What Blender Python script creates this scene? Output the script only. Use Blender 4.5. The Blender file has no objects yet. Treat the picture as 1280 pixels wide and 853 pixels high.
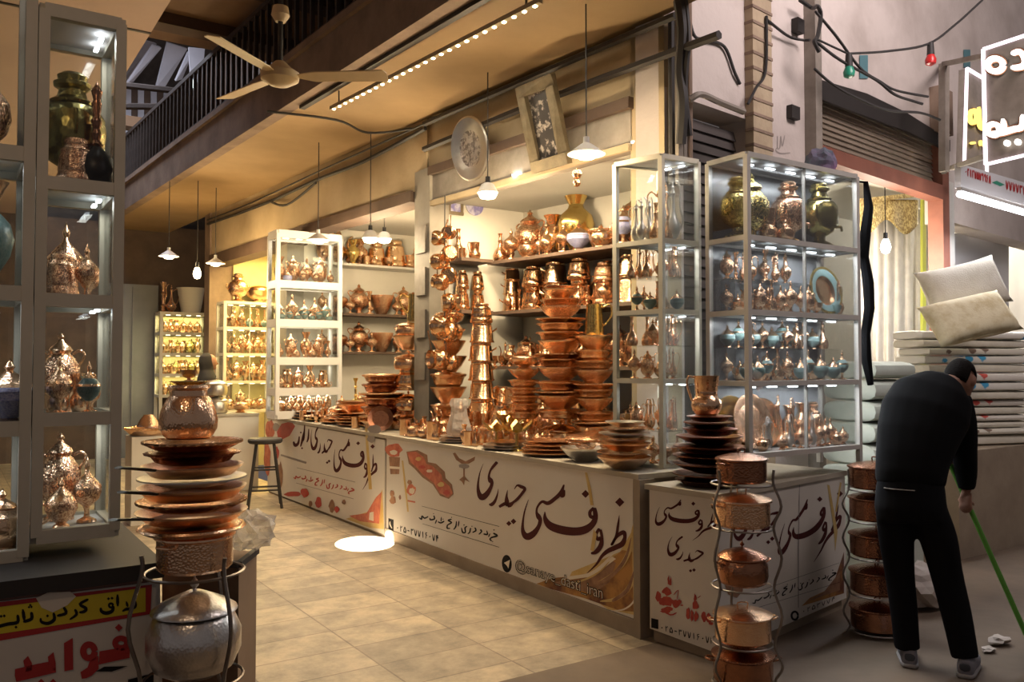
import bpy, bmesh, math, random
from mathutils import Vector, Matrix
random.seed(11)
sc = bpy.context.scene
col = sc.collection
PI = math.pi
# ------------------------------------------------------------------ camera
FPX, PSI, TH, EYE = 1050.0, math.radians(33.9), math.atan(31.5/1050.0), 1.55
FH = Vector((math.sin(PSI), math.cos(PSI), 0)); RT = Vector((math.cos(PSI), -math.sin(PSI), 0)); UZ = Vector((0, 0, 1))
FW = FH*math.cos(TH)+UZ*math.sin(TH); UP = -FH*math.sin(TH)+UZ*math.cos(TH); CP = Vector((0, 0, EYE))
cd = bpy.data.cameras.new('camera'); cam = bpy.data.objects.new('camera', cd); col.objects.link(cam)
cd.sensor_width = 36; cd.lens = 36*FPX/1280; cd.clip_end = 200; cd.clip_start = .05
cam.matrix_world = Matrix(((RT.x, UP.x, -FW.x, CP.x), (RT.y, UP.y, -FW.y, CP.y), (RT.z, UP.z, -FW.z, CP.z), (0, 0, 0, 1)))
sc.camera = cam
# ------------------------------------------------------------------ colour management, world, daylight
sc.view_settings.view_transform = 'Standard'; sc.view_settings.look = 'None'
sc.view_settings.exposure = 0.28; sc.view_settings.gamma = 1.0; sc.view_settings.use_curve_mapping = False
w = bpy.data.worlds.new('bazaar_daylight'); sc.world = w; w.use_nodes = True
WB = w.node_tree.nodes['Background']; WB.inputs[0].default_value = (.86, .74, .72, 1); WB.inputs[1].default_value = .10
sc.cycles.sample_clamp_indirect = 3.0; sc.cycles.sample_clamp_direct = 12.0
sc.cycles.max_bounces = 8; sc.cycles.diffuse_bounces = 3; sc.cycles.glossy_bounces = 4; sc.cycles.transmission_bounces = 4
sc.cycles.transparent_max_bounces = 24; sc.cycles.caustics_reflective = False; sc.cycles.caustics_refractive = False
sc.cycles.use_denoising = True
def lamp(name, kind, loc, power, color, size=.05, rot=None, size_y=None, spot=None, parent=None):
    ld = bpy.data.lights.new(name, kind); ld.energy = power; ld.color = color
    if kind == 'AREA':
        ld.size = size
        if size_y: ld.shape = 'RECTANGLE'; ld.size_y = size_y
    elif kind == 'SPOT':
        ld.spot_size = spot; ld.spot_blend = .06; ld.shadow_soft_size = size
    elif kind == 'SUN': ld.angle = size
    else: ld.shadow_soft_size = size
    o = bpy.data.objects.new(name, ld); o.location = loc
    if rot: o.rotation_euler = rot
    col.objects.link(o)
    return o
# added area fill standing in for daylight on the upper right walls
lamp('wall_daylight_fill', 'AREA', (5.6, .6, 6.2), 235, (1.0, .86, .84), 2.2, rot=(math.radians(99), 0, math.radians(-4)))
# added unseen point fill, assumed for warm light on vitrine and pink ceiling
lamp('left_front_fill', 'POINT', (-.5, 1.2, 3.3), 13, (1, .74, .50), .06)
lamp('lane_daylight_fill', 'AREA', (1.2, 12.6, 6.9), 130, (.85, .88, 1.0), 2.0)  # added overhead area lamp in place of an unbuilt skylight over the lane
# the one sunbeam that reaches the lane floor beside the counter
sunspot = lamp('sunbeam', 'SPOT', (1.85, 3.0, 4.95), 36000, (1, .97, .9), .004, spot=math.radians(4.6))
# ------------------------------------------------------------------ pixel helpers (photo frame 1280x853)
def ray(px, py): return RT*((px-640)/FPX)+UP*((426.5-py)/FPX)+FW
def atz(px, py, z): d = ray(px, py); return CP+d*((z-EYE)/d.z)
def atx(px, py, x): d = ray(px, py); return CP+d*(x/d.x)
def aty(px, py, y): d = ray(px, py); return CP+d*(y/d.y)
def atd(px, py, dep): return CP+ray(px, py)*dep
def atp(px, py, p0, n):
    d = ray(px, py); return CP+d*((p0-CP).dot(n)/d.dot(n))
def pxof(p):
    q = p-CP; wd = q.dot(FW); return 640+FPX*q.dot(RT)/wd
sd = (atz(456, 680, 0)-sunspot.location).normalized(); sunspot.rotation_euler = sd.to_track_quat('-Z', 'Y').to_euler()
# ------------------------------------------------------------------ materials
M = {}
def nm(name):
    m = bpy.data.materials.new(name); m.use_nodes = True; return m, m.node_tree.nodes, m.node_tree.links, m.node_tree.nodes['Principled BSDF']
def ramp(N, a, b, p0=.3, p1=.7):
    r = N.new('ShaderNodeValToRGB'); e = r.color_ramp.elements
    e[0].position = p0; e[0].color = (*a, 1); e[1].position = p1; e[1].color = (*b, 1); return r
def noise(N, L, scale, detail=4, coord='Object', rough=.6):
    t = N.new('ShaderNodeTexCoord'); n = N.new('ShaderNodeTexNoise')
    n.inputs['Scale'].default_value = scale; n.inputs['Detail'].default_value = detail; n.inputs['Roughness'].default_value = rough
    L.new(t.outputs[coord], n.inputs['Vector']); return n
def mat(key, c, rough=.6, metal=0, c2=None, scale=6, bump=0, bscale=40, p=(.35, .65), spec=None, coord='Object', detail=5):
    m, N, L, b = nm(key)
    b.inputs['Base Color'].default_value = (*c, 1); b.inputs['Roughness'].default_value = rough; b.inputs['Metallic'].default_value = metal
    if spec is not None: b.inputs['Specular IOR Level'].default_value = spec
    if c2:
        n = noise(N, L, scale, detail, coord); r = ramp(N, c, c2, *p); L.new(n.outputs['Fac'], r.inputs['Fac']); L.new(r.outputs['Color'], b.inputs['Base Color'])
    if bump:
        n = noise(N, L, bscale, 3, coord); q = N.new('ShaderNodeBump'); q.inputs['Strength'].default_value = bump; q.inputs['Distance'].default_value = .01
        L.new(n.outputs['Fac'], q.inputs['Height']); L.new(q.outputs['Normal'], b.inputs['Normal'])
    M[key] = m; return m
def hammered(key, c, c2, rough, vs=26, bump=.12, eng=False):
    m, N, L, b = nm(key); b.inputs['Metallic'].default_value = 1; b.inputs['Roughness'].default_value = rough
    t = N.new('ShaderNodeTexCoord'); v = N.new('ShaderNodeTexVoronoi'); v.inputs['Scale'].default_value = vs
    L.new(t.outputs['Object'], v.inputs['Vector'])
    q = N.new('ShaderNodeBump'); q.inputs['Strength'].default_value = bump; q.inputs['Distance'].default_value = .02
    L.new(v.outputs['Distance'], q.inputs['Height']); L.new(q.outputs['Normal'], b.inputs['Normal'])
    n = noise(N, L, 5 if not eng else 22, 5)
    r = ramp(N, c, c2, .35, .7) if not eng else ramp(N, c2, c, .44, .52)
    L.new(n.outputs['Fac'], r.inputs['Fac']); L.new(r.outputs['Color'], b.inputs['Base Color'])
    M[key] = m
hammered('copper', (.97, .66, .43), (.90, .55, .33), .2, 20, .10)
hammered('copper_plain', (.97, .67, .42), (.92, .58, .34), .16, 9, .05)
hammered('copper_engraved', (.97, .66, .44), (.52, .27, .16), .24, 34, .22, True)
hammered('copper_dark', (.30, .14, .085), (.20, .09, .06), .28, 18, .10)
hammered('copper_brown', (.42, .20, .115), (.30, .14, .08), .24, 18, .10)
hammered('brass', (.86, .66, .26), (.70, .50, .16), .22, 12, .08)
hammered('brass_engraved', (.72, .58, .22), (.20, .17, .05), .26, 30, .25, True)
hammered('brass_dark', (.36, .30, .10), (.22, .18, .07), .26, 14, .12)
hammered('tin', (.78, .75, .70), (.64, .61, .57), .30, 26, .07)
hammered('tin_engraved', (.66, .60, .55), (.26, .22, .20), .35, 40, .3, True)
mat('enamel', (.07, .15, .155), .3, 0, (.20, .26, .24), 30)
mat('enamel_blue', (.20, .22, .50), .3, 0, (.55, .55, .72), 34)
mat('plaster_warm', (.52, .41, .26), .85, 0, (.41, .315, .19), 1.6, .25, 30)
mat('plaster_pale', (.64, .565, .525), .9, 0, (.44, .375, .34), 1.3, .4, 16, (.42, .74), detail=9)
mat('plaster_pink', (.60, .45, .36), .85, 0, (.54, .40, .32), 1.2, .1, 30)
mat('interior_white', (.78, .74, .66), .7, 0, (.72, .68, .60), 2)
mat('interior_yellow', (.80, .70, .38), .7, 0, (.70, .58, .28), 2)
mat('soffit', (.43, .285, .14), .75, 0, (.31, .20, .09), 1.1, .15, 14, (.3, .72))
mat('fascia', (.30, .215, .16), .9, 0, (.20, .14, .105), 3, .4, 14)
mat('dark_wood', (.12, .075, .05), .7, 0, (.08, .05, .035), 3, .2, 20)
mat('brown_panel', (.30, .18, .10), .7, 0, (.22, .13, .07), 2)
mat('iron', (.035, .03, .028), .6, .3)
mat('rail_iron', (.07, .055, .05), .65, .2, (.045, .035, .03), 6)
mat('grey_door', (.23, .24, .25), .6, 0, (.19, .20, .21), 2)
mat('pillar_grey', (.31, .28, .235), .7, 0, (.24, .215, .18), 4)
mat('aluminium', (.74, .71, .66), .35, .25, (.66, .63, .58), 5)
mat('vitrine_frame', (.56, .51, .41), .45, 0, (.50, .46, .36), 6)
mat('white_frame', (.82, .80, .78), .4, 0)
mat('cream_frame', (.80, .76, .64), .4, 0, (.72, .68, .56), 6)
mat('white_sheet', (.74, .71, .68), .5, 0)
mat('shelf_glass_white', (.68, .72, .70), .25, 0)
mat('back_panel', (.20, .205, .21), .25, 0, (.10, .105, .11), 2)
mat('banner', (.74, .70, .64), .38, 0, (.70, .65, .58), 1.5)
mat('ink', (.075, .013, .013), .7, 0, spec=.2)
mat('ink_black', (.012, .01, .01), .7, 0, spec=.2)
mat('ink_grey', (.30, .26, .24), .5, 0)
mat('ink_red', (.42, .035, .03), .5, 0, (.50, .06, .04), 30)
mat('print_orange', (.62, .20, .11), .5, 0, (.42, .08, .05), 14, coord='Object')
mat('print_flame', (.46, .22, .05), .5, 0, (.12, .03, .015), 5, p=(.4, .62))
mat('print_gold', (.55, .36, .10), .5, 0, (.66, .50, .22), 6)
mat('print_brown', (.20, .09, .05), .5, 0, (.34, .18, .1), 14)
mat('print_cream', (.80, .72, .6), .5, 0)
mat('sign_yellow', (.72, .58, .03), .5, 0, (.65, .50, .03), 4)
mat('sign_red', (.45, .03, .03), .5, 0)
mat('stone_base', (.36, .29, .21), .85, 0, (.28, .22, .16), 3, .3, 25)
mat('worktop', (.50, .45, .36), .5, 0, (.42, .37, .29), 4)
mat('slat', (.36, .29, .22), .5, .4, (.31, .25, .19), 3)
mat('slat_dark', (.09, .075, .07), .6, .3, (.07, .06, .055), 3)
mat('red_wood', (.27, .095, .06), .6, 0, (.20, .07, .045), 4)
mat('brick', (.50, .40, .27), .9, 0, (.40, .31, .21), 5, .4, 25)
mat('cable', (.03, .027, .026), .6, 0)
mat('conduit', (.30, .26, .22), .6, 0, (.22, .19, .16), 8)
mat('fan_blade', (.58, .44, .26), .45, 0, (.50, .37, .2), 4)
mat('plastic_red', (.65, .03, .03), .3, 0); mat('plastic_green', (.03, .30, .19), .3, 0)
mat('teal_tape', (.10, .22, .25), .5, 0)
mat('gold_frame', (.24, .195, .125), .4, .5, (.17, .135, .085), 12, .3, 60)
mat('art', (.035, .03, .028), .35, 0, (.34, .30, .26), 16, p=(.52, .60))
mat('art_blue', (.62, .60, .74), .4, 0, (.24, .22, .50), 16, p=(.42, .6))
mat('cardboard', (.30, .19, .11), .8, 0, (.24, .15, .085), 4)
mat('cardboard_edge', (.24, .13, .105), .8, 0)
mat('cloth_white', (.74, .70, .60), .9, 0, (.66, .61, .50), 7, .3, 80)
mat('cloth_cream', (.72, .64, .44), .9, 0, (.60, .50, .30), 9, .2, 60, (.45, .62))
mat('cloth_mint', (.58, .62, .55), .9, 0, (.52, .56, .49), 6, .2, 60)
mat('cloth_floral', (.74, .70, .62), .9, 0, (.74, .70, .62), 9)
mat('curtain', (.70, .65, .56), .85, 0, (.58, .53, .46), 7, .1, 40)
mat('curtain_gold', (.72, .58, .26), .7, 0, (.34, .22, .07), 36, .4, 60, (.46, .54))
mat('yellow_green', (.60, .62, .10), .5, 0)
mat('board_white', (.70, .70, .72), .5, 0)
mat('black_cloth', (.006, .006, .007), .95, 0, spec=.15)
mat('trouser', (.007, .007, .009), .9, 0, spec=.15)
mat('chador', (.012, .011, .012), .9, 0)
mat('skin', (.34, .17, .11), .55, 0, (.30, .15, .095), 20)
mat('hair', (.010, .008, .007), .9, 0, bump=.5, bscale=120, spec=.15)
mat('belt_white', (.36, .34, .32), .8, 0)
mat('shoe_grey', (.26, .26, .30), .7, 0, (.20, .20, .24), 20)
mat('shoe_dark', (.06, .07, .09), .7, 0); mat('shoe_sole', (.34, .32, .32), .7, 0)
mat('broom_green', (.13, .40, .05), .4, 0); mat('broom_blue', (.05, .07, .10), .8, 0)
mat('paper_trash', (.62, .55, .50), .8, 0, (.5, .43, .38), 9)
mat('wire_steel', (.30, .27, .24), .4, .8, (.20, .17, .15), 10)
mat('black_pot', (.02, .019, .02), .4, .2)
mat('black_wood', (.028, .024, .022), .6, 0)
mat('roof_sheet', (.58, .58, .64), .6, 0, (.46, .47, .54), 1.5)
mat('white_pot', (.74, .70, .62), .5, 0)
mat('fabric_purple', (.10, .16, .20), .9, 0, (.24, .12, .24), 4)
mat('lampshade', (.40, .36, .28), .4, .4)
# concrete ground and stone paving
def paving():
    m, N, L, b = nm('paving'); t = N.new('ShaderNodeTexCoord'); mp = N.new('ShaderNodeMapping'); br = N.new('ShaderNodeTexBrick')
    mp.inputs['Location'].default_value = (-.09, -.02, 0)
    L.new(t.outputs['Object'], mp.inputs[0]); L.new(mp.outputs[0], br.inputs['Vector'])
    br.offset = .0; br.inputs['Color1'].default_value = (.48, .395, .275, 1); br.inputs['Color2'].default_value = (.29, .24, .175, 1)
    br.inputs['Mortar'].default_value = (.22, .165, .12, 1); br.inputs['Scale'].default_value = 1; br.inputs['Mortar Size'].default_value = .006
    br.inputs['Brick Width'].default_value = .6; br.inputs['Row Height'].default_value = .335; br.inputs['Mortar Smooth'].default_value = .4; br.inputs['Bias'].default_value = -.1
    n = noise(N, L, 4.2, 10, rough=.72); r = ramp(N, (.42, .40, .39), (1.2, 1.14, 1.04), .34, .64); L.new(n.outputs['Fac'], r.inputs['Fac'])
    mx = N.new('ShaderNodeMix'); mx.data_type = 'RGBA'; mx.blend_type = 'MULTIPLY'; mx.inputs['Factor'].default_value = .85
    L.new(br.outputs['Color'], mx.inputs['A']); L.new(r.outputs['Color'], mx.inputs['B']); L.new(mx.outputs['Result'], b.inputs['Base Color'])
    b.inputs['Roughness'].default_value = .5
    q = N.new('ShaderNodeBump'); q.inputs['Strength'].default_value = .3; q.inputs['Distance'].default_value = .01
    ml = N.new('ShaderNodeMath'); ml.operation = 'SUBTRACT'; L.new(n.outputs['Fac'], ml.inputs[0]); L.new(br.outputs['Fac'], ml.inputs[1])
    L.new(ml.outputs[0], q.inputs['Height']); L.new(q.outputs['Normal'], b.inputs['Normal']); M['paving'] = m
paving()
mat('concrete', (.20, .145, .10), .8, 0, (.125, .092, .066), 1.4, .35, 9, (.35, .7))
mat('concrete_pale', (.44, .38, .29), .8, 0, (.34, .29, .22), 3, .3, 14)
def glass(key, tint, f=1.0):
    m = bpy.data.materials.new(key); m.use_nodes = True; N = m.node_tree.nodes; L = m.node_tree.links; N.clear()
    o = N.new('ShaderNodeOutputMaterial'); mx = N.new('ShaderNodeMixShader'); t = N.new('ShaderNodeBsdfTransparent'); g = N.new('ShaderNodeBsdfGlossy')
    fr = N.new('ShaderNodeFresnel'); fr.inputs['IOR'].default_value = 1.5; mu = N.new('ShaderNodeMath'); mu.operation = 'MULTIPLY'; mu.inputs[1].default_value = f
    t.inputs[0].default_value = (*tint, 1); g.inputs['Roughness'].default_value = .02
    L.new(fr.outputs[0], mu.inputs[0]); L.new(mu.outputs[0], mx.inputs[0]); L.new(t.outputs[0], mx.inputs[1]); L.new(g.outputs[0], mx.inputs[2]); L.new(mx.outputs[0], o.inputs[0])
    M[key] = m
glass('glass', (.97, .98, .975), .5)
def plastic_film():
    m, N, L, b = nm('plastic_film'); b.inputs['Base Color'].default_value = (.85, .78, .70, 1); b.inputs['Roughness'].default_value = .25; b.inputs['Alpha'].default_value = .42
    n = noise(N, L, 14, 4); q = N.new('ShaderNodeBump'); q.inputs['Strength'].default_value = 1; q.inputs['Distance'].default_value = .03
    L.new(n.outputs['Fac'], q.inputs['Height']); L.new(q.outputs['Normal'], b.inputs['Normal']); M['plastic_film'] = m
plastic_film()
def emit(key, c, s):
    m = bpy.data.materials.new(key); m.use_nodes = True; N = m.node_tree.nodes; L = m.node_tree.links; N.clear()
    o = N.new('ShaderNodeOutputMaterial'); e = N.new('ShaderNodeEmission'); e.inputs[0].default_value = (*c, 1); e.inputs[1].default_value = s
    L.new(e.outputs[0], o.inputs[0]); M[key] = m
emit('bulb_warm', (1, .80, .48), 40); emit('bulb_white', (1, .93, .80), 30); emit('led_cold', (.86, .93, 1), 9); emit('led_warm', (1, .86, .5), 9)
emit('tube_light', (.93, .95, 1), 9); emit('sign_light', (1, .93, .86), 2.0); emit('sign_edge', (1, .82, .92), 2.0); emit('sign_amber', (1, .68, .16), 1.6)
emit('gap_daylight', (.85, 1, .95), 3.0)
# ------------------------------------------------------------------ mesh helpers
class B:
    def __init__(s): s.bm = bmesh.new(); s.mi = 0
    def face(s, vs, smooth=False):
        try:
            f = s.bm.faces.new(vs); f.material_index = s.mi; f.smooth = smooth; return f
        except ValueError: return None
    def hexa(s, p):
        v = [s.bm.verts.new(q) for q in p]
        for q in ((3, 2, 1, 0), (4, 5, 6, 7), (0, 1, 5, 4), (1, 2, 6, 5), (2, 3, 7, 6), (3, 0, 4, 7)): s.face([v[i] for i in q])
        return s
    def box(s, x0, y0, z0, x1, y1, z1):
        return s.hexa([(x0, y0, z0), (x1, y0, z0), (x1, y1, z0), (x0, y1, z0), (x0, y0, z1), (x1, y0, z1), (x1, y1, z1), (x0, y1, z1)])
    def prism(s, pts, z0, z1):
        n = len(pts); a = [s.bm.verts.new((*p[:2], z0)) for p in pts]; b = [s.bm.verts.new((*p[:2], z1)) for p in pts]
        s.face(a[::-1]); s.face(b)
        for i in range(n): s.face([a[i], a[(i+1) % n], b[(i+1) % n], b[i]])
        return s
    def bar(s, a, b, wx, wz=None, up=UZ):
        a = Vector(a); b = Vector(b); d = (b-a).normalized(); wz = wz or wx
        u = Vector(up)
        if abs(d.dot(u)) > .98: u = Vector((0, 1, 0))
        x = d.cross(u).normalized()*wx/2; y = x.cross(d).normalized()*wz/2
        return s.hexa([a-x-y, a+x-y, a+x+y, a-x+y, b-x-y, b+x-y, b+x+y, b-x+y])
    def slab(s, pts, n, th):
        # polygon given in order, extruded by th along n
        n = Vector(n).normalized()*th; a = [s.bm.verts.new(Vector(p)) for p in pts]; b = [s.bm.verts.new(Vector(p)+n) for p in pts]; k = len(a)
        s.face(a[::-1]); s.face(b)
        for i in range(k): s.face([a[i], a[(i+1) % k], b[(i+1) % k], b[i]])
        return s
    def poly(s, pts):
        s.face([s.bm.verts.new(p) for p in pts]); return s
    def tube(s, pts, r, seg=8, caps=True):
        pts = [Vector(p) for p in pts]; n = len(pts); rs = r if isinstance(r, (list, tuple)) else [r]*n; rings = []
        u = None
        for i in range(n):
            d = (pts[min(i+1, n-1)]-pts[max(i-1, 0)]).normalized()
            if u is None:
                u = Vector((0, 0, 1)) if abs(d.z) < .9 else Vector((1, 0, 0))
            x = (u-d*u.dot(d)).normalized(); u = x; y = d.cross(x)
            rings.append([s.bm.verts.new(pts[i]+(x*math.cos(2*PI*k/seg)+y*math.sin(2*PI*k/seg))*rs[i]) for k in range(seg)])
        for i in range(n-1):
            for k in range(seg): s.face([rings[i][k], rings[i][(k+1) % seg], rings[i+1][(k+1) % seg], rings[i+1][k]], True)
        if caps: s.face(rings[0][::-1]); s.face(rings[-1])
        return s
    def lathe(s, prof, seg=20, mis=None, c=(0, 0, 0), wave=None, axis=None):
        rings = []; c = Vector(c)
        for j, (r, z) in enumerate(prof):
            if r < 1e-5: rings.append([s.bm.verts.new(c+Vector((0, 0, z)))])
            else:
                ring = []
                for k in range(seg):
                    a = 2*PI*k/seg; q = r*(1+(wave[1]*math.cos(wave[0]*a) if wave and r > wave[2] else 0))
                    ring.append(s.bm.verts.new(c+Vector((q*math.cos(a), q*math.sin(a), z))))
                rings.append(ring)
        for j in range(len(prof)-1):
            a, b = rings[j], rings[j+1]; s.mi = (mis or {}).get(j, 0)
            for k in range(seg):
                k2 = (k+1) % seg
                if len(a) == 1 and len(b) == 1: continue
                if len(a) == 1: s.face([a[0], b[k2], b[k]], True)
                elif len(b) == 1: s.face([a[k], a[k2], b[0]], True)
                else: s.face([a[k], a[k2], b[k2], b[k]], True)
        s.mi = 0
        return s
    def mesh(s, name, mats, sharp=40, recalc=True):
        if recalc: bmesh.ops.recalc_face_normals(s.bm, faces=s.bm.faces)
        me = bpy.data.meshes.new(name); s.bm.to_mesh(me); s.bm.free()
        for m in ([mats] if isinstance(mats, str) else mats): me.materials.append(M[m])
        if sharp: me.set_sharp_from_angle(angle=math.radians(sharp))
        return me
    def build(s, name, mats, parent=None, sharp=40, loc=None, recalc=True, label=None):
        o = bpy.data.objects.new(name, s.mesh(name, mats, sharp, recalc)); col.objects.link(o)
        if parent: o.parent = parent
        if loc: o.location = loc
        if label: o['label'] = label
        return o
def bez(p, n=10):
    # Catmull-Rom through points of any dimension
    out = []
    for i in range(len(p)-1):
        p0 = p[max(i-1, 0)]; p1 = p[i]; p2 = p[i+1]; p3 = p[min(i+2, len(p)-1)]
        for k in range(n):
            t = k/n; out.append(tuple(.5*((2*b)+(-a+c)*t+(2*a-5*b+4*c-d)*t*t+(-a+3*b-3*c+d)*t**3) for a, b, c, d in zip(p0, p1, p2, p3)))
    out.append(tuple(p[-1])); return out
def tag(o, label=None, cat=None, group=None, kind=None):
    if label: o['label'] = label
    if cat: o['category'] = cat
    if group: o['group'] = group
    if kind: o['kind'] = kind
    return o
def empty(name, loc=(0, 0, 0), rz=0):
    o = bpy.data.objects.new(name, None); o.location = loc; o.rotation_euler = (0, 0, rz); o.empty_display_size = .1; col.objects.link(o); return o
def struct(name, b, m, label=None, parent=None, sharp=40):
    o = b.build(name, m, parent, sharp)
    if not parent: o['kind'] = 'structure'
    if label: o['label'] = label
    return o
# ================================================================== STRUCTURE
def xf(y): return 3.95-.065*(y-4.0)          # street face of the arcade wall
def xo(y): return 2.77-.052*(y-4.4)          # outer edge of the balcony
YE = 15.6
B_ = lambda: B()
struct('floor', B().prism([(-4, 3.5), (3.6, 3.5), (3.6, YE), (-4, YE)], -.1, 0), 'paving', 'beige stone slab paving of the lane')
struct('floor_crossing', B().prism([(-6, -5), (14, -5), (14, 9), (3.6, 9), (3.6, 3.5), (-6, 3.5)], -.1, 0), 'concrete', 'bare brown concrete ground of the crossing')
# --- soffit + fascia of the balcony
struct('ceiling_balcony', B().prism([(xo(2.2), 2.2), (xo(YE), YE), (xf(YE), YE), (xf(4.04), 4.04), (xf(4.04), 3.96), (4.0, 2.2)], 3.9, 4.0), 'soffit', 'stained ochre underside of the balcony')
b = B(); b.slab([(xo(2.2)-.12, 2.2, 3.9), (xo(2.2), 2.2, 3.9), (xo(2.2), 2.2, 4.27), (xo(2.2)-.12, 2.2, 4.27)], (xo(YE)-xo(2.2), YE-2.2, 0), (Vector((xo(YE)-xo(2.2), YE-2.2, 0))).length)
struct('trim_1', b, 'fascia', 'dark weathered concrete balcony edge')
b = B(); b.prism([(xo(2.2)-.16, 2.2), (xo(2.2)+.02, 2.2), (xo(YE)+.02, YE), (xo(YE)-.16, YE)], 4.27, 4.33); struct('trim_2', b, 'fascia', 'thin ledge on top of the balcony edge')
# strip moulding and dark rail on the soffit
b = B(); b.bar((2.93, 2.3, 3.885), (2.62, 7.3, 3.885), .05, .03); tag(b.build('ceiling_rail', 'iron'), 'black metal rail fixed along the balcony underside near its edge', 'rail')
# upper storey wall behind the railing and upper ceiling
struct('wall_upper', B().prism([(3.7, 2.2), (3.9, 2.2), (xf(YE)+.15, YE), (xf(YE)-.05, YE)], 4.0, 6.2), 'dark_wood', 'dark boarded wall behind the balcony railing')
b = B(); b.box(.4, 1.2, 5.2, 3.75, 9.9, 5.26); struct('ceiling_upper', b, 'brown_panel', 'brown boarded ceiling over the lane')
for i, y in enumerate((9.2, 7.9, 6.4)):
    struct('trim_%d' % (20+i), B().box(.6, y-.12, 5.08, 3.7, y+.12, 5.2), 'dark_wood', 'dark timber beam across the lane')
struct('ceiling_left', B().prism([(-4, -1), (1.2, -1), (1.2, 6.6), (1.17, YE), (-4, YE)], 4.0, 4.12), 'plaster_pink', 'pinkish plastered underside opposite the shop')
b = B(); b.bar((-3, 6.55, 3.997), (1.2, 6.55, 3.997), .03, .008); tag(b.build('ceiling_seam', 'cable'), 'thin dark seam across the pinkish plaster overhead', 'seam')
struct('wall_left', B().box(-4, 6.0, 0, -.1, 6.2, 4.0), 'plaster_pink')
# --- far end of the lane
struct('wall_back', B().box(-4, YE, 0, 8, YE+.2, 4.0), 'dark_wood', 'dark end wall of the lane')
d = B(); d.box(2.2, YE-.12, 0, 3.02, YE-.04, 2.95); d.box(2.60, YE-.15, .1, 2.63, YE-.11, 2.9); dr = struct('door_1', d, 'grey_door', 'tall grey steel door at the far end of the lane')
b = B(); b.box(2.32, YE-.19, 0.3, 2.36, YE-.12, 2.6); b.build('door_handle', 'aluminium', dr)
# roof sheets far up beyond the balcony, lit by daylight
def sheet(p, nm_, lab):
    n = (Vector(p[1])-Vector(p[0])).cross(Vector(p[2])-Vector(p[0])); o = B().slab(p, n, .05).build(nm_, 'roof_sheet'); tag(o, lab, 'roof sheet', 'pale metal sheets under the far roof')
Y1 = 14.2
def q(px, py, y): return tuple(aty(px, py, y))
sheet([q(140, 120, 15.5), q(178, 50, 15.0), q(196, 55, 15.2), q(150, 118, 15.8)], 'roof_sheet', 'narrow slanted pale metal sheet farthest up the far roof')
sheet([q(158, 102, 15.0), q(165, 100, 15.0), q(200, 58, 14.6), q(190, 55, 14.6)], 'roof_sheet', 'thin slanted rib of pale metal beside the widest roof sheet')
sheet([q(194, 108, 14.8), q(205, 108, 14.8), q(233, 60, 14.4), q(208, 52, 14.4)], 'roof_sheet', 'wide slanted pale metal sheet in the middle of the far roof')
sheet([q(218, 100, 14.2), q(226, 98, 14.2), q(238, 68, 14.0), q(234, 64, 14.0)], 'roof_sheet', 'short pale metal sheet between the wide one and the upright one')
sheet([q(238, 108, 13.6), q(252, 100, 13.6), q(255, 62, 13.6), q(235, 60, 13.6)], 'roof_sheet', 'upright pale metal sheet next to the balcony railing')
struct('wall_far_upper', B().box(-2, 16.2, 4.0, 6, 16.3, 8.4), 'rail_iron', 'dark lattice closing the far end of the lane above')
for k, x in enumerate((152, 160, 168, 176, 184, 192, 200, 208, 216, 224)):
    p0 = q(x, 200, 15.9); p1 = q(x, 112, 15.9); o = B().bar(p0, p1, .1, .04).build('wall_lath', 'roof_sheet' if k % 2 else 'dark_wood'); tag(o, 'upright lath of the far lattice under the roof sheets', 'lath', 'laths of the far lattice')
for (x0, y0, x1, y1, lab) in ((150, 106, 242, 116, 'upper of two dark tie bars crossing below the far roof sheets'), (150, 133, 250, 134, 'lower of two dark tie bars crossing below the far roof sheets')):
    tag(B().tube([q(x0, y0, 13.4), q(x1, y1, 13.4)], .05, 6).build('tie_bar', 'rail_iron'), lab, 'bar')
tag(B().box(q(150, 160, 14.6)[0]-.6, 14.4, q(150, 160, 14.6)[2], q(198, 150, 14.6)[0], 14.7, q(150, 147, 14.6)[2]).build('far_beam', 'brown_panel'), 'brown timber beam below the far roof sheets beside the railing', 'beam')
for i, (x, y, x2, y2) in enumerate(((172, 174, 177, 190), (166, 200, 173, 216), (239, 100, 244, 109))):
    p = q(x, y2, 14.9 if i < 2 else 13.4); p2 = q(x2, y, 14.9 if i < 2 else 13.4)
    o = B().box(p[0], p[1], p[2], p2[0], p[1]+.03, p2[2]).build('window_%d' % (i+1), 'gap_daylight'); o['kind'] = 'structure'
# --- arcade wall: lintels, piers
def along(y0, y1, x_in, x_out, z0, z1): # prism following the arcade line
    return B().prism([(xf(y0)+x_in, y0), (xf(y0)+x_out, y0), (xf(y1)+x_out, y1), (xf(y1)+x_in, y1)], z0, z1)
struct('wall_lintel', along(4.05, 7.0, 0, .18, 3.42, 3.9), 'plaster_warm', 'plastered band above the shop opening')
struct('wall_lintel_far', along(7.0, 13.4, -.02, .2, 3.24, 3.9), 'plaster_warm', 'plastered band above the far shop openings')
struct('trim_3', along(7.25, 10.2, -.05, .2, 3.14, 3.25), 'dark_wood', 'dark timber lintel of the middle opening')
struct('trim_4', along(10.2, 13.25, -.05, .2, 3.08, 3.25), 'dark_wood', 'dark timber lintel of the far opening')
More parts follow.
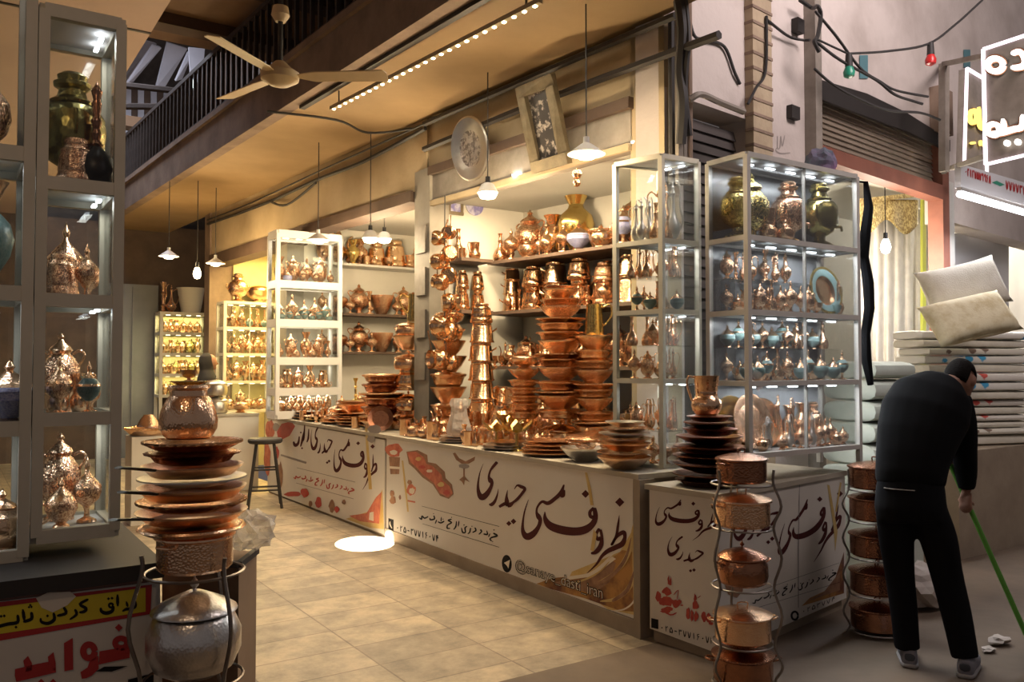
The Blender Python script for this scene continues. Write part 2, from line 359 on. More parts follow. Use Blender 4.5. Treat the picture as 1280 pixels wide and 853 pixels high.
# rolled shutter housing above corner shop: dark moulding, pale box, bottom rail
sh = along(4.35, 6.92, -.01, .16, 3.08, 3.34).build('roller_shutter_box', 'conduit'); tag(sh, 'pale painted shutter housing above the corner shop opening', 'shutter box')
along(4.33, 6.94, -.05, .17, 3.34, 3.42).build('top_moulding', 'dark_wood', sh); along(4.35, 6.92, -.035, .0, 3.05, 3.10).build('bottom_rail', 'plaster_warm', sh)
struct('column', B().prism([(xf(4.05), 4.05), (xf(4.36), 4.36), (4.12, 4.36), (4.12, 4.07)], 0, 3.9), 'plaster_warm', 'plastered corner pier of the shop')
pl = B().box(3.72, 6.92, 0, 3.93, 7.22, 3.42); struct('trim_5', pl, 'pillar_grey', 'grey pier between the shop bays')
for z, lb in ((2.75, 'topmost'), (2.35, 'second from the top'), (1.95, 'third from the top'), (1.55, 'lowest')): tag(B().box(3.70, 6.97, z-.13, 3.718, 7.17, z+.13).build('pier_panel', 'conduit'), 'small grey panel on the pier between the bays, '+lb, 'panel', 'panels on the grey pier')
struct('trim_6', B().box(3.50, 10.25, 0, 3.72, 10.5, 3.2), 'pillar_grey', 'pier before the yellow lit bay')
struct('trim_7', B().prism([(xf(13.2)-.05, 13.2), (xf(13.2)+.3, 13.2), (xf(13.2)+.3, 13.5), (xf(13.2)-.05, 13.5)], 0, 3.9), 'fascia', 'dark pier at the far end')
# --- interiors
ang = math.radians(-8); bd = Vector((math.sin(ang), math.cos(ang), 0)); bn = Vector((bd.y, -bd.x, 0))   # back wall direction / into the wall
def bw(y, off=0): t = (y-6.95)/bd.y; p = Vector((4.34, 6.95, 0))+bd*t+bn*off; return (p.x, p.y)
struct('wall_interior', B().prism([bw(4.2, .52), bw(7.0, .52), bw(7.0, .62), bw(4.2, .62)], 0, 3.3), 'interior_white', 'white back wall of the corner shop')
struct('wall_partition', B().box(3.94, 7.02, 0, 5.0, 7.16, 3.3), 'interior_white', 'white partition between the bays')
struct('ceiling_shop', B().prism([(xf(4.37)+.17, 4.37), (xf(7.1)+.17, 7.1), (5.4, 7.1), (5.4, 4.37)], 3.12, 3.2), 'interior_white')
struct('wall_bay_back', B().box(5.35, 7.16, 0, 5.45, 10.4, 3.4), 'interior_white')
struct('wall_bay_far', B().box(3.72, 10.32, 0, 5.35, 10.42, 3.4), 'interior_white')
struct('ceiling_bay', B().prism([(xf(7.1)+.2, 7.16), (xf(10.4)+.2, 10.42), (5.4, 10.42), (5.4, 7.16)], 3.34, 3.42), 'interior_white')
struct('wall_yellow_far', B().box(3.65, 13.15, 0, 5.2, 13.25, 3.4), 'interior_yellow')
struct('wall_yellow_back', B().box(5.1, 10.5, 0, 5.2, 13.15, 3.4), 'interior_yellow')
struct('ceiling_yellow', B().prism([(xf(10.5)+.2, 10.5), (xf(13.2)+.2, 13.2), (5.2, 13.2), (5.2, 10.5)], 3.3, 3.38), 'interior_yellow')
# --- right hand street wall
RD = Vector((math.sin(math.radians(82.5)), math.cos(math.radians(82.5)), 0)); RN = Vector((-RD.y, RD.x, 0)); R0 = Vector((3.95, 4.05, 0))
def rw(t, n=0, z=0): p = R0+RD*t+RN*n; return Vector((p.x, p.y, z))
def rpr(t0, t1, n0, n1, z0, z1): return B().prism([rw(t0, n0), rw(t1, n0), rw(t1, n1), rw(t0, n1)], z0, z1)
def rt(px):       # distance along the right wall seen at a pixel column
    p = atp(px, 458, R0, RN); return (p-R0).dot(RD)
def rpt(px, py, n=0):
    return atp(px, py, R0+RN*n, RN)
struct('wall_right', rpr(0, .2, -.0, .25, 0, 6.5), 'plaster_pale')
t1, t2, t3 = rt(872), rt(937), rt(958)
zA = rpt(872, 132).z; zB = rpt(938, 145).z
struct('wall_right_upper', rpr(.2, t2, 0, .25, rpt(900, 138).z, 6.5), 'plaster_pale')
struct('wall_right_pier', rpr(t2, rt(1019), 0, .25, 0, 6.5), 'plaster_pale')
struct('wall_right_far', rpr(rt(1019), rt(1190), 0, .25, rpt(1100, 136).z, 6.5), 'plaster_pale')
struct('wall_right_end', rpr(rt(1190), rt(1190)+6, 0, .25, 3.05, 6.5), 'plaster_pale')
# brick pilaster
pil = B(); pil.prism([rw(t2-.03, -.07), rw(t3, -.07), rw(t3, 0), rw(t2-.03, 0)], 0, 6.5)
o = struct('trim_8', pil, 'brick', 'narrow pilaster of pale bricks on the right wall')
b = B()
z = 2.6
while z < 5.4:
    b.prism([rw(t2-.035, -.076), rw(t3+.005, -.076), rw(t3+.005, 0), rw(t2-.035, 0)], z, z+.022); z += .115
b.build('mortar_lines', 'fascia', o)
# corner conduits and pipes
for i, (px, wd, m_) in enumerate(((842, .05, 'iron'), (850, .07, 'conduit'), (857, .045, 'conduit'), (864, .04, 'fascia'))):
    p = atd(px, 458, 5.52); o = B().tube([(p.x, p.y, 2.75), (p.x, p.y, 3.86 if i < 2 else 5.2)], wd/2, 8).build('conduit_pipe', m_)
    tag(o, ['thin black cable pipe on the corner pier', 'thick grey conduit on the corner pier', 'pale slim conduit right of the thick one on the corner', 'brown conduit beside the dark shutter edge'][i], 'pipe', 'conduits on the corner pier')
# dark shutter (left) and pale shutter (right shop)
def shutter(name, t0, t1, z0, z1, n, m, lab, step=.06):
    b = B(); k = int((z1-z0)/step)
    for i in range(k):
        za = z0+(z1-z0)*i/k; zb = z0+(z1-z0)*(i+1)/k; h = zb-za
        b.hexa([rw(t0, n, za), rw(t1, n, za), rw(t1, n+.03, za), rw(t0, n+.03, za), rw(t0, n+.022, zb), rw(t1, n+.022, zb), rw(t1, n+.03, zb), rw(t0, n+.03, zb)])
    tag(b.build(name, m), lab, 'shutter')
shutter('roller_shutter', .215, t2, 0.0, rpt(900, 150).z, .1, 'slat_dark', 'dark ribbed roller shutter above the tall glass case', .075)
t4, t5 = rt(1022), rt(1186)
zs0, zs1 = rpt(1100, 207).z, rpt(1100, 143).z
shutter('roller_shutter', t4, t5, zs0, zs1, .06, 'slat', 'beige ribbed roller shutter above the curtain shop', .045)
# black slab put in for the slanted shadowed gap above the pale shutter
gp = B(); gp.slab([rpt(1019, 100, -.012), rpt(1080, 118, -.012), rpt(1130, 142, -.012), rpt(1184, 176, -.012), rpt(1184, 190, -.012), rpt(1130, 165, -.012), rpt(1070, 143, -.012), rpt(1019, 124, -.012)], -RN, .03)
tag(gp.build('shutter_shadow', 'iron'), 'sagging black strip put in for shadow over the beige roller shutter', 'shadow strip')
# red brown header and posts of the right shop
b = B(); b.slab([rpt(1019, 178, -.03), rpt(1186, 234, -.03), rpt(1186, 252, -.03), rpt(1019, 196, -.03)], RN, .14)
tag(b.build('shop_header', 'red_wood'), 'red brown timber header under the beige shutter', 'header')
struct('trim_9', rpr(rt(1178), rt(1186), -.03, .12, 0, rpt(1182, 180).z), 'red_wood', 'red brown door post of the curtain shop')
struct('trim_10', rpr(rt(1186), rt(1192), -.03, .12, 0, rpt(1190, 230).z), 'aluminium', 'grey metal post right of the red brown door post')
p0 = rt(1013)
struct('trim_11', rpr(p0-.05, p0+.05, -.1, 0, 0, 5.8), 'conduit', 'pale square post on the right wall carrying cables')
# curtain shop interior
t6 = rt(1260)
struct('wall_curtain_back', rpr(t4-.3, t6+1.5, 1.9, 2.0, 0, 3.6), 'interior_white')
struct('wall_curtain_left', rpr(t4-.15, t4-.05, .25, 1.9, 0, 3.6), 'interior_white')
struct('ceiling_curtain', rpr(t4-.1, t6+1.5, .25, 1.9, 3.5, 3.6), 'interior_white')
struct('wall_curtain_right', rpr(t6+1.4, t6+1.5, .0, 1.9, 0, 3.6), 'interior_white')
# ================================================================== COUNTERS AND BANNERS
def dens(strokes, k=7): return [bez(s, k) if len(s) > 2 else bez(s, 3) for s in strokes]
def ribbon(b, s, mp, lift=0):
    L_, R_ = [], []
    n = len(s)
    for i in range(n):
        a = s[max(i-1, 0)]; c = s[min(i+1, n-1)]; dx, dy = c[0]-a[0], c[1]-a[1]; l = math.hypot(dx, dy) or 1
        h = s[i][2]/2*(.45 if i in (0, n-1) else 1)
        L_.append(mp(s[i][0]-dy/l*h, s[i][1]+dx/l*h)); R_.append(mp(s[i][0]+dy/l*h, s[i][1]-dx/l*h))
    vl = [b.bm.verts.new(p) for p in L_]; vr = [b.bm.verts.new(p) for p in R_]
    for i in range(n-1): b.face([vl[i], vl[i+1], vr[i+1], vr[i]])
def dots(b, pts, mp):
    for x, y, s in pts: b.poly([mp(x, y-s/2), mp(x+s/2, y), mp(x, y+s/2), mp(x-s/2, y)])
def ring(cx, cy, rx, ry, wd, n=16): return [(cx+rx*math.cos(2*PI*i/n), cy+ry*math.sin(2*PI*i/n), wd) for i in range(n+1)]
def sc_(st, x0, y0, k): return [[(x0+p[0]/k, y0+p[1]/k, p[2]/k) for p in s] for s in st]
def scd(ds, x0, y0, k): return [(x0+a/k, y0+c/k, s/k) for a, c, s in ds]
# lettering strokes measured on the main banner (photo pixels)
HEY = sc_([[(110, 75, 3), (75, 170, 10), (58, 280, 22), (66, 360, 40), (95, 402, 60), (140, 375, 52), (180, 310, 34), (192, 265, 34), (178, 238, 48), (164, 205, 24), (176, 150, 20), (205, 105, 28), (245, 60, 30)],
           [(255, 320, 3), (245, 380, 16), (222, 440, 28), (192, 472, 34), (165, 470, 14)],
           [(410, 325, 6), (438, 288, 18), (475, 300, 32), (512, 322, 30), (482, 370, 28), (440, 420, 30), (400, 452, 26), (370, 475, 46), (342, 482, 40)],
           [(345, 330, 3), (335, 395, 24), (338, 450, 46), (345, 490, 30)], [(340, 455, 34), (300, 474, 32), (262, 496, 26)]], 590, 570, 7.755)
HEYD = scd([(357, 657, 52), (402, 637, 56)], 590, 570, 7.755)
ZOR = sc_([[(110, 185, 3), (85, 260, 9), (72, 340, 15), (74, 400, 28), (100, 432, 46), (140, 415, 42), (175, 370, 28), (188, 325, 26), (176, 298, 32), (164, 270, 16), (170, 235, 14), (200, 200, 18), (240, 210, 26), (285, 180, 26), (325, 140, 26), (347, 85, 10)], [(320, 150, 20), (338, 158, 30), (346, 120, 18)],
           [(219, 265, 4), (222, 315, 30), (255, 360, 50), (330, 388, 56), (420, 398, 54), (490, 385, 52), (540, 345, 40), (556, 295, 34), (548, 240, 26)], [(545, 240, 18), (520, 268, 22), (524, 298, 24), (550, 305, 26)],
           [(582, 378, 20), (560, 420, 20), (572, 450, 24), (592, 440, 26)], [(588, 385, 20), (598, 430, 20), (592, 490, 32), (562, 532, 30), (526, 545, 14)],
           [(715, 290, 3), (706, 360, 17), (694, 430, 18), (662, 490, 18)], [(660, 492, 14), (700, 430, 22), (742, 405, 30), (752, 435, 24), (735, 480, 36), (690, 505, 34), (640, 528, 30), (600, 562, 22), (560, 620, 14), (492, 684, 3)]], 640, 590, 5.331)
ZORD = scd([(490, 148, 54), (718, 203, 62)], 640, 590, 5.331)
SUB = sc_([[(862, 742, 9), (892, 762, 11), (850, 776, 9), (838, 790, 8), (852, 802, 7)], [(812, 722, 5), (818, 752, 9), (788, 748, 8)], [(838, 745, 6), (826, 772, 7)], [(763, 715, 9), (774, 730, 8), (752, 752, 6)],
           [(722, 700, 8), (730, 722, 9), (704, 738, 6)], [(690, 702, 8), (683, 735, 8), (668, 748, 5)], [(664, 690, 6), (648, 702, 9), (650, 735, 8), (630, 736, 9), (620, 700, 5)],
           [(602, 648, 7), (596, 692, 7)], [(582, 650, 5), (578, 690, 9), (560, 716, 6)], [(546, 636, 7), (520, 645, 9), (545, 662, 8), (516, 680, 8), (512, 704, 9), (535, 706, 5)],
           [(468, 618, 5), (464, 655, 7)], [(490, 650, 8), (464, 664, 9), (440, 655, 6)], [(432, 640, 8), (420, 672, 6)], [(410, 608, 8), (414, 634, 9), (384, 640, 9), (380, 626, 5)], [(368, 615, 7), (340, 628, 9), (320, 612, 8), (316, 636, 9), (296, 622, 5)]], 475, 545, 6.094)
SUBD = scd([(868, 718, 12), (700, 690, 10), (640, 680, 12), (545, 622, 10), (480, 636, 10), (408, 594, 9), (858, 806, 10)], 475, 545, 6.094)
def aff(src, dst):
    (a0, b0), (a1, b1), (a2, b2) = src
    D = Matrix(((a0, b0, 1), (a1, b1, 1), (a2, b2, 1))).inverted(); X = D @ Vector([p[0] for p in dst]); Y = D @ Vector([p[1] for p in dst])
    s = math.sqrt(abs(X[0]*Y[1]-X[1]*Y[0]))
    return lambda x, y: (X[0]*x+X[1]*y+X[2], Y[0]*x+Y[1]*y+Y[2]), s
def tf(st, f, s): return [[(*f(p[0], p[1]), p[2]*s) for p in q_] for q_ in st]
def tfd(ds, f, s): return [(*f(a, c), z*s) for a, c, z in ds]
DIG = {0: [[(.35, .5, .2), (.6, .55, .2)]], 1: [[(.45, .1, .14), (.55, .95, .1)]], 2: [[(.3, .1, .12), (.35, .95, .1)], [(.3, .3, .1), (.6, .3, .1), (.75, .08, .1)]], 3: [[(.25, .1, .12), (.3, .95, .1)], [(.25, .3, .1), (.48, .3, .1), (.52, .12, .1)], [(.5, .3, .1), (.78, .28, .1), (.85, .08, .1)]],
       4: [[(.25, .1, .12), (.3, .95, .1)], [(.8, .1, .1), (.45, .2, .12), (.75, .42, .1), (.3, .45, .1)]], 5: [[(.5, .1, .1), (.2, .6, .13), (.3, .9, .13), (.5, .75, .1), (.72, .9, .13), (.82, .6, .13), (.5, .1, .1)]], 6: [[(.75, .12, .1), (.3, .2, .12), (.4, .45, .12), (.75, .42, .1)], [(.5, .4, .1), (.25, .95, .1)]],
       7: [[(.15, .1, .1), (.5, .95, .13), (.85, .1, .1)]], 8: [[(.15, .95, .1), (.5, .1, .13), (.85, .95, .1)]], 9: [[(.75, .3, .1), (.5, .1, .1), (.3, .3, .12), (.7, .38, .1)], [(.72, .25, .12), (.75, .95, .1)]], '-': [[(.15, .5, .14), (.85, .52, .14)]]}
def digits(b, seq, p0, p1, h0, h1, mp, sl=.0):
    n = len(seq)
    for i, c in enumerate(seq):
        if c == ' ': continue
        c = int(c) if c.isdigit() else c; t = i/n; t2 = (i+1)/n
        x0 = p0[0]+(p1[0]-p0[0])*t; x1 = p0[0]+(p1[0]-p0[0])*t2; y0 = p0[1]+(p1[1]-p0[1])*t; h = h0+(h1-h0)*t; wx = x1-x0
        for s in DIG[c]: ribbon(b, bez([(x0+wx*.9*u, y0+h*v+(p1[1]-p0[1])/n*u, wd*h) for u, v, wd in s], 4), mp)
def letter(b, strokes, mp, k=7):
    for s in dens(strokes, k): ribbon(b, s, mp)
def prints(parent, name, mats, mp, polys, label=None):
    # polys: (material index, [(px,py)...]) printed flat on the panel
    b = B()
    for i, (m, p) in enumerate(polys):
        b.mi = m; b.poly([mp(x, y, .0007+.0003*i) for x, y in p])
    return b.build(name, mats, parent, None, recalc=False, label=label)
def blob(cx, cy, rx, ry, n=14, j=.18, seed=1):
    r = random.Random(seed); return [(cx+rx*(1+r.uniform(-j, j))*math.cos(2*PI*i/n), cy+ry*(1+r.uniform(-j, j))*math.sin(2*PI*i/n)) for i in range(n)]
# ---------------- lane counter: base, two worktops, banner panels
CX = 3.3
lc = B().prism([(CX+.012, 3.64), (CX+.012, 6.93), (3.72, 6.93), (3.70, 6.9), (4.30, 6.9), (4.40, 4.42), (3.86, 4.40), (3.86, 3.60), (CX+.02, 3.62)], 0, .90).build('shop_counter', 'stone_base')
tag(lc, 'long lane counter with the big banner of dark red lettering on its front', 'counter')
B().prism([(CX-.01, 3.60), (CX-.01, 6.94), (3.70, 6.94), (3.70, 6.91), (4.31, 6.91), (4.41, 4.41), (3.87, 4.39), (3.87, 3.58)], .90, .93).build('worktop', 'worktop', lc)
B().box(CX-.012, 3.62, 0, CX+.012, 6.94, .095).build('plinth', 'stone_base', lc)
B().box(CX-.015, 3.585, 0, CX+.10, 3.64, .90).build('corner_post', 'stone_base', lc)
bp = B().slab([(CX-.004, 3.655, .10), (CX-.004, 6.93, .085), (CX-.004, 6.93, .90), (CX-.004, 3.655, .92)], (1, 0, 0), .012).build('banner', 'banner', lc)
def mpL(x, y, e=.0012): return atx(x, y, CX-.004-e)
b = B(); letter(b, ZOR, mpL); letter(b, HEY, mpL); dots(b, ZORD+HEYD, mpL); b.build('lettering', 'ink', bp, None, recalc=False, label='large dark red calligraphy')
b = B(); letter(b, [[(x_, y_, w_*1.35) for x_, y_, w_ in s_] for s_ in SUB], mpL, 5); dots(b, SUBD, mpL)
for (x0, y0, x1, y1) in ((527, 633, 624, 658.5), (528, 655, 624, 684.5)): ribbon(b, [(x0, y0, .9), (x1, y1, 1.5)], mpL)
digits(b, '025-37716074', (495, 655), (549, 669), 9, 10, mpL)
b.build('small_lettering', 'ink_black', bp, None, recalc=False, label='black subtitle and phone number')
b = B(); b.poly([mpL(485.5, 648), mpL(492, 650), mpL(492, 664), mpL(485.5, 662)]); b.build('phone_icon', 'ink_black', bp, None, recalc=False)
b = B(); ribbon(b, bez([(487.5, 652, .8), (487.5, 656, 1.6), (490, 661, .8)], 4), lambda x, y: mpL(x, y, .002)); b.build('phone_receiver', 'print_cream', bp, None, recalc=False)
b = B(); b.poly([mpL(633.5+6.2*math.cos(a*PI/10), 705+11*math.sin(a*PI/10)+.15*6*math.cos(a*PI/10)) for a in range(20)]); b.build('round_icon', 'ink_black', bp, None, recalc=False)
b = B(); b.poly([mpL(630, 704, .002), mpL(637.5, 700, .002), mpL(635.5, 711, .002), mpL(633.5, 707.5, .002)]); b.build('paper_plane_mark', 'print_cream', bp, None, recalc=False)
def latin(txt, p0, p1, h0, h1, mp, name, mats, parent, offset=0, lift=.0012):
    cu = bpy.data.curves.new('t', 'FONT'); cu.body = txt; cu.offset = offset; cu.resolution_u = 3
    ob = bpy.data.objects.new('t', cu); col.objects.link(ob); dg = bpy.context.evaluated_depsgraph_get(); me = bpy.data.meshes.new_from_object(ob.evaluated_get(dg)); bpy.data.objects.remove(ob)
    xs = [v.co.x for v in me.vertices]; x0, x1 = min(xs), max(xs)
    for v in me.vertices:
        t = (v.co.x-x0)/(x1-x0); h = h0+(h1-h0)*t; v.co = mp(p0[0]+(p1[0]-p0[0])*t, p0[1]+(p1[1]-p0[1])*t-v.co.y*h, lift)
    o = bpy.data.objects.new(name, me); me.materials.append(M[mats]); col.objects.link(o); o.parent = parent; return o
prints(bp, 'printed_flame', ['print_flame', 'print_gold', 'print_brown', 'print_cream'], mpL, [
    (1, [(797, 652), (797, 770), (760, 762), (735, 745), (705, 735), (715, 715), (752, 700), (775, 690)]),
    (0, [(790, 690), (792, 765), (775, 764), (730, 748), (668, 731), (690, 723), (735, 719), (760, 702), (778, 688)]),
    (2, [(762, 700), (770, 704), (762, 728), (742, 742), (716, 737), (690, 728), (735, 724), (752, 712)]),
    (3, [(704, 722), (738, 717), (765, 696), (770, 699), (741, 721), (712, 725)]),
    (1, [(731, 591), (734, 591), (739, 612), (742, 632), (738, 632), (735, 612)]), (1, [(742, 662), (746, 668), (742, 690), (738, 688)])], label='brown and gold flame motif')
for m_, st_ in (('print_gold', [[(792, 655, 2), (786, 690, 6), (770, 715, 5), (745, 730, 2)], [(796, 690, 2), (790, 728, 6), (772, 748, 5), (750, 752, 2)], [(700, 731, 1), (725, 727, 2.5), (748, 716, 2), (762, 702, 1)]]), ('print_brown', [[(789, 672, 1), (781, 700, 4), (762, 722, 5), (735, 733, 3), (700, 730, 1)], [(793, 712, 1), (784, 738, 5), (765, 752, 4)]]), ('print_cream', [[(705, 722, .6), (738, 716.5, 1.6), (762, 697, 1.4), (772, 688, .5)], [(764, 764, 1), (780, 762, 2), (792, 752, 2), (795, 735, 1)]])):
    b = B(); letter(b, st_, lambda x, y: mpL(x, y, .0026 if m_ == 'print_gold' else .0028 if m_ == 'print_brown' else .003), 5); b.build('flame_stroke', m_, bp, None, recalc=False)
latin('@sanaye_dasti_iran', (644, 711.5), (754, 749), 17.5, 21, mpL, 'handle_outline', 'ink_black', bp, .035, .0034)
latin('@sanaye_dasti_iran', (645, 711.5), (753, 749), 17.5, 21, mpL, 'handle_lettering', 'print_cream', bp, -.012, .0042)
prints(bp, 'printed_picture', ['print_orange', 'print_brown', 'print_gold', 'print_cream', 'ink_red'], mpL, [
    (1, [(508, 565), (522, 563), (534, 569), (535, 578), (545, 580), (556, 590), (557, 598), (565, 606), (567, 618), (561, 624), (550, 620), (541, 606), (528, 597), (518, 586), (511, 580)]),
    (0, [(509, 566), (520, 565), (530, 572), (533, 580), (541, 583), (552, 594), (553, 601), (562, 608), (566, 617), (560, 622), (550, 617), (542, 604), (528, 593), (520, 584), (513, 578)]), (2, blob(523, 574, 4, 2.5, seed=31)), (3, blob(537, 589, 4, 2, seed=32)), (2, blob(551, 606, 4, 3, seed=33)), (4, blob(558, 616, 4, 3, seed=34)), (4, blob(528, 584, 4, 2, seed=35))], label='orange and brown printed dish')
prints(bp, 'printed_picture', ['print_brown', 'print_orange', 'print_cream', 'print_gold'], mpL, [
    (1, blob(492, 563, 10, 9, seed=2)), (0, [(486, 571), (500, 572), (499, 593), (488, 593)]), (2, [(487, 583), (500, 584), (500, 587), (487, 586)]), (2, blob(492, 566, 5, 3, seed=4))], label='printed samovar picture')
prints(bp, 'printed_picture', ['print_brown', 'ink_grey', 'print_orange'], mpL, [
    (0, [(566, 567), (570, 575), (577, 580), (586, 580), (593, 576), (594, 571), (590, 573), (582, 577), (574, 573), (569, 566)]), (1, blob(580, 583, 7, 3, seed=7)), (0, [(579, 586), (581, 586), (581, 596), (579, 596)]), (0, [(574, 600), (580, 595), (587, 603), (581, 600), (580, 607), (577, 602)])], label='printed hanging ornament')
prints(bp, 'printed_picture', ['print_orange', 'print_brown', 'print_cream', 'print_gold'], mpL, [
    (0, blob(514, 613, 6, 7, seed=9)), (2, blob(515, 614, 3.5, 4, seed=3)), (1, blob(512, 603, 3, 3, seed=5)), (0, [(508, 625), (519, 627), (519, 629), (508, 627)]), (1, blob(490, 617, 3, 4, seed=12)), (1, blob(491, 626, 4, 5, seed=13)), (3, [(502, 576), (504, 576), (511, 640), (509, 640)]), (1, blob(500, 622, 1.5, 3, seed=14))], label='small printed kettle and marks')
# ---------------- far lane counter
lc2 = B().prism([(CX+.012, 6.96), (CX+.012, 10.3), (CX+.1, 10.42), (3.45, 10.44), (3.45, 9.95), (4.2, 9.95), (4.2, 7.3), (3.71, 7.25), (3.71, 6.96)], 0, .90).build('shop_counter', 'stone_base')
tag(lc2, 'farther lane counter with the white banner of smaller red and black lettering', 'counter')
B().prism([(CX-.01, 6.95), (CX-.01, 10.33), (CX+.1, 10.45), (3.47, 10.46), (3.47, 9.97), (4.22, 9.97), (4.22, 7.24), (3.71, 7.24), (3.71, 6.95)], .90, .93).build('worktop', 'worktop', lc2)
b2 = B().slab([(CX-.004, 6.97, .03), (CX-.004, 10.3, .02), (CX-.004, 10.3, .90), (CX-.004, 6.97, .88)], (1, 0, 0), .012).build('banner', 'banner', lc2)
ZS = [(774.7, 628.1), (658.8, 674.4), (704.7, 606.9)]; HS = [(621, 577.7), (602.9, 625.4), (656.4, 611.9)]
f1, s1 = aff(ZS, [(465.7, 558.4), (420.7, 590.7), (436, 549.4)]); f2, s2 = aff(HS, [(397.2, 534.4), (392.5, 563.5), (415, 552.2)])
b = B(); letter(b, tf(ZOR, f1, s1), mpL); letter(b, tf(HEY, f2, s2), mpL); dots(b, tfd(ZORD, f1, s1)+tfd(HEYD, f2, s2), mpL)
letter(b, sc_([[(222, 225, 10), (235, 250, 22), (255, 235, 16), (262, 190, 8)], [(270, 260, 8), (285, 205, 16), (296, 150, 8)], [(298, 110, 8), (292, 200, 12), (282, 225, 10)], [(325, 140, 6), (322, 200, 12), (312, 230, 8)]], 325, 510, 5.331), mpL)
dots(b, scd([(272, 165, 14), (280, 270, 14)], 325, 510, 5.331), mpL); b.build('lettering', 'ink', b2, None, recalc=False, label='dark red calligraphy')
fs, ss = aff([(527, 633), (624, 658.5), (624, 684.5)], [(370, 586), (445, 604), (444, 624)])
b = B(); letter(b, tf(SUB, fs, ss*1.4), mpL, 4); b.build('red_lettering', 'ink_red', b2, None, recalc=False, label='red subtitle line')
b = B(); ribbon(b, [(371, 585, 1.2), (444, 603, 1.6)], mpL); ribbon(b, [(370, 604, 1.2), (442, 624, 1.6)], mpL)
ribbon(b, [(351, 569, 5), (383, 579, 6)], mpL); b.build('rule_lines', 'ink_grey', b2, None, recalc=False)
prints(b2, 'printed_flame', ['print_gold', 'print_orange', 'print_cream'], mpL, [(0, [(478, 612), (480, 662), (462, 660), (432, 649), (460, 640), (470, 628)]), (1, [(470, 622), (477, 615), (474, 655), (450, 652), (436, 645), (458, 642)]), (2, [(462, 641), (467, 640), (467, 652), (461, 650)]), (0, [(456, 535), (459, 535), (465, 612), (461, 612)])], label='orange flame motif')
prints(b2, 'printed_picture', ['print_orange', 'ink_red', 'print_brown', 'ink_grey'], mpL, [(0, blob(338, 537, 6, 12, seed=3)), (1, [(346, 540), (352, 530), (364, 527), (369, 533), (362, 545), (348, 552)]), (3, blob(345, 534, 4, 5, seed=6)), (2, blob(350, 596, 4, 17, seed=8)), (1, blob(346, 567, 3, 8, seed=9)), (1, blob(366, 618, 10, 3, seed=10)), (1, blob(381, 616, 5, 6, seed=11)), (0, blob(334, 574, 4, 22, seed=21)),
    (2, blob(388, 630, 2.5, 4, seed=12)), (1, blob(398, 629, 4, 7, seed=13)), (2, blob(415, 633, 4, 8, seed=14)), (1, blob(421, 637, 3, 4, seed=15)), (3, blob(464, 549, 5, 5, seed=16)), (3, blob(468, 537, 8, 6, seed=17)), (2, blob(430, 628, 2.5, 3, seed=18))], label='small printed pots in red and orange')
# ---------------- corner counter
Q = [Vector((3.363, 3.067, 0)), Vector((4.79, 3.30, 0)), Vector((4.72, 3.95, 0)), Vector((3.90, 3.58, 0)), Vector((3.316, 3.539, 0))]
cc = B().prism([(p.x, p.y) for p in [Q[0]+Vector((.02, .02, 0)), Q[1]+Vector((-.02, .02, 0)), Q[2], Q[3], Q[4]+Vector((.02, -.01, 0))]], 0, .85).build('corner_counter', 'stone_base')
tag(cc, 'low corner counter with two lettered panels under the tall glass case', 'counter')
B().prism([(p.x, p.y) for p in [Q[0]+Vector((-.01, -.01, 0)), Q[1]+Vector((.01, -.01, 0)), Q[2], Q[3], Q[4]+Vector((-.01, 0.03, 0))]], .85, .88).build('worktop', 'worktop', cc)
eL = (Q[4]-Q[0]).normalized(); nL = Vector((-eL.y, eL.x, 0)); eR = (Q[1]-Q[0]).normalized(); nR = Vector((eR.y, -eR.x, 0))
if nL.dot(CP-Q[0]) < 0: nL = -nL
if nR.dot(CP-Q[0]) < 0: nR = -nR
pa = [Q[0]+Vector((0, 0, .05)), Q[4]+Vector((0, 0, .07)), Q[4]+Vector((0, 0, .865)), Q[0]+Vector((0, 0, .865))]
pL = B().slab(pa, -nL, .015).build('banner', 'banner', cc, label='narrow panel with calligraphy and red pot drawings')
pa = [Q[0]+Vector((0, 0, .05)), Q[1]+Vector((0, 0, .07)), Q[1]+Vector((0, 0, .865)), Q[0]+Vector((0, 0, .865))]
pR = B().slab(pa, -nR, .015).build('banner', 'banner', cc, label='wide panel facing the crossing')
def mpCL(x, y, e=.0012): return atp(x, y, Q[0]+nL*e, nL)
def mpCR(x, y, e=.0012): return atp(x, y, Q[0]+nR*e, nR)
f1, s1 = aff(ZS, [(891.6, 634.2), (822.7, 657), (850.8, 625.3)]); f2, s2 = aff(HS, [(852.9, 671), (838.8, 695.6), (878.9, 692.1)])
b = B(); letter(b, tf(ZOR, f1, s1), mpCL); letter(b, tf(HEY, f2, s2), mpCL); dots(b, tfd(ZORD, f1, s1)+tfd(HEYD, f2, s2), mpCL); b.build('lettering', 'ink', pL, None, recalc=False, label='dark red calligraphy')
b = B(); digits(b, '025-37716074', (825, 780), (893, 797), 8.5, 10, mpCL); b.poly([mpCL(814, 773), mpCL(823, 775), mpCL(823, 787), mpCL(814, 785)]); b.build('phone_number', 'ink_black', pL, None, recalc=False)
pr = B()
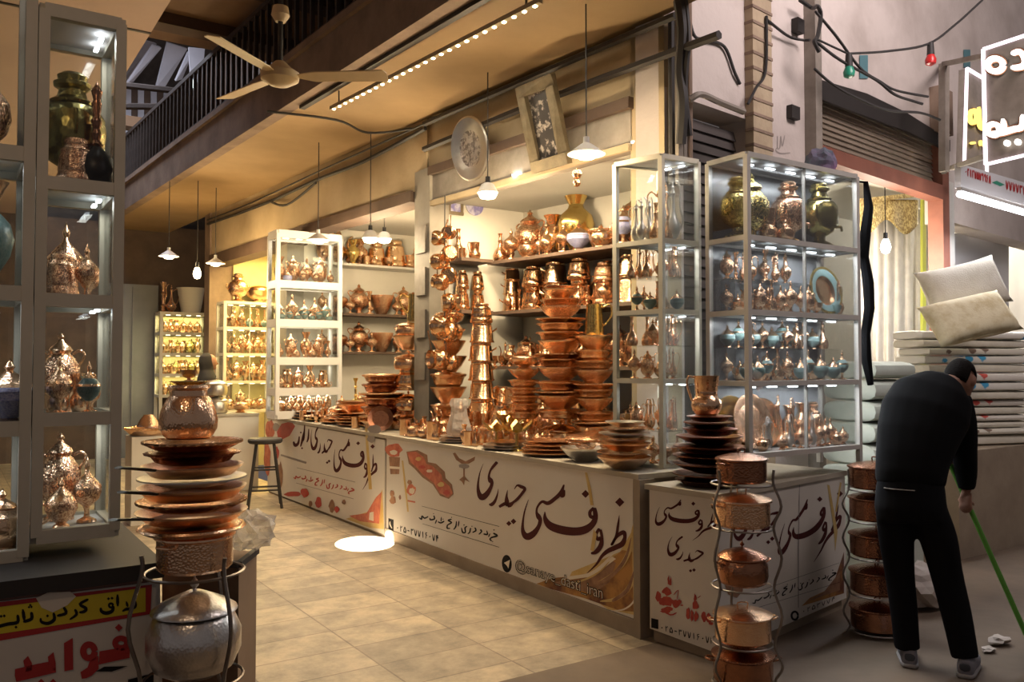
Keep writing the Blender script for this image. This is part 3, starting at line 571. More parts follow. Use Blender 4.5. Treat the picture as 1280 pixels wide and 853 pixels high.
def rough(cx, cy, s, sd):
    r = random.Random(sd); out = []
    out.append(ring(cx, cy, 7*s, 6*s, 2*s)); out.append([(cx-9*s, cy+3*s, 2), (cx, cy+12*s, 3), (cx+11*s, cy+8*s, 2)]); out.append([(cx, cy-6*s, 2), (cx+1*s, cy-14*s, 1.6), (cx, cy-26*s, 1)]); out.append([(cx+3*s, cy-6*s, 1.5), (cx+3.6*s, cy-26*s, 1)])
    out.append(ring(cx-13*s, cy, 4*s, 6*s, 3*s)); out.append(ring(cx+12*s, cy+5*s, 5*s, 5*s, 3.4*s)); out.append([(cx-8*s, cy+9*s, 3), (cx+2*s, cy+15*s, 3), (cx+12*s, cy+14*s, 2)])
    return out
for (cx, cy, rx, ry, sd_) in ((834, 740, 6, 5, 1), (835, 752, 8, 6, 2), (835, 762, 7, 3, 3), (823, 746, 4, 6, 4), (828, 752, 4, 5, 5), (845, 755, 5, 5, 6), (849, 753, 3, 3, 7), (838, 728, 1.6, 5, 8), (835.5, 726, 1.2, 6, 9), (832, 765, 6, 2, 10), (869, 757, 4.5, 5, 11), (869, 748, 2, 4, 12), (860, 768, 2.6, 8, 13), (865, 770, 2.4, 7, 14), (870, 771, 2.6, 6, 15), (880, 772, 3.4, 6, 16), (886, 774, 3.2, 6, 17), (889, 780, 3, 2, 18), (852, 757, 2, 1, 19)):
    pr.poly([mpCL(x, y, .0012+.0001*sd_) for x, y in blob(cx, cy, rx, ry, 11, .28, sd_)])
letter(pr, [[(836, 722, .6), (836.5, 732, 1)], [(838.5, 721, .6), (839, 732, 1)], [(842, 744, 1.4), (848, 738, 1), (846, 750, 1)], [(826, 762, 1.6), (838, 769, 2), (846, 766, 1.4)], [(868, 742, .7), (869, 750, 1.2)], [(872, 748, 1), (876, 745, .8)]], lambda x, y: mpCL(x, y, .0034), 3)
pr.build('pot_drawings', 'ink_red', pL, None, recalc=False, label='red pot drawings')
f1, s1 = aff([(781.6, 670.7), (658.8, 674.4), (704.7, 606.9)], [(1050.8, 648.6), (975.9, 694.3), (1009.1, 625.2)]); f2, s2 = aff(HS, [(936, 637), (925.5, 675.5), (973.5, 641.6)])
b = B(); letter(b, tf(ZOR, f1, s1), mpCR); letter(b, tf(HEY, f2, s2), mpCR); dots(b, tfd(ZORD, f1, s1)+tfd(HEYD, f2, s2), mpCR); b.build('lettering', 'ink', pR, None, recalc=False, label='dark red calligraphy')
fs, ss = aff([(527, 633), (624, 658.5), (528, 655)], [(944, 741), (1048, 706), (945, 758)])
b = B(); letter(b, tf(SUB, fs, ss*1.15), mpCR, 4); dots(b, tfd(SUBD, fs, ss), mpCR)
for (x0, y0, x1, y1) in ((944, 741, 1049, 704), (944, 761, 1050, 728)): ribbon(b, [(x0, y0, 1), (x1, y1, .8)], mpCR)
digits(b, '0253774', (1002, 762), (1045, 745), 7, 6, mpCR); b.build('small_lettering', 'ink_black', pR, None, recalc=False)
b = B(); letter(b, [ring(993.5, 770, 4, 5, 2.5)], mpCR, 2); b.build('round_icon', 'ink_black', pR, None, recalc=False)
prints(pR, 'printed_flame', ['print_flame', 'print_gold', 'print_brown'], mpCR, [(0, [(1055, 690), (1055, 742), (1002, 758), (1012, 748), (1040, 735)]), (2, [(1050, 715), (1050, 738), (1010, 752), (1030, 740)]), (1, [(1034, 606), (1037, 607), (1047, 665), (1044, 690), (1042, 660)]), (1, [(1050, 603), (1052, 604), (1046, 640), (1044, 640)]), (2, blob(918, 735, 12, 12, seed=4))], label='brown and gold flame motif')
b = B(); ribbon(b, [(999.5, 600, 1.3), (998, 690, 1.2), (998, 760, 2.4)], mpCR); b.build('panel_seam', 'ink_grey', pR, None, recalc=False)
# ================================================================== COPPERWARE
# every maker returns parts at unit height: [(part name, mesh data, parent index)]; part 0 is the vessel body
SEG = 20
def lt(prof, mats, seg=SEG, mis=None, wave=None, name='body'): return B().lathe(prof, seg, mis, wave=wave).mesh(name, mats)
def tb(pts, r, mats, name, seg=6, k=4):
    p = bez([(*a, 0) if len(a) == 2 else a for a in pts], k); n = len(p)
    if isinstance(r, (tuple, list)): rr = [r[0]+(r[1]-r[0])*i/(n-1) for i in range(n)]
    else: rr = r
    return B().tube(p, rr, seg).mesh(name, mats)
def xz(*pts): return [(x, 0, z) for x, z in pts]
def knob(z, s, m, name='knob'): return lt([(0, z), (.25*s, z), (.15*s, z+.2*s), (.45*s, z+.5*s), (.5*s, z+.75*s), (.25*s, z+1.05*s), (.1*s, z+1.25*s), (.12*s, z+1.4*s), (0, z+1.7*s)], m, 10, name=name)
def k_ewer(m, m2=None):
    m2 = m2 or m
    return [('body', lt([(0, 0), (.16, 0), (.155, .02), (.07, .06), (.08, .09), (.2, .2), (.245, .31), (.22, .43), (.12, .53), (.062, .61), (.05, .72), (.06, .80), (.08, .83), (.07, .85), (0, .85)], [m, m2], mis={4: 1, 5: 1, 6: 1}), None),
            ('lid', lt([(.078, .852), (.07, .88), (.035, .92), (.02, .94), (.03, .96), (.012, .98), (0, 1)], m, 12), 0),
            ('handle', tb(xz((.06, .80), (.2, .86), (.32, .74), (.30, .52), (.22, .38)), .018, m, 'handle'), 0),
            ('spout', tb(xz((-.2, .28), (-.30, .40), (-.27, .58), (-.33, .74), (-.42, .80)), (.05, .017), m, 'spout'), 0)]
def k_tall_ewer(m, m2=None):
    m2 = m2 or m
    return [('body', lt([(0, 0), (.13, 0), (.12, .02), (.06, .05), (.14, .14), (.175, .22), (.15, .31), (.08, .40), (.045, .52), (.035, .70), (.045, .76), (.06, .78), (0, .79)], [m, m2], mis={3: 1, 4: 1, 5: 1}), None),
            ('lid', lt([(.058, .79), (.05, .82), (.025, .86), (.035, .885), (.012, .92), (.02, .94), (0, 1)], m, 12), 0),
            ('handle', tb(xz((.045, .74), (.15, .82), (.25, .74), (.22, .45), (.14, .28)), .014, m, 'handle'), 0),
            ('spout', tb(xz((-.15, .22), (-.22, .34), (-.16, .6), (-.17, .84), (-.12, .96), (-.07, .98)), (.03, .014), m, 'spout'), 0)]
def k_jug(m):
    return [('body', lt([(0, 0), (.24, 0), (.26, .02), (.33, .12), (.36, .25), (.34, .37), (.27, .46), (.25, .50), (.26, .52), (.255, .60), (.27, .62), (.265, .74), (.28, .76), (.29, .95), (.305, 1), (.28, 1), (.265, .95), (.24, .6), (0, .5)], m, 26), None),
            ('handle', tb([(.28, 0, .95), (.42, 0, .98), (.47, 0, .80), (.40, 0, .52), (.345, 0, .36)], .028, m, 'handle'), 0)]
def k_goblet(m, m2):
    return [('body', lt([(0, 0), (.2, 0), (.19, .03), (.06, .08), (.05, .19), (.08, .24), (.24, .35), (.285, .45), (.275, .51), (0, .51)], [m, m2], mis={5: 1, 6: 1, 7: 1}), None),
            ('lid', lt([(.29, .515), (.275, .56), (.15, .67), (.06, .74), (.04, .80), (.055, .83), (.06, .87), (.02, .94), (0, 1)], [m, m2], 16, mis={1: 1}), 0)]
def k_bowl_lid(m, m2):
    return [('body', lt([(0, 0), (.22, 0), (.2, .04), (.12, .08), (.3, .2), (.42, .36), (.40, .48), (0, .48)], [m, m2], mis={3: 1, 4: 1, 5: 1}), None),
            ('lid', lt([(.42, .485), (.39, .55), (.22, .69), (.09, .77), (.05, .81), (.08, .86), (.03, .93), (0, 1)], [m, m2], 16, mis={0: 1}), 0)]
def k_vase(m, m2=None):
    m2 = m2 or m
    return [('body', lt([(0, 0), (.19, 0), (.19, .03), (.1, .08), (.12, .14), (.25, .33), (.29, .48), (.25, .62), (.13, .73), (.11, .79), (.18, .93), (.23, 1), (.21, 1), (.1, .80), (0, .75)], [m, m2], 24, mis={4: 1, 5: 1, 6: 1, 7: 1}), None)]
def k_samovar(m):
    p = [('body', lt([(0, 0), (.25, 0), (.26, .05), (.19, .09), (.1, .13), (.1, .19), (.24, .26), (.32, .38), (.335, .5), (.32, .62), (.26, .70), (.2, .72), (0, .72)], m, 28), None),
         ('chimney', lt([(.21, .725), (.22, .75), (.15, .79), (.13, .85), (.18, .88), (.185, .91), (.14, .93), (.15, .97), (.1, 1), (0, .99)], m, 20), 0)]
    for s in (-1, 1): p.append(('handle', tb([(.30*s, 0, .58), (.375*s, 0, .62), (.39*s, 0, .52), (.33*s, 0, .44)], .018, m, 'handle'), 0))
    p.append(('tap', tb([(0, -.27, .32), (0, -.35, .32), (0, -.375, .30), (0, -.38, .25)], .022, m, 'tap'), 0))
    return p
def k_pot(m):      # deep two handled pot with a lid
    p = [('body', lt([(0, 0), (.44, 0), (.52, .05), (.56, .2), (.55, .45), (.50, .56), (.53, .60), (0, .60)], m, 24), None),
         ('lid', lt([(.545, .605), (.54, .63), (.42, .72), (.2, .80), (.08, .83), (0, .84)], m, 24), 0), ('knob', knob(.835, .10, m), 1)]
    for s in (-1, 1): p.append(('handle', tb([(.53*s, -.1, .48), (.64*s, -.09, .53), (.66*s, 0, .54), (.64*s, .09, .53), (.53*s, .1, .48)], .022, m, 'handle'), 0))
    return p
def k_casserole(m):   # straight sided, strap knob
    p = [('body', lt([(0, 0), (.66, 0), (.72, .06), (.72, .62), (.76, .66), (0, .66)], m, 26), None),
         ('lid', lt([(.775, .665), (.77, .70), (.62, .76), (.3, .84), (.1, .87), (0, .87)], m, 26), 0),
         ('lid_handle', tb([(-.13, 0, .86), (-.13, 0, .98), (.13, 0, .98), (.13, 0, .86)], .022, m, 'lid_handle', 6, 3), 1)]
    for s in (-1, 1): p.append(('handle', tb([(.70*s, -.16, .54), (.88*s, -.13, .58), (.92*s, 0, .59), (.88*s, .13, .58), (.70*s, .16, .54)], .028, m, 'handle'), 0))
    return p
def k_pail(m):      # tapered can with a leaf handle
    return [('body', lt([(0, 0), (.42, 0), (.44, .03), (.43, .08), (.40, .12), (.36, .80), (.33, .86), (.345, .92), (.33, 1), (0, 1)], m, 22), None),
            ('handle', B().hexa([(.37, -.05, .52), (.52, -.05, .66), (.52, .05, .66), (.37, .05, .52), (.36, -.07, .60), (.53, -.03, .78), (.53, .03, .78), (.36, .07, .60)]).mesh('handle', m), 0)]
def k_cannister(m):
    return [('body', lt([(0, 0), (.36, 0), (.40, .05), (.40, .18), (.36, .26), (.375, .30), (.36, .5), (.32, .72), (.33, .76), (.24, .86), (.26, .94), (.24, 1), (0, 1)], m, 22), None)]
def k_bowl(m, m2=None):
    return [('body', lt([(0, 0), (.42, 0), (.45, .08), (.72, .40), (.92, .80), (1, .94), (1, 1), (.95, .98), (.70, .48), (.42, .2), (0, .18)], m, 26), None)]
def k_frill(m):    # deep dish with a scalloped rim, closed by an inner dish
    return [('body', B().lathe([(0, 0), (.66, 0), (.70, .10), (.78, .16), (.86, .62), (.98, .74), (1, .86), (.93, .92), (.80, .90), (.72, 1), (0, 1)], 48, wave=(24, .025, .8)).mesh('body', m), None)]
def k_plate(m):
    return [('body', lt([(0, 0), (.60, 0), (.66, .2), (.92, .72), (1, .8), (1, 1), (.93, .92), (.64, .35), (0, .3)], m, 30), None)]
def k_tray(m):     # scalloped tray
    return [('body', B().lathe([(0, 0), (.7, 0), (.78, .15), (.93, .6), (1, .75), (1, 1), (.93, .85), (.76, .35), (0, .3)], 72, wave=(36, .022, .85)).mesh('body', m), None)]
def k_cup(m):
    return [('body', lt([(0, 0), (.3, 0), (.28, .05), (.12, .12), (.12, .2), (.36, .36), (.46, .62), (.50, .95), (.52, 1), (.46, .98), (.40, .6), (0, .35)], m, 14), None)]
def k_mug(m):
    return [('body', lt([(0, 0), (.36, 0), (.37, .03), (.37, .90), (.40, .95), (.40, 1), (.34, .99), (.33, .15), (0, .12)], m, 20), None), ('handle', tb([(.36, 0, .84), (.58, 0, .82), (.6, 0, .45), (.36, 0, .25)], .035, m, 'handle'), 0)]
def k_pan(m):      # long handled milk pan (hangs)
    return [('body', lt([(0, 0), (.38, 0), (.5, .12), (.54, .35), (.46, .62), (.40, .7), (.46, .86), (.43, .86), (.37, .68), (0, .5)], m, 20), None), ('handle', B().tube([(.42, 0, .76), (.8, 0, .84), (1.35, 0, .94)], [.05, .035, .05], 6).mesh('handle', m), 0)]
def k_candle(m):
    return [('body', lt([(0, 0), (.20, 0), (.19, .03), (.07, .08), (.05, .17), (.09, .23), (.04, .29), (.06, .46), (.035, .56), (.085, .62), (.04, .67), (.055, .84), (.1, .92), (.11, 1), (.08, 1), (0, .95)], m, 14), None)]
def k_carafe(m, m2=None):
    m2 = m2 or m
    return [('body', lt([(0, 0), (.21, 0), (.25, .08), (.26, .2), (.2, .36), (.09, .5), (.065, .66), (.09, .73), (.06, .78), (.06, .92), (.09, 1), (.07, 1), (0, .95)], [m, m2], mis={1: 1, 2: 1, 3: 1}), None)]
def k_teapot(m, m2=None):
    m2 = m2 or m
    return [('body', lt([(0, 0), (.28, 0), (.27, .03), (.42, .18), (.48, .36), (.42, .54), (.25, .64), (.2, .66), (0, .66)], [m, m2], mis={2: 1, 3: 1}), None), ('lid', lt([(.22, .665), (.2, .72), (.08, .80), (.04, .83), (.07, .89), (.03, .95), (0, 1)], m, 12), 0),
            ('handle', tb([(.36, 0, .60), (.62, 0, .66), (.70, 0, .42), (.47, 0, .28)], .03, m, 'handle'), 0), ('spout', tb([(-.42, 0, .3), (-.62, 0, .4), (-.66, 0, .6), (-.76, 0, .68)], (.08, .03), m, 'spout'), 0)]
def k_pitcher(m):
    return [('body', lt([(0, 0), (.30, 0), (.31, .03), (.25, .9), (.27, 1), (.25, 1), (.22, .85), (0, .6)], m, 22), None), ('handle', tb([(.25, 0, .88), (.50, 0, .98), (.56, 0, .68), (.40, 0, .40), (.29, 0, .32)], .03, m, 'handle'), 0)]
def k_urn(m, m2=None):
    p = [('body', lt([(0, 0), (.22, 0), (.21, .03), (.09, .07), (.08, .13), (.24, .24), (.31, .40), (.30, .56), (.2, .68), (.15, .72), (.18, .76), (0, .76)], [m, m2 or m], 24, mis={5: 1, 6: 1, 7: 1}), None), ('lid', lt([(.19, .762), (.17, .80), (.07, .86), (.04, .9), (.06, .93), (.02, .97), (0, 1)], m, 14), 0)]
    for s in (-1, 1): p.append(('handle', tb([(.28*s, 0, .56), (.38*s, 0, .70), (.30*s, 0, .76), (.19*s, 0, .72)], .018, m, 'handle'), 0))
    return p
def k_kettle(m):   # round hammered belly pot
    return [('body', lt([(0, 0), (.50, 0), (.60, .05), (.70, .18), (.72, .34), (.66, .54), (.54, .74), (.46, .80), (.45, .90), (.52, .95), (.50, 1), (.43, .96), (.40, .8), (0, .7)], m, 30), None), ('stand_ring', lt([(.46, -.005), (.56, -.005), (.56, .0), (.46, .0)], m, 20), 0)]
def k_mortar(m):
    return [('body', lt([(0, 0), (.34, 0), (.34, .06), (.2, .14), (.26, .3), (.36, .62), (.38, .72), (.33, .72), (.2, .3), (0, .28)], m, 18), None), ('pestle', B().tube([(0, 0, .32), (.07, .02, .7), (.14, .05, 1)], [.07, .04, .07], 8).mesh('pestle', m), 0)]
def k_brazier(m):
    return [('body', lt([(0, 0), (.5, 0), (.52, .05), (.35, .12), (.38, .2), (.85, .40), (1, .68), (.97, .8), (.92, .8), (.8, .5), (0, .35)], m, 26), None), ('lid', lt([(.9, .81), (.85, .86), (.4, .95), (.1, .98), (0, 1)], m, 22), 0)]
KINDS = {}
def kind(key, name, cat, desc, parts): 
    vs = [v.co for _, me, _ in parts for v in me.vertices]
    KINDS[key] = dict(name=name, cat=cat, desc=desc, parts=parts, xa=min(v.x for v in vs), xb=max(v.x for v in vs), r=max(abs(v.y) for v in vs), h=max(v.z for v in vs), rb=max(abs(v.co.y) for v in parts[0][1].vertices))
C_, CP_, CE_, CD_, BR_, BD_, TI_ = 'copper', 'copper_plain', 'copper_engraved', 'copper_dark', 'brass', 'brass_dark', 'tin'
kind('ewer', 'copper_ewer', 'ewer', 'copper ewer', k_ewer(C_)); kind('ewer_e', 'engraved_ewer', 'ewer', 'engraved copper ewer', k_ewer(CE_)); kind('ewer_t', 'enamelled_ewer', 'ewer', 'copper ewer with turquoise belly', k_ewer(C_, 'enamel'))
kind('tall', 'tall_ewer', 'ewer', 'slender copper ewer', k_tall_ewer(C_)); kind('tall_e', 'tall_ewer', 'ewer', 'slender engraved ewer', k_tall_ewer(CE_)); kind('tall_t', 'tall_ewer', 'ewer', 'silvery slender ewer', k_tall_ewer(TI_))
kind('jug', 'copper_jug', 'jug', 'copper jug', k_jug(C_))
kind('gob', 'lidded_goblet', 'goblet', 'lidded copper goblet', k_goblet(C_, CE_)); kind('gob_t', 'enamelled_goblet', 'goblet', 'lidded goblet with turquoise band', k_goblet(C_, 'enamel')); kind('gob_b', 'enamelled_goblet', 'goblet', 'lidded goblet with blue band', k_goblet(C_, 'enamel_blue'))
kind('sug', 'sugar_bowl', 'bowl', 'lidded copper sugar bowl', k_bowl_lid(C_, CE_)); kind('sug_t', 'enamelled_sugar_bowl', 'bowl', 'lidded turquoise sugar bowl', k_bowl_lid(C_, 'enamel')); kind('sug_b', 'enamelled_sugar_bowl', 'bowl', 'lidded blue sugar bowl', k_bowl_lid(C_, 'enamel_blue'))
kind('vase', 'copper_vase', 'vase', 'copper vase', k_vase(C_)); kind('vase_e', 'engraved_vase', 'vase', 'engraved copper vase', k_vase(CE_)); kind('vase_g', 'brass_vase', 'vase', 'brass vase', k_vase(BR_)); kind('vase_t', 'enamelled_vase', 'vase', 'copper vase with turquoise body', k_vase(C_, 'enamel'))
kind('sam', 'copper_samovar', 'samovar', 'copper samovar', k_samovar(CE_)); kind('sam_g', 'brass_samovar', 'samovar', 'brass samovar', k_samovar('brass_engraved')); kind('sam_d', 'brass_samovar', 'samovar', 'dark brass samovar', k_samovar(BD_))
kind('pot', 'copper_pot', 'pot', 'lidded copper pot', k_pot(C_)); kind('pot_p', 'copper_pot', 'pot', 'smooth lidded copper pot', k_pot(CP_)); kind('pot_d', 'copper_pot', 'pot', 'brown lidded copper pot', k_pot('copper_brown')); kind('pot_tin', 'tinned_pot', 'pot', 'silvery lidded pot', k_pot(TI_))
kind('cas', 'casserole', 'pot', 'straight sided copper casserole', k_casserole(C_)); kind('cas_d', 'casserole', 'pot', 'brown copper casserole', k_casserole('copper_brown'))
kind('pail', 'copper_pail', 'pail', 'tapered copper pail', k_pail(CP_)); kind('can', 'copper_canister', 'canister', 'copper canister', k_cannister(CP_)); kind('can_e', 'copper_canister', 'canister', 'engraved copper canister', k_cannister(CE_))
kind('bowl', 'copper_bowl', 'bowl', 'copper bowl', k_bowl(C_)); kind('bowl_e', 'engraved_bowl', 'bowl', 'engraved copper bowl', k_bowl(CE_)); kind('bowl_d', 'copper_bowl', 'bowl', 'dark copper bowl', k_bowl(CD_)); kind('bowl_tin', 'tinned_bowl', 'bowl', 'silvery bowl', k_bowl(TI_))
kind('frill', 'scalloped_dish', 'dish', 'scalloped copper dish', k_frill(C_)); kind('frill_d', 'scalloped_dish', 'dish', 'dark scalloped dish', k_frill(CD_)); kind('frill_b', 'scalloped_dish', 'dish', 'brown scalloped dish', k_frill('copper_brown'))
kind('plate', 'copper_plate', 'plate', 'copper plate', k_plate(C_)); kind('plate_tin', 'tinned_plate', 'plate', 'silvery plate', k_plate(TI_)); kind('plate_d', 'copper_plate', 'plate', 'dark copper plate', k_plate(CD_)); kind('tray', 'scalloped_tray', 'tray', 'scalloped copper tray', k_tray(C_)); kind('plate_e', 'engraved_plate', 'plate', 'engraved copper plate', k_plate(CE_)); kind('plate_g', 'brass_plate', 'plate', 'brass plate', k_plate(BR_))
kind('cup', 'copper_cup', 'cup', 'small copper cup', k_cup(C_)); kind('cup_t', 'enamelled_cup', 'cup', 'small turquoise cup', k_cup('enamel')); kind('mug', 'copper_mug', 'mug', 'copper mug', k_mug(C_)); kind('pan', 'milk_pan', 'pan', 'long handled copper pan', k_pan(CP_))
kind('cand', 'candlestick', 'candlestick', 'copper candlestick', k_candle(C_)); kind('cand_g', 'candlestick', 'candlestick', 'brass candlestick', k_candle(BR_)); kind('car', 'copper_carafe', 'carafe', 'copper carafe', k_carafe(C_)); kind('car_t', 'enamelled_carafe', 'carafe', 'carafe with turquoise belly', k_carafe(C_, 'enamel')); kind('car_b', 'enamelled_carafe', 'carafe', 'carafe with blue belly', k_carafe(C_, 'enamel_blue'))
kind('tea', 'copper_teapot', 'teapot', 'copper teapot', k_teapot(C_)); kind('tea_t', 'enamelled_teapot', 'teapot', 'teapot with turquoise belly', k_teapot(C_, 'enamel')); kind('pit', 'brass_pitcher', 'pitcher', 'brass pitcher', k_pitcher(BR_)); kind('urn', 'copper_urn', 'urn', 'copper urn', k_urn(C_, CE_)); kind('urn_e', 'engraved_urn', 'urn', 'engraved copper urn', k_urn(CE_)); kind('urn_g', 'brass_urn', 'urn', 'brass urn', k_urn('brass_engraved'))
kind('ket', 'hammered_pot', 'pot', 'round hammered copper pot', k_kettle(C_)); kind('mor', 'mortar', 'mortar', 'copper mortar', k_mortar(C_)); kind('braz', 'footed_basin', 'basin', 'footed copper basin', k_brazier(C_)); kind('braz_e', 'footed_basin', 'basin', 'engraved footed basin', k_brazier(CE_))
REC = []; PLACED = []
def spawn(key, loc, h, rz=0, where=None, grp=None, mode='lr', label=None, small=False, sx=None, rot=None):
    K = KINDS[key]; objs = []
    for i, (pn, me, par) in enumerate(K['parts']):
        o = bpy.data.objects.new(K['name'] if i == 0 else pn, me); col.objects.link(o)
        if i == 0:
            o.location = loc; o.rotation_euler = rot or (0, 0, rz); o.scale = (sx or h, sx or h, h); o['category'] = K['cat']
            if grp: o['group'] = grp
            if label: o['label'] = label
        else: o.parent = objs[par]
        objs.append(o)
    if not label: REC.append((objs[0], K['desc'], where, mode))
    return objs[0]
def row(p0, p1, z, items, where, grp, gap=.008, mode='lr', rzj=.25, fill=True):
    """stand the items (kind, height[, radius for flat ware]) along p0->p1 until the row is full"""
    p0 = Vector((*p0[:2], 0)); p1 = Vector((*p1[:2], 0)); tries = 0; L = (p1-p0).length; d = (p1-p0).normalized(); a = math.atan2(d.y, d.x); u = 0; i = 0; out = []
    while True:
        if u > L: break
        it = items[i % len(items)]; k, h = it[0], it[1]*random.uniform(.96, 1.04); K = KINDS[k]; s = it[2] if len(it) > 2 else h
        flip = random.random() < .5
        lo, hi = (-K['xb'], -K['xa']) if flip else (K['xa'], K['xb'])
        if u+(hi-lo)*s > L: break
        c = p0+d*(u-lo*s); rr_ = K['rb']*s*.97; z1 = z+h*K['h']
        if any((c.x-a_)**2+(c.y-b_)**2 < (rr_+r_)**2 and z < q1 and z1 > q0 for a_, b_, r_, q0, q1 in PLACED): u += .012; i += (random.random() < .2); tries += 1; continue
        PLACED.append((c.x, c.y, rr_, z, z1)); out.append(spawn(k, (c.x, c.y, z), h, a+(PI if flip else 0), where, grp, mode, sx=s if len(it) > 2 else None)); u += (hi-lo)*s+gap; i += 1
        if not fill and i >= len(items): break
    return out
def stack(x, y, z, items, where, grp, rzs=None, mode='stack'):
    out = []
    for i, it in enumerate(items):
        k, h = it[0], it[1]; s = it[2] if len(it) > 2 else None
        out.append(spawn(k, (x+random.uniform(-.004, .004), y+random.uniform(-.004, .004), z), h, (rzs if rzs is not None else random.uniform(0, 6)), where, grp, mode, sx=s)); PLACED.append((x, y, KINDS[k]['rb']*(s or h), z, z+h*KINDS[k]['h'])); z += KINDS[k]['h']*h+.001
    return z
def inside(p, P, r):
    for i in range(len(P)):
        a, c = Vector(P[i][:2]), Vector(P[(i+1) % len(P)][:2]); d = (c-a).normalized()
        if (p-a).dot(Vector((-d.y, d.x))) < r: return False
    return True
def pack(P, z, back, front, where, grp, tries=500, fill=(), split=.45, jit=.08, slim=.72):
    """fill a shelf (corners anticlockwise, front edge first) with vessels: tall ones behind, low ones in front, none touching"""
    P = [Vector(p[:2]) for p in P]; f0, f1 = P[0], P[1]; dn = (f1-f0).normalized(); nn = Vector((-dn.y, dn.x)); dep = max((p-f0).dot(nn) for p in P); a0 = math.atan2(dn.y, dn.x); ln = (f1-f0).length; out = []
    xs_ = [p.x for p in P]; ys_ = [p.y for p in P]; NEAR = [q_ for q_ in PLACED if q_[3] < z+.6 and q_[4] > z and min(xs_)-.3 < q_[0] < max(xs_)+.3 and min(ys_)-.3 < q_[1] < max(ys_)+.3]
    rnd = random.Random(int(z*1000)+int(P[0].x*100)*7+int(P[0].y*100))
    for items, lo, hi, nt in ((back, split, 1, tries), (front, 0, split+.2, tries), (fill, 0, 1, tries)):
        i = 0
        if not items: continue
        rej = 0
        nt_ = max(2, int((hi-lo)*dep/.016)); cand = [(u_*.011, (hi-(hi-lo)*k_/nt_) if items is not front else (lo+(hi-lo)*k_/nt_)) for k_ in range(nt_+1) for u_ in range(int(ln/.011)+1)]
        for u_, t_ in cand:
            k, h0 = items[i % len(items)][:2]; h = h0*rnd.uniform(1-jit, 1+jit); K = KINDS[k]; sx_ = h*(slim if k not in ('cup', 'mug', 'cand', 'cup_t') else 1); r = max(K['rb']*1.02, (K['xb']-K['xa'])*.31)*sx_; t = t_*dep+rnd.uniform(-.006, .006)
            p = f0+dn*(u_+rnd.uniform(-.004, .004))+nn*t
            if not inside(p, P, r*1.03): continue
            z1 = z+h*K['h']
            if any((p.x-a_)**2+(p.y-b_)**2 < (r+r_)**2 and z < q1 and z1 > q0 for a_, b_, r_, q0, q1 in NEAR):
                rej += 1; i += rej % 12 == 0
                continue
            PLACED.append((p.x, p.y, r, z, z1)); NEAR.append((p.x, p.y, r, z, z1)); out.append(spawn(k, (p.x, p.y, z), h, a0+rnd.choice((0, PI))+rnd.uniform(-.5, .5), where, grp, sx=sx_)); i += 1
    return out
ORD = 'first second third fourth fifth sixth seventh eighth ninth tenth eleventh twelfth thirteenth fourteenth fifteenth sixteenth seventeenth eighteenth nineteenth twentieth'.split()
ORD9 = ORD[:9]
for t_, th_ in (('twenty', 'thirtieth'), ('thirty', 'fortieth'), ('forty', 'fiftieth'), ('fifty', 'sixtieth'), ('sixty', 'seventieth')): ORD += [t_+'-'+o_ for o_ in ORD9]+[th_]
def finish_labels():
    by = {}
    for o, d, wh, mode in REC: by.setdefault((d, wh, mode), []).append(o)
    for (d, wh, mode), os_ in by.items():
        if mode == 'stack': os_.sort(key=lambda o: -o.location.z)
        else: os_.sort(key=lambda o: pxof(o.matrix_basis.translation))
        for i, o in enumerate(os_):
            if len(os_) == 1: o['label'] = d+', '+wh if wh.split()[0] not in ('on', 'of', 'in', 'at', 'behind', 'between', 'along', 'under') else d+' '+wh
            else: o['label'] = '%s %s from %s, %s' % (ORD[i], d, 'the top' if mode == 'stack' else 'left', wh)
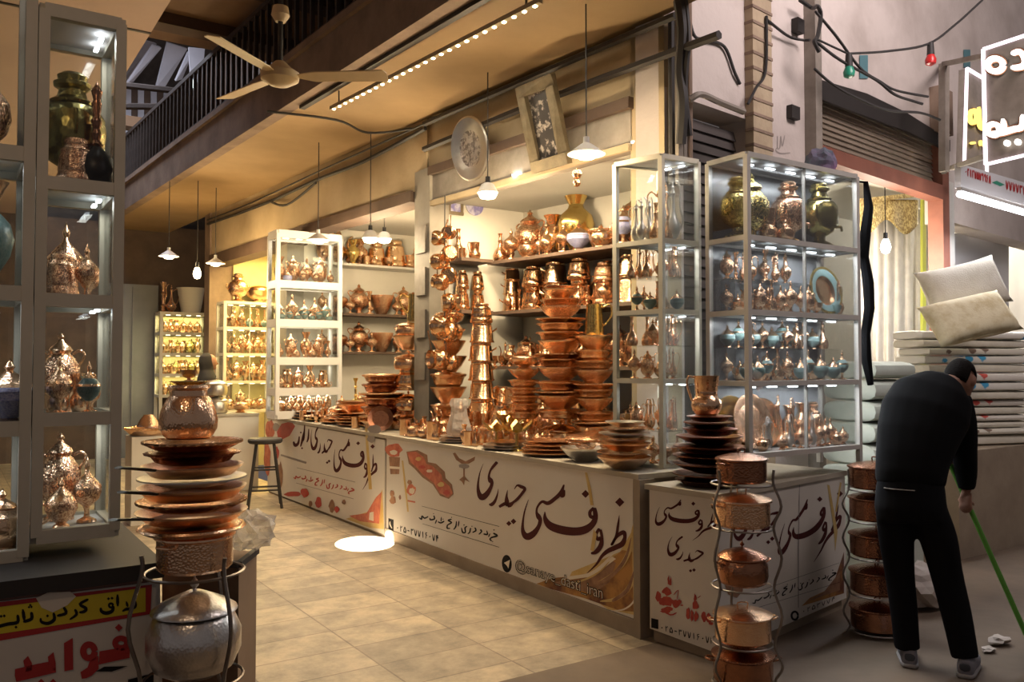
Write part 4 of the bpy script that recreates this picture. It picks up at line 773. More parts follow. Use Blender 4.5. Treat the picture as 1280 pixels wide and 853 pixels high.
# ---------------- glass cases
def case(name, pts, zs, frame, label, bar=.028, glass_faces=None, back=None, shelf='shelf_glass_white', led=None, legs=0, mullions=(), back_m='back_panel', cat='display case', shelf_th=.012, rail_h=None):
    """pts: footprint corners, front-left first and anticlockwise; zs: bottom, shelf levels ..., top"""
    root = empty(name, (pts[0][0], pts[0][1], zs[0])); tag(root, label, cat); inv = Vector(root.location); n = len(pts)
    def L(p, z): return Vector((p[0], p[1], z))-inv
    cx = sum(p[0] for p in pts)/n; cy = sum(p[1] for p in pts)/n
    def inn(p, e): v = Vector((cx-p[0], cy-p[1])); return (p[0]+v.x*e/v.length, p[1]+v.y*e/v.length)
    rh = rail_h or bar
    fr = B()
    for i, p in enumerate(pts): fr.bar(L(inn(p, bar*.6), zs[0]-legs), L(inn(p, bar*.6), zs[-1]), bar, bar, Vector((pts[1][0]-pts[0][0], pts[1][1]-pts[0][1], 0)))
    fr.build('frame', frame, root)
    for z in zs:
        f2 = B(); q_ = [inn(p, bar*.6) for p in pts]
        for i in range(n): f2.bar(L(q_[i], z), L(q_[(i+1) % n], z), bar*.94, rh)
        f2.build('rail', frame, root)
    for i, z in enumerate(zs[:-1]): 
        q_ = [inn(p, bar*1.0) for p in pts]; b = B().prism([L(p, 0)[:2] for p in q_], z+.002-inv.z, z+shelf_th-inv.z); b.build('shelf', shelf if i else 'white_sheet', root)
    q_ = [inn(p, bar) for p in pts]; B().prism([L(p, 0)[:2] for p in q_], zs[-1]-.004-inv.z, zs[-1]+.006-inv.z).build('top_panel', 'white_sheet', root)
    for i in (range(n) if glass_faces is None else glass_faces):
        a = inn(pts[i], bar*.5); c = inn(pts[(i+1) % n], bar*.5); m_ = 'glass' if (back is None or i not in back) else back_m
        d_ = (Vector(c)-Vector(a)).normalized(); nn = Vector((-d_.y, d_.x, 0))
        for j in range(len(zs)-1):
            o = B().slab([L(a, zs[j]+.01), L(c, zs[j]+.01), L(c, zs[j+1]-.01), L(a, zs[j+1]-.01)], nn, .004).build('glass_pane' if m_ == 'glass' else 'back_panel', m_, root)
    for (px_, py_) in mullions: B().bar(L((px_, py_), zs[0]), L((px_, py_), zs[-1]), .008, .02).build('mullion', frame, root)
    if led:
        a, c, m_, pw, colr = led     # a,c world xy ends of the strip
        for z in zs[1:]:
            v = Vector((c[0]-a[0], c[1]-a[1], 0)); ln = v.length
            nseg = max(2, int(ln/.16))
            st = B()
            for k in range(nseg):
                s0 = Vector((a[0], a[1], 0))+v*((k+.3)/nseg); s1 = Vector((a[0], a[1], 0))+v*((k+.7)/nseg); st.bar(L(s0, z-.024), L(s1, z-.024), .014, .008)
            st.build('led_strip', m_, root)
            mid = ((a[0]+c[0])/2, (a[1]+c[1])/2, z-.034); lamp('case_light', 'AREA', mid, pw, colr, ln, rot=(0, 0, math.atan2(v.y, v.x)), size_y=.03)
    return root
def lerp2(a, b, t): return (a[0]+(b[0]-a[0])*t, a[1]+(b[1]-a[1])*t)
# corner case A (on the lane counter) and tall case B (on the corner counter)
PA = [(3.51, 4.07), (3.59, 3.71), (3.915, 3.70), (3.845, 3.99)]
zA_ = [.96, 1.46, 1.905, 2.325, 2.80]
def zof(px, py, p): d = ray(px, py); t = (p[0]*FH.x+p[1]*FH.y)/(d.x*FH.x+d.y*FH.y); return CP.z+d.z*t
zA_ = [.935]+[zof(826, y, PA[1]) for y in (477, 389, 300, 194)]
CASEA = case('corner_glass_case', PA, zA_, 'cream_frame', 'narrow cream framed glass case on the corner of the lane counter', .03, led=((3.83, 3.72), (3.80, 3.93), 'led_cold', 6, (.95, .96, .96)))
PB = [(3.75, 3.20), (4.82, 3.20), (4.82, 3.50), (3.75, 3.50)]
zB_ = [zof(936, y, PB[0]) for y in (571, 480, 390, 296, 192)]
CASEB = case('tall_glass_case', PB, zB_, 'aluminium', 'tall wide glass case on the corner counter facing the crossing', .03, back=(2,), led=((3.80, 3.30), (4.76, 3.30), 'led_cold', 16, (.92, .95, 1)), legs=.125, mullions=((4.29, 3.215),))
# white case and yellow cases farther down the lane
PW = [(3.15, 9.6), (3.965, 9.6), (3.965, 9.93), (3.15, 9.93)]
zW = [.96]+[zof(385, y, (3.55, 9.6)) for y in (490, 452, 405, 357, 289)]
zW = [.98, 1.25, 1.61, 2.055, 2.51, 3.10]
case('white_glass_case', PW, zW, 'white_frame', 'white framed glass case standing on the farther counter', .045, led=((3.25, 9.8), (3.9, 9.8), 'led_warm', 5, (1, .87, .66)), rail_h=.09, shelf='white_sheet')
PY = [(3.28, 12.3), (4.05, 12.3), (4.05, 12.7), (3.28, 12.7)]
case('yellow_glass_case', PY, [.9, 1.32, 1.72, 2.1, 2.47], 'cream_frame', 'glass case in the yellow lit bay behind the white case', .04, led=((3.35, 12.5), (4.0, 12.5), 'led_warm', 8, (1, .78, .36)), legs=.9, mullions=((3.66, 12.31),))
PC = [(2.93, 14.9), (3.72, 14.9), (3.72, 15.3), (2.93, 15.3)]
case('yellow_cabinet', PC, [1.05, 1.4, 1.75, 2.1, 2.44], 'cream_frame', 'bright yellow lit cabinet at the far end of the lane', .05, led=((3.0, 15.0), (3.66, 15.0), 'led_warm', 22, (1, .82, .38)), back=(2,), back_m='interior_yellow', legs=1.05)
# ---------------- shelves of the shop
def shelfbox(name, pts, z, m, lab, th=.03):
    o = B().prism(pts, z-th, z).build(name, m); tag(o, lab, 'shelf', 'shelves inside the shop'); return o
SZ = [2.565, 2.075, 1.55]; SN = ['top', 'middle', 'lowest']
for z, nm_ in zip(SZ+[.95], SN+['bottom']): shelfbox('wall_shelf', [bw(4.45, 0), bw(6.9, 0), bw(6.9, .50), bw(4.45, .50)], z, 'dark_wood', '%s dark shelf along the back wall of the corner shop' % nm_)
for z, nm_ in zip(SZ[:2], SN): shelfbox('wall_shelf', [(3.95, 6.72), (4.30, 6.72), (4.30, 7.01), (3.95, 7.01)], z, 'dark_wood', '%s short shelf on the partition beside the grey pier' % nm_)
def brow(y0, y1, off): return bw(y0, off), bw(y1, off)
def wrow(y0, y1, off, z, items, where, grp, **k): a, c = brow(y1, y0, off); return row(a, c, z, items, where, grp, **k)
G1 = 'copperware on the shelves of the corner shop'
wrow(4.5, 6.85, .33, SZ[0], [('urn_e', .52), ('vase', .40), ('vase_g', .60), ('bowl_e', .2, .16), ('urn', .46), ('sam', .46), ('vase_e', .5), ('tall', .56), ('urn', .5)], 'top wall shelf back row', G1, gap=.001)
wrow(4.5, 6.85, .18, SZ[0], [('urn', .36), ('tall', .42), ('gob', .34), ('vase', .34), ('sug', .3), ('ewer', .4)], 'top wall shelf middle row', G1, gap=.001)
wrow(4.5, 6.85, .06, SZ[0], [('car', .26), ('gob', .30), ('tea', .20), ('ewer', .32), ('gob', .27), ('sug_b', .26), ('tea', .2), ('gob_b', .32), ('gob_b', .32), ('mug', .12), ('gob', .32), ('tall', .44), ('gob', .28)], 'top wall shelf front row', G1, gap=.001)
for i, (y, hs, kk) in enumerate(((6.74, (.17, .14, .11), 'pail'), (6.44, (.22, .20), 'can'), (6.15, (.23, .2), 'pail'), (5.85, (.24, .2), 'can'), (5.55, (.20, .17), 'can_e'), (5.27, (.23, .18), 'pail'), (5.0, (.22, .2), 'can'), (4.72, (.2, .2), 'pail'))):
    p = bw(y, .18); z = SZ[1]
    for h in hs: PLACED.append((p[0], p[1], KINDS[kk]['rb']*h*1.3, z, z+h)); spawn(kk, (p[0], p[1], z), h, PI*.75, 'in %s pile from pier, middle wall shelf' % ORD[i], G1, 'stack', sx=h*(1.4 if kk != 'pail' else 1.3)*(.2/h)**.5); z += h+.001
wrow(4.5, 6.85, .38, SZ[1], [('urn', .4), ('can', .42), ('vase', .42), ('sam', .42)], 'middle wall shelf back row', G1, gap=.001)
wrow(4.5, 5.95, .05, SZ[1], [('gob', .2), ('ewer', .2), ('cand', .17), ('gob', .22), ('tea', .13), ('gob', .2)], 'middle wall shelf front row', G1, gap=.001)
wrow(4.5, 6.85, .38, SZ[2], [('pot_p', .30, .22), ('urn', .38), ('vase', .4)], 'lowest wall shelf back row', G1, gap=.001)
wrow(4.5, 6.85, .33, .951, [('pot_p', .30, .24), ('can', .38), ('pail', .36), ('pot', .3, .24)], 'bottom wall shelf', G1, gap=.001)
wrow(4.5, 6.85, .17, .951, [('pot', .26, .24), ('can', .3), ('pot_p', .22), ('sam', .3)], 'front of the bottom wall shelf', G1, gap=.001)
wrow(4.5, 6.85, .20, SZ[2], [('mor', .3), ('can', .28), ('pail', .3), ('urn', .3), ('can', .3), ('car', .33)], 'lowest wall shelf middle row', G1, gap=.001)
wrow(4.5, 6.9, .05, SZ[2], [('cup', .10), ('cup', .10), ('gob', .22), ('cup', .11), ('cup', .1), ('cup', .1), ('cand', .2), ('cup', .1), ('mug', .1)], 'lowest wall shelf front row', G1, gap=.001)
for li, z in enumerate(SZ+[.951]):
    pack([bw(6.84, .01), bw(4.5, .01), bw(4.5, .48), bw(6.84, .48)], z, [[('vase', .42), ('urn', .44), ('urn_e', .42), ('tall', .5)], [('can', .4), ('urn', .36), ('vase', .36)], [('can', .4), ('vase', .36), ('gob', .34)], [('can', .36), ('pot', .26)]][li], [('gob', .22), ('sug', .17), ('cand', .2), ('ewer', .24), ('tea', .14)], 'amid the rows, %s wall shelf' % ['top', 'middle', 'lowest', 'bottom'][li], G1, 260, [('cup', .1), ('cup', .12), ('gob', .16)])
# partition shelves
row((3.96, 6.93), (4.28, 6.93), SZ[0], [('car', .30), ('can', .30), ('vase', .32)], 'short partition shelf back row', G1, gap=.001)
row((3.96, 6.80), (4.28, 6.80), SZ[0], [('mug', .1), ('jug', .16), ('mug', .12)], 'short partition shelf front row', G1, gap=.001)
for i, x in enumerate((4.04, 4.21)):
    z = SZ[1]
    for h in (.2, .18): spawn('can', (x, 6.86, z), h, 0, 'in pile %s pier, lower partition shelf' % ('beside' if i == 0 else 'farther from'), G1, 'stack', sx=h*.9); z += h+.001
# stacks standing on the counter at the back
G2 = 'stacked copperware on the lane counter'
def cst(px, y, items, where, rzs=None, z0=.931):
    d = ray(px, 458); x = d.x/d.y*y; return stack(x, y, z0, items, where, G2, rzs)
cst(561, 6.72, [('bowl', .15, .17), ('frill', .13, .165), ('bowl', .15, .17), ('frill', .13, .165), ('bowl', .15, .17), ('bowl', .14, .16), ('frill', .12, .15), ('braz', .15, .14)], 'of bowl stack right of the grey pier')
cst(602, 6.25, [('pail', .16, .28), ('pail', .17, .28), ('pail', .16, .27), ('pail', .17, .27), ('pail', .16, .26), ('pail', .17, .25), ('can', .17, .25)], 'of the tallest pail stack', PI*1.8)
cst(701, 5.10, [('pot_p', .22, .30), ('frill', .075, .20), ('bowl', .10, .185), ('tray', .03, .205), ('frill', .08, .195), ('bowl_e', .10, .18), ('frill', .07, .19), ('tray', .03, .2), ('bowl', .10, .175), ('frill', .07, .185), ('frill', .065, .18), ('tray', .03, .19), ('bowl_e', .09, .16), ('frill', .06, .16), ('bowl', .07, .14), ('plate', .02, .13)], 'of widest dish stack below the shelves')
zt = cst(743, 4.80, [('frill', .08, .15), ('bowl', .10, .145), ('tray', .03, .16), ('frill', .08, .15), ('bowl', .09, .14), ('frill', .075, .15), ('tray', .03, .155), ('bowl_e', .10, .145), ('frill', .075, .15), ('frill', .075, .145), ('bowl', .10, .15)], 'of dish stack under the brass pitcher')
d_ = ray(743, 458); spawn('pit', (d_.x/d_.y*4.80, 4.80, zt), .23, -PI*.22, label='brass pitcher on top of a dish stack beside the cream glass case')
cst(655, 5.5, [('pot', .2, .22), ('frill', .065, .14), ('frill', .065, .135), ('frill', .06, .13), ('frill', .06, .13), ('frill', .06, .125), ('bowl', .08, .13), ('braz', .11, .12)], 'of narrow dish stack beside widest one')
for px in (628, 640): cst(px, 6.2 if px == 628 else 5.95, [('pail', .15, .22), ('pail', .15, .22), ('pail', .14, .2)], 'of %s short stack beside tallest pail stack' % ('far' if px == 628 else 'near'), PI*.9)
# behind the left bay: stack with brass pitcher, tray stacks
zt = cst(511, 7.42, [('pot', .18, .29), ('pot_p', .2, .28), ('can', .20, .36), ('pot', .19, .27), ('bowl', .14, .165), ('pot', .16, .24)], 'of big pot stack left of the pier')
d_ = ray(519, 458); spawn('pit', (d_.x/d_.y*7.42, 7.42, zt-.02), .27, PI*.9, label='brass pitcher on the pot stack left of the grey pier')
cst(477, 7.6, [('frill', .1, .2), ('tray', .03, .22), ('frill_b', .1, .2), ('frill', .09, .2), ('tray', .03, .22), ('frill_b', .1, .19), ('frill', .09, .19)], 'of the dark dish stack in the middle bay')
cst(445, 8.3, [('frill', .07, .22), ('tray', .03, .24), ('tray', .03, .24), ('bowl', .09, .2), ('tray', .03, .2), ('cand_g', .24)], 'of the tray stack before the bay shelves')
# far bay shelves (face the viewer)
G3 = 'copperware on the middle bay shelves'
FS = [2.86, 2.225, 1.735]
for z, nm_ in zip(FS, SN): shelfbox('bay_shelf', [(3.8, 9.98), (5.3, 9.98), (5.3, 10.3), (3.8, 10.3)], z, 'dark_wood' if z < 2.8 else 'aluminium', '%s shelf across the middle bay' % nm_)
row((4.0, 10.2), (5.25, 10.2), FS[0], [('ewer', .46), ('vase_e', .36), ('can', .3), ('can', .36), ('urn_g', .48), ('car', .4)], 'top bay shelf back row', G3, gap=.001)
row((4.08, 10.06), (5.25, 10.06), FS[0], [('mug', .12), ('jug', .18), ('vase_g', .3), ('cup', .12)], 'top bay shelf front row', G3, gap=.001)
for z, nm_ in ((FS[1], 'middle'), (FS[2], 'lowest')):
    row((4.0, 10.19), (5.25, 10.19), z, [('braz_e', .24, .14), ('urn_e', .40), ('bowl_e', .26, .16), ('urn', .42), ('vase_e', .4)], '%s bay shelf back row' % nm_, G3, gap=.001)
    row((4.0, 10.03), (5.25, 10.03), z, [('gob', .26), ('gob', .22), ('sug', .18), ('cand', .3), ('sug', .16), ('gob', .24)], '%s bay shelf front row' % nm_, G3, gap=.001)
    row((4.05, 10.12), (5.25, 10.12), z, [('gob', .32), ('urn', .3), ('ewer', .34), ('pot', .22), ('vase', .3)], '%s bay shelf middle row' % nm_, G3, gap=.001)
for z, nm_ in zip(FS, SN):
    pack([(3.85, 10.0), (5.28, 10.0), (5.28, 10.29), (3.85, 10.29)], z, [('urn', .36), ('vase', .36), ('can', .34), ('gob', .32)], [('gob', .22), ('sug', .18), ('tea', .15), ('cand', .22)], 'amid the rows, %s bay shelf' % nm_, G3, 220, [('cup', .12), ('gob', .17)])
# ---------------- inside the cases
GA = 'vessels in the narrow cream glass case'; LV = ['bottom', 'second', 'third', 'top']
def shrink(P, e):
    c = Vector((sum(p[0] for p in P)/len(P), sum(p[1] for p in P)/len(P))); return [Vector(p)+(c-Vector(p)).normalized()*e for p in P]
for li, z in enumerate(zA_[:-1]):
    zr = z+.0135; PS = shrink(PA, .03); small = [[('pot', .13), ('gob', .17), ('urn', .16)], [('gob', .18), ('urn', .18), ('tall', .19), ('sug', .13)], [('gob_t', .17), ('gob', .18), ('sug_t', .13), ('car', .18)]]
    if li < 3:
        pack(PS, zr, small[li], small[li], 'lower half of %s level, narrow cream case' % LV[li], GA, fill=[('cand', .18), ('cup', .08), ('car', .15)], split=0, slim=.8)
        rs = B().prism([(p.x-PA[0][0], p.y-PA[0][1]) for p in shrink(PA, .02)], zr+.20-zA_[0], zr+.206-zA_[0]); rs.build('glass_shelf', 'glass', CASEA)
        pack(PS, zr+.207, [('gob', .18), ('car', .19), ('tall', .2), ('urn', .18)], small[li], 'upper half of %s level, narrow cream case' % LV[li], GA, fill=[('cand', .18), ('cup', .08), ('car', .15)], split=0, slim=.8)
    else: pack(PS, zr, [('tall', .42), ('tall_t', .40), ('vase_g', .3), ('tall_e', .4), ('tall_t', .36)], [('tall_t', .3), ('car', .24), ('cand_g', .3), ('gob', .18)], 'top level of narrow cream case', GA, fill=[('cand', .25), ('gob', .15), ('car', .16)], slim=.72)
GB = 'vessels in the tall wide glass case'
PB0 = [(3.785, 3.225), (4.79, 3.225), (4.79, 3.48), (3.785, 3.48)]
standing_spots = [(4.62, 3.40, .10, zB_[2], zB_[3]), (4.50, 3.40, .06, zB_[2], zB_[3]), (4.74, 3.40, .05, zB_[2], zB_[3]), (4.62, 3.27, .10, zB_[2]+.12, zB_[3]), (3.92, 3.42, .10, zB_[0], zB_[1]), (4.06, 3.42, .08, zB_[0], zB_[1]), (4.14, 3.42, .1, zB_[0], zB_[1])]
PLACED += standing_spots
PLACED += [(3.86, 3.36, .10, zB_[3], 9), (4.00, 3.37, .10, zB_[3], 9), (4.33, 3.36, .13, zB_[3], 9), (4.64, 3.36, .13, zB_[3], 9)]
PB_b = [[('vase', .28), ('urn', .26), ('sam', .27), ('tall', .33), ('vase_e', .24), ('cand', .3)], [('sug_t', .15), ('gob_t', .18), ('car', .2), ('sug_t', .15), ('gob', .18)], [('gob', .19), ('urn', .18), ('car', .2), ('gob', .18), ('tall_e', .22)]]
PB_f = [[('gob', .15), ('tea', .11), ('sug', .12), ('tall_t', .2), ('gob', .16)], [('sug_t', .13), ('gob_t', .15), ('cup', .07), ('cup', .07), ('gob_b', .15)], [('gob', .16), ('sug', .13), ('gob_b', .16), ('tea', .1), ('gob_t', .16)]]
for li in range(3):
    zr = zB_[li]+.0135
    if li in (1, 2):
        rs = B().box(3.79-3.75, 3.325-3.2, zr+.190-zB_[0], 4.785-3.75, 3.485-3.2, zr+.196-zB_[0]); rs.box(3.79-3.75, 3.325-3.2, zr-zB_[0], 3.80-3.75, 3.485-3.2, zr+.19-zB_[0]); rs.box(4.775-3.75, 3.325-3.2, zr-zB_[0], 4.785-3.75, 3.485-3.2, zr+.19-zB_[0]); rs.build('riser', 'glass', CASEB)
        pack([(3.79, 3.328), (4.40 if li == 2 else 4.785, 3.328), (4.40 if li == 2 else 4.785, 3.487), (3.79, 3.487)], zr+.198, [[], [('sug_t', .15), ('gob_t', .18), ('car', .18), ('sug_t', .15), ('gob', .18), ('tall', .19)], [('gob', .18), ('urn', .18), ('cand', .18), ('car', .18), ('tall_e', .19), ('ewer', .18)]][li], [('gob', .16), ('car', .16), ('cup', .08)], 'riser of the %s level, tall glass case' % LV[li], GB, 500, [('cup', .08), ('cand', .16)], split=0, slim=.8)
    if li: pack([(3.805, 3.34), (4.77, 3.34), (4.77, 3.485), (3.805, 3.485)], zr, [('gob', .17), ('tea', .12), ('ewer', .17)], [('gob_t', .17), ('sug', .13)], 'under the riser, %s level of tall glass case' % LV[li], GB, split=0, slim=.8)
    pack(PB0 if li not in (1, 2) else [(3.785, 3.225), (4.79, 3.225), (4.79, 3.335), (3.785, 3.335)], zB_[li]+.0135, PB_b[li], PB_f[li], '%s level of the tall glass case' % LV[li], GB, 420, [('cup', .075), ('cup_t', .07), ('gob', .14), ('cup', .09)])
z = zB_[3]+.0135
for (x, y, k, h, lab) in ((3.86, 3.36, 'sam_g', .37, 'brass samovar nearest the left end of the tall glass case'), (4.00, 3.37, 'urn_g', .42, 'brass urn behind the left corner post of the tall glass case'), (4.10, 3.33, 'jug', .20, 'copper jug standing before the copper samovar on the top level'),
                          (4.19, 3.27, 'tea', .14, 'low copper teapot in front of the samovars, top level of tall case'), (4.33, 3.36, 'sam', .40, 'big copper samovar on the top level of the tall wide case'), (4.64, 3.36, 'sam_d', .43, 'dark brass samovar at the right end of the tall case')):
    spawn(k, (x, y, z), h, .5, label=lab, grp=GB, sx=h*.82)
# display plates in the tall case
def standing(key, x, y, z, R, th, lab, rz=0, tilt=1.38):
    o = spawn(key, (x, y, z+R*math.sin(tilt)*.985+.004), th, label=lab, sx=R, rot=(tilt, 0, rz)); return o
def k_dplate(): return [('body', lt([(0, 0), (.55, 0), (.62, .4), (.70, .5), (.70, .5), (.90, .7), (1, .8), (1, 1.2), (.9, 1.1), (.70, .9), (.62, .8), (.50, .3), (.30, .45), (0, .4)], [C_, 'enamel', BR_], 36, mis={8: 1, 7: 2, 6: 2, 9: 1}), None)]
kind('dplate', 'display_plate', 'plate', 'display plate', k_dplate())
standing('dplate', 4.62, 3.33, zB_[2]+.0135, .155, .03, 'round display plate with turquoise rim in the tall glass case', .0)
for (x, y, R, k, lab) in ((3.88, 3.44, .16, 'plate_g', 'brass plate standing leftmost at the bottom of the tall case'), (3.985, 3.385, .165, 'plate_e', 'pale engraved oval plate propped at the bottom of the tall case'), (4.14, 3.42, .15, 'plate', 'copper plate propped behind the engraved plate in the tall case')):
    standing(k, x, y, zB_[0]+.0135, R, .03, lab, .0)
# white case, yellow case, yellow cabinet
GW = 'vessels in the white glass case'
for li, z in enumerate(zW[:-1]):
    pack([(3.19, 9.64), (3.925, 9.64), (3.925, 9.90), (3.19, 9.90)], z+.0135, [[('pot', .2), ('urn', .24)], [('can', .26), ('vase', .28), ('urn', .28)], [('urn', .34), ('vase', .36), ('can', .3), ('sam', .33)], [('gob_t', .3), ('gob', .34), ('car', .3)], [('vase_e', .36), ('urn', .38), ('sam', .34), ('gob', .36)]][li],
         [[('sug', .16), ('cup', .12)], [('gob', .2), ('tea', .15)], [('gob', .2), ('cand', .24), ('sug', .16)], [('sug_t', .16), ('gob_t', .2), ('sug_t', .15)], [('sug_b', .18), ('tea', .16), ('gob', .22)]][li], '%s level of the white glass case' % ['bottom', 'second', 'third', 'fourth', 'top'][li], GW, 160)
GY = 'vessels in the yellow bay case'
for li, z in enumerate([.9, 1.32, 1.72, 2.1]):
    pack([(3.33, 12.35), (4.0, 12.35), (4.0, 12.66), (3.33, 12.66)], z+.0135, [[('pot', .22), ('urn', .3)], [('cand', .32), ('urn', .32), ('vase', .3)], [('ewer', .32), ('gob', .3), ('urn', .3)], [('gob', .28), ('car', .3)]][li], [[('sug', .16), ('cup', .12)], [('gob', .22), ('tea', .16)], [('gob', .2), ('sug', .16)], [('sug_t', .18), ('sug', .2), ('gob_t', .2)]][li], '%s level of the yellow bay case' % LV[li], GY, 120)
row((3.36, 12.5), (4.0, 12.5), 2.485, [('sam', .42), ('sam', .46), ('urn', .4)], 'on top of the yellow bay case', GY)
GC = 'small ware in the yellow cabinet'
for li, z in enumerate([1.05, 1.4, 1.75, 2.1]):
    pack([(2.99, 14.96), (3.66, 14.96), (3.66, 15.26), (2.99, 15.26)], z+.0135, [('gob', .26), ('vase', .24), ('urn', .25), ('urn_g', .26)], [('cup', .12), ('mug', .12), ('jug', .13), ('tea', .13)], '%s level of the far yellow cabinet' % LV[li], GC, 90)
spawn('cand', (3.02, 15.1, 2.455), .52, label='shorter copper candlestick on the far yellow cabinet'); spawn('tall', (3.15, 15.1, 2.455), .5, label='copper ewer between candlestick and white pot on yellow cabinet')
o = B().lathe([(0, 0), (.14, 0), (.16, .04), (.19, .2), (.22, .42), (.24, .44), (.2, .44), (.17, .2), (0, .1)], 20).build('flower_pot', 'white_pot'); o.location = (3.47, 15.1, 2.455); tag(o, 'white pot standing on the far yellow cabinet', 'pot')
# more ware on the yellow bay back shelves
for z, nm_ in ((1.3, 'lowest'), (1.9, 'middle'), (2.5, 'top')):
    shelfbox('bay_shelf', [(3.75, 12.76), (5.05, 12.76), (5.05, 13.14), (3.75, 13.14)], z, 'cream_frame', '%s shelf in the yellow lit bay' % nm_)
    row((3.78, 12.95), (5.0, 12.95), z, [('braz', .3, .2), ('urn', .42), ('pot', .34), ('sam', .44), ('can', .4)], 'on the %s shelf of the yellow lit bay' % nm_, GY)
# ================================================================== GOODS ALONG THE COUNTER EDGE
G4 = 'wares set out along the lane counter edge'
def on(px, py, z=.931, xm=None):
    p = atz(px, py, z)
    if xm and p.x < xm: p.x = xm
    return p
def pile(p, items, where, mode='stack', rz=None): return stack(p.x, p.y, p.z, items, where, G4, rz, mode)
p = on(574, 553, xm=3.47); zt = pile(p, [('plate_tin', .018, .17), ('plate_tin', .018, .165), ('plate_tin', .018, .155)], 'under the plastic wrapped pitcher')
o = B().lathe([(0, 0), (.085, 0), (.10, .03), (.09, .08), (.065, .17), (.06, .22), (.075, .26), (.06, .30)], 28, wave=(7, .10, .05)).build('wrapped_pitcher', 'plastic_film', loc=(p.x, p.y, zt)); tag(o, 'pitcher wrapped in clear plastic on a pile of silvery plates', 'pitcher')
B().lathe([(0, .004), (.07, .004), (.08, .03), (.07, .09), (.045, .16), (.04, .22), (0, .22)], 16).build('pitcher_body', 'copper', o)
p = on(612, 563, xm=3.49); pile(p, [('plate_tin', .02, .20), ('plate_tin', .018, .19), ('plate', .02, .15)], 'between the wrapped pitcher and the scalloped trays')
p = on(664, 571, xm=3.50); pile(p, [('tray', .026, .205), ('tray', .026, .20), ('tray', .026, .195), ('tray', .026, .175)], 'of the tray pile on the counter edge', rz=0)
p = on(722, 577, xm=3.47); pile(p, [('bowl_tin', .09, .16)], 'between the scalloped trays and the big plate pile')
o = standing('plate_tin', p.x+.24, p.y-.02, .935, .13, .025, 'silvery lid leaning beside the silvery bowl on the counter', -1.1, .5)
o = B().tube([(p.x+.06, p.y-.17, 1.035), (p.x+.16, p.y-.28, 1.10)], .013, 8).build('pan_handle_rod', 'black_pot'); tag(o, 'black pan handle lying by the silvery bowl', 'handle')
p = on(792, 578, xm=3.36); p.x = 3.43; p.y = 3.76
stack(p.x-.02, p.y+.09, .931, [('bowl', .075, .165), ('plate', .03, .17), ('bowl', .05, .165), ('plate', .03, .165), ('plate_tin', .03, .155), ('plate', .03, .15), ('bowl_tin', .035, .12)], 'of the big pile on the counter end', G4)
row((3.42, 6.86), (3.42, 5.86), .931, [('mug', .15), ('pot', .12), ('tea', .13), ('mug', .16), ('jug', .13), ('sug', .15), ('tea', .14), ('mug', .12)], 'counter edge left of the wrapped pitcher', G4, gap=.001)
row((3.62, 6.85), (3.62, 5.3), .931, [('tea', .22), ('jug', .22), ('pot_p', .2), ('ewer', .28), ('pot', .2), ('mug', .2), ('mor', .2), ('can', .24)], 'second row of the lane counter', G4, gap=.001)
row((3.82, 6.80), (3.82, 4.5), .931, [('pot_p', .24), ('can', .3), ('pail', .3), ('tea', .26), ('pot', .26), ('urn', .34)], 'third row of the lane counter', G4, gap=.001)
row((4.02, 6.75), (4.02, 5.75), .931, [('can', .34), ('pot', .3), ('sam', .4)], 'fourth row of the lane counter', G4, gap=.001)
row((3.60, 5.2), (3.60, 4.75), .931, [('gob', .17), ('mug', .13), ('bowl', .08, .09), ('gob', .2)], 'behind the scalloped trays', G4)
p = atz(690, 532, 1.06); spawn('pot', (3.66, 4.52, .931), .2, .4, label='lidded copper pot beside the cream glass case behind the silvery bowl', sx=.3)
spawn('cas', (3.72, 4.27, .931), .13, .4, label='low copper casserole behind the trays near the wide dish stack', sx=.16)
# brass leaf candelabra
def leafy(x, y, z, s, lab):
    r0 = empty('leaf_candelabra', (x, y, z)); tag(r0, lab, 'candelabra', 'brass leaf candelabras')
    B().lathe([(0, 0), (.05*s, 0), (.045*s, .01*s), (.012*s, .03*s), (.012*s, .12*s), (.03*s, .14*s), (0, .15*s)], 14).build('stem', 'brass', r0)
    for k in range(6):
        a = k*PI/3; c, s_ = math.cos(a), math.sin(a); b = B(); pts = [(.02, 0), (.06, .03), (.10, .022), (.13, 0)]
        top = []
        def P(r_, w_, h): return (r_*s*c-w_*s*s_, r_*s*s_+w_*s*c, h*s)
        b.slab([P(.01, 0, .12), P(.05, .03, .13), P(.09, .034, .16), P(.125, 0, .20), P(.09, -.034, .16), P(.05, -.03, .13)], (0, 0, 1), .004*s); b.build('leaf', 'brass', r0)
    return r0
pp = atz(605, 535, .931); leafy(3.50, 5.42, .931, 1.0, 'brass leaf candelabra left of its twin on the lane counter'); leafy(3.47, 5.10, .931, 1.1, 'brass leaf candelabra nearer the scalloped trays'); leafy(3.78, 5.62, .931, 1.25, 'brass leaf candelabra standing behind the two smaller ones')
standing('plate_tin', 3.85, 5.72, .935, .13, .02, 'silvery plate propped up behind the brass candelabras', -1.0, .5)
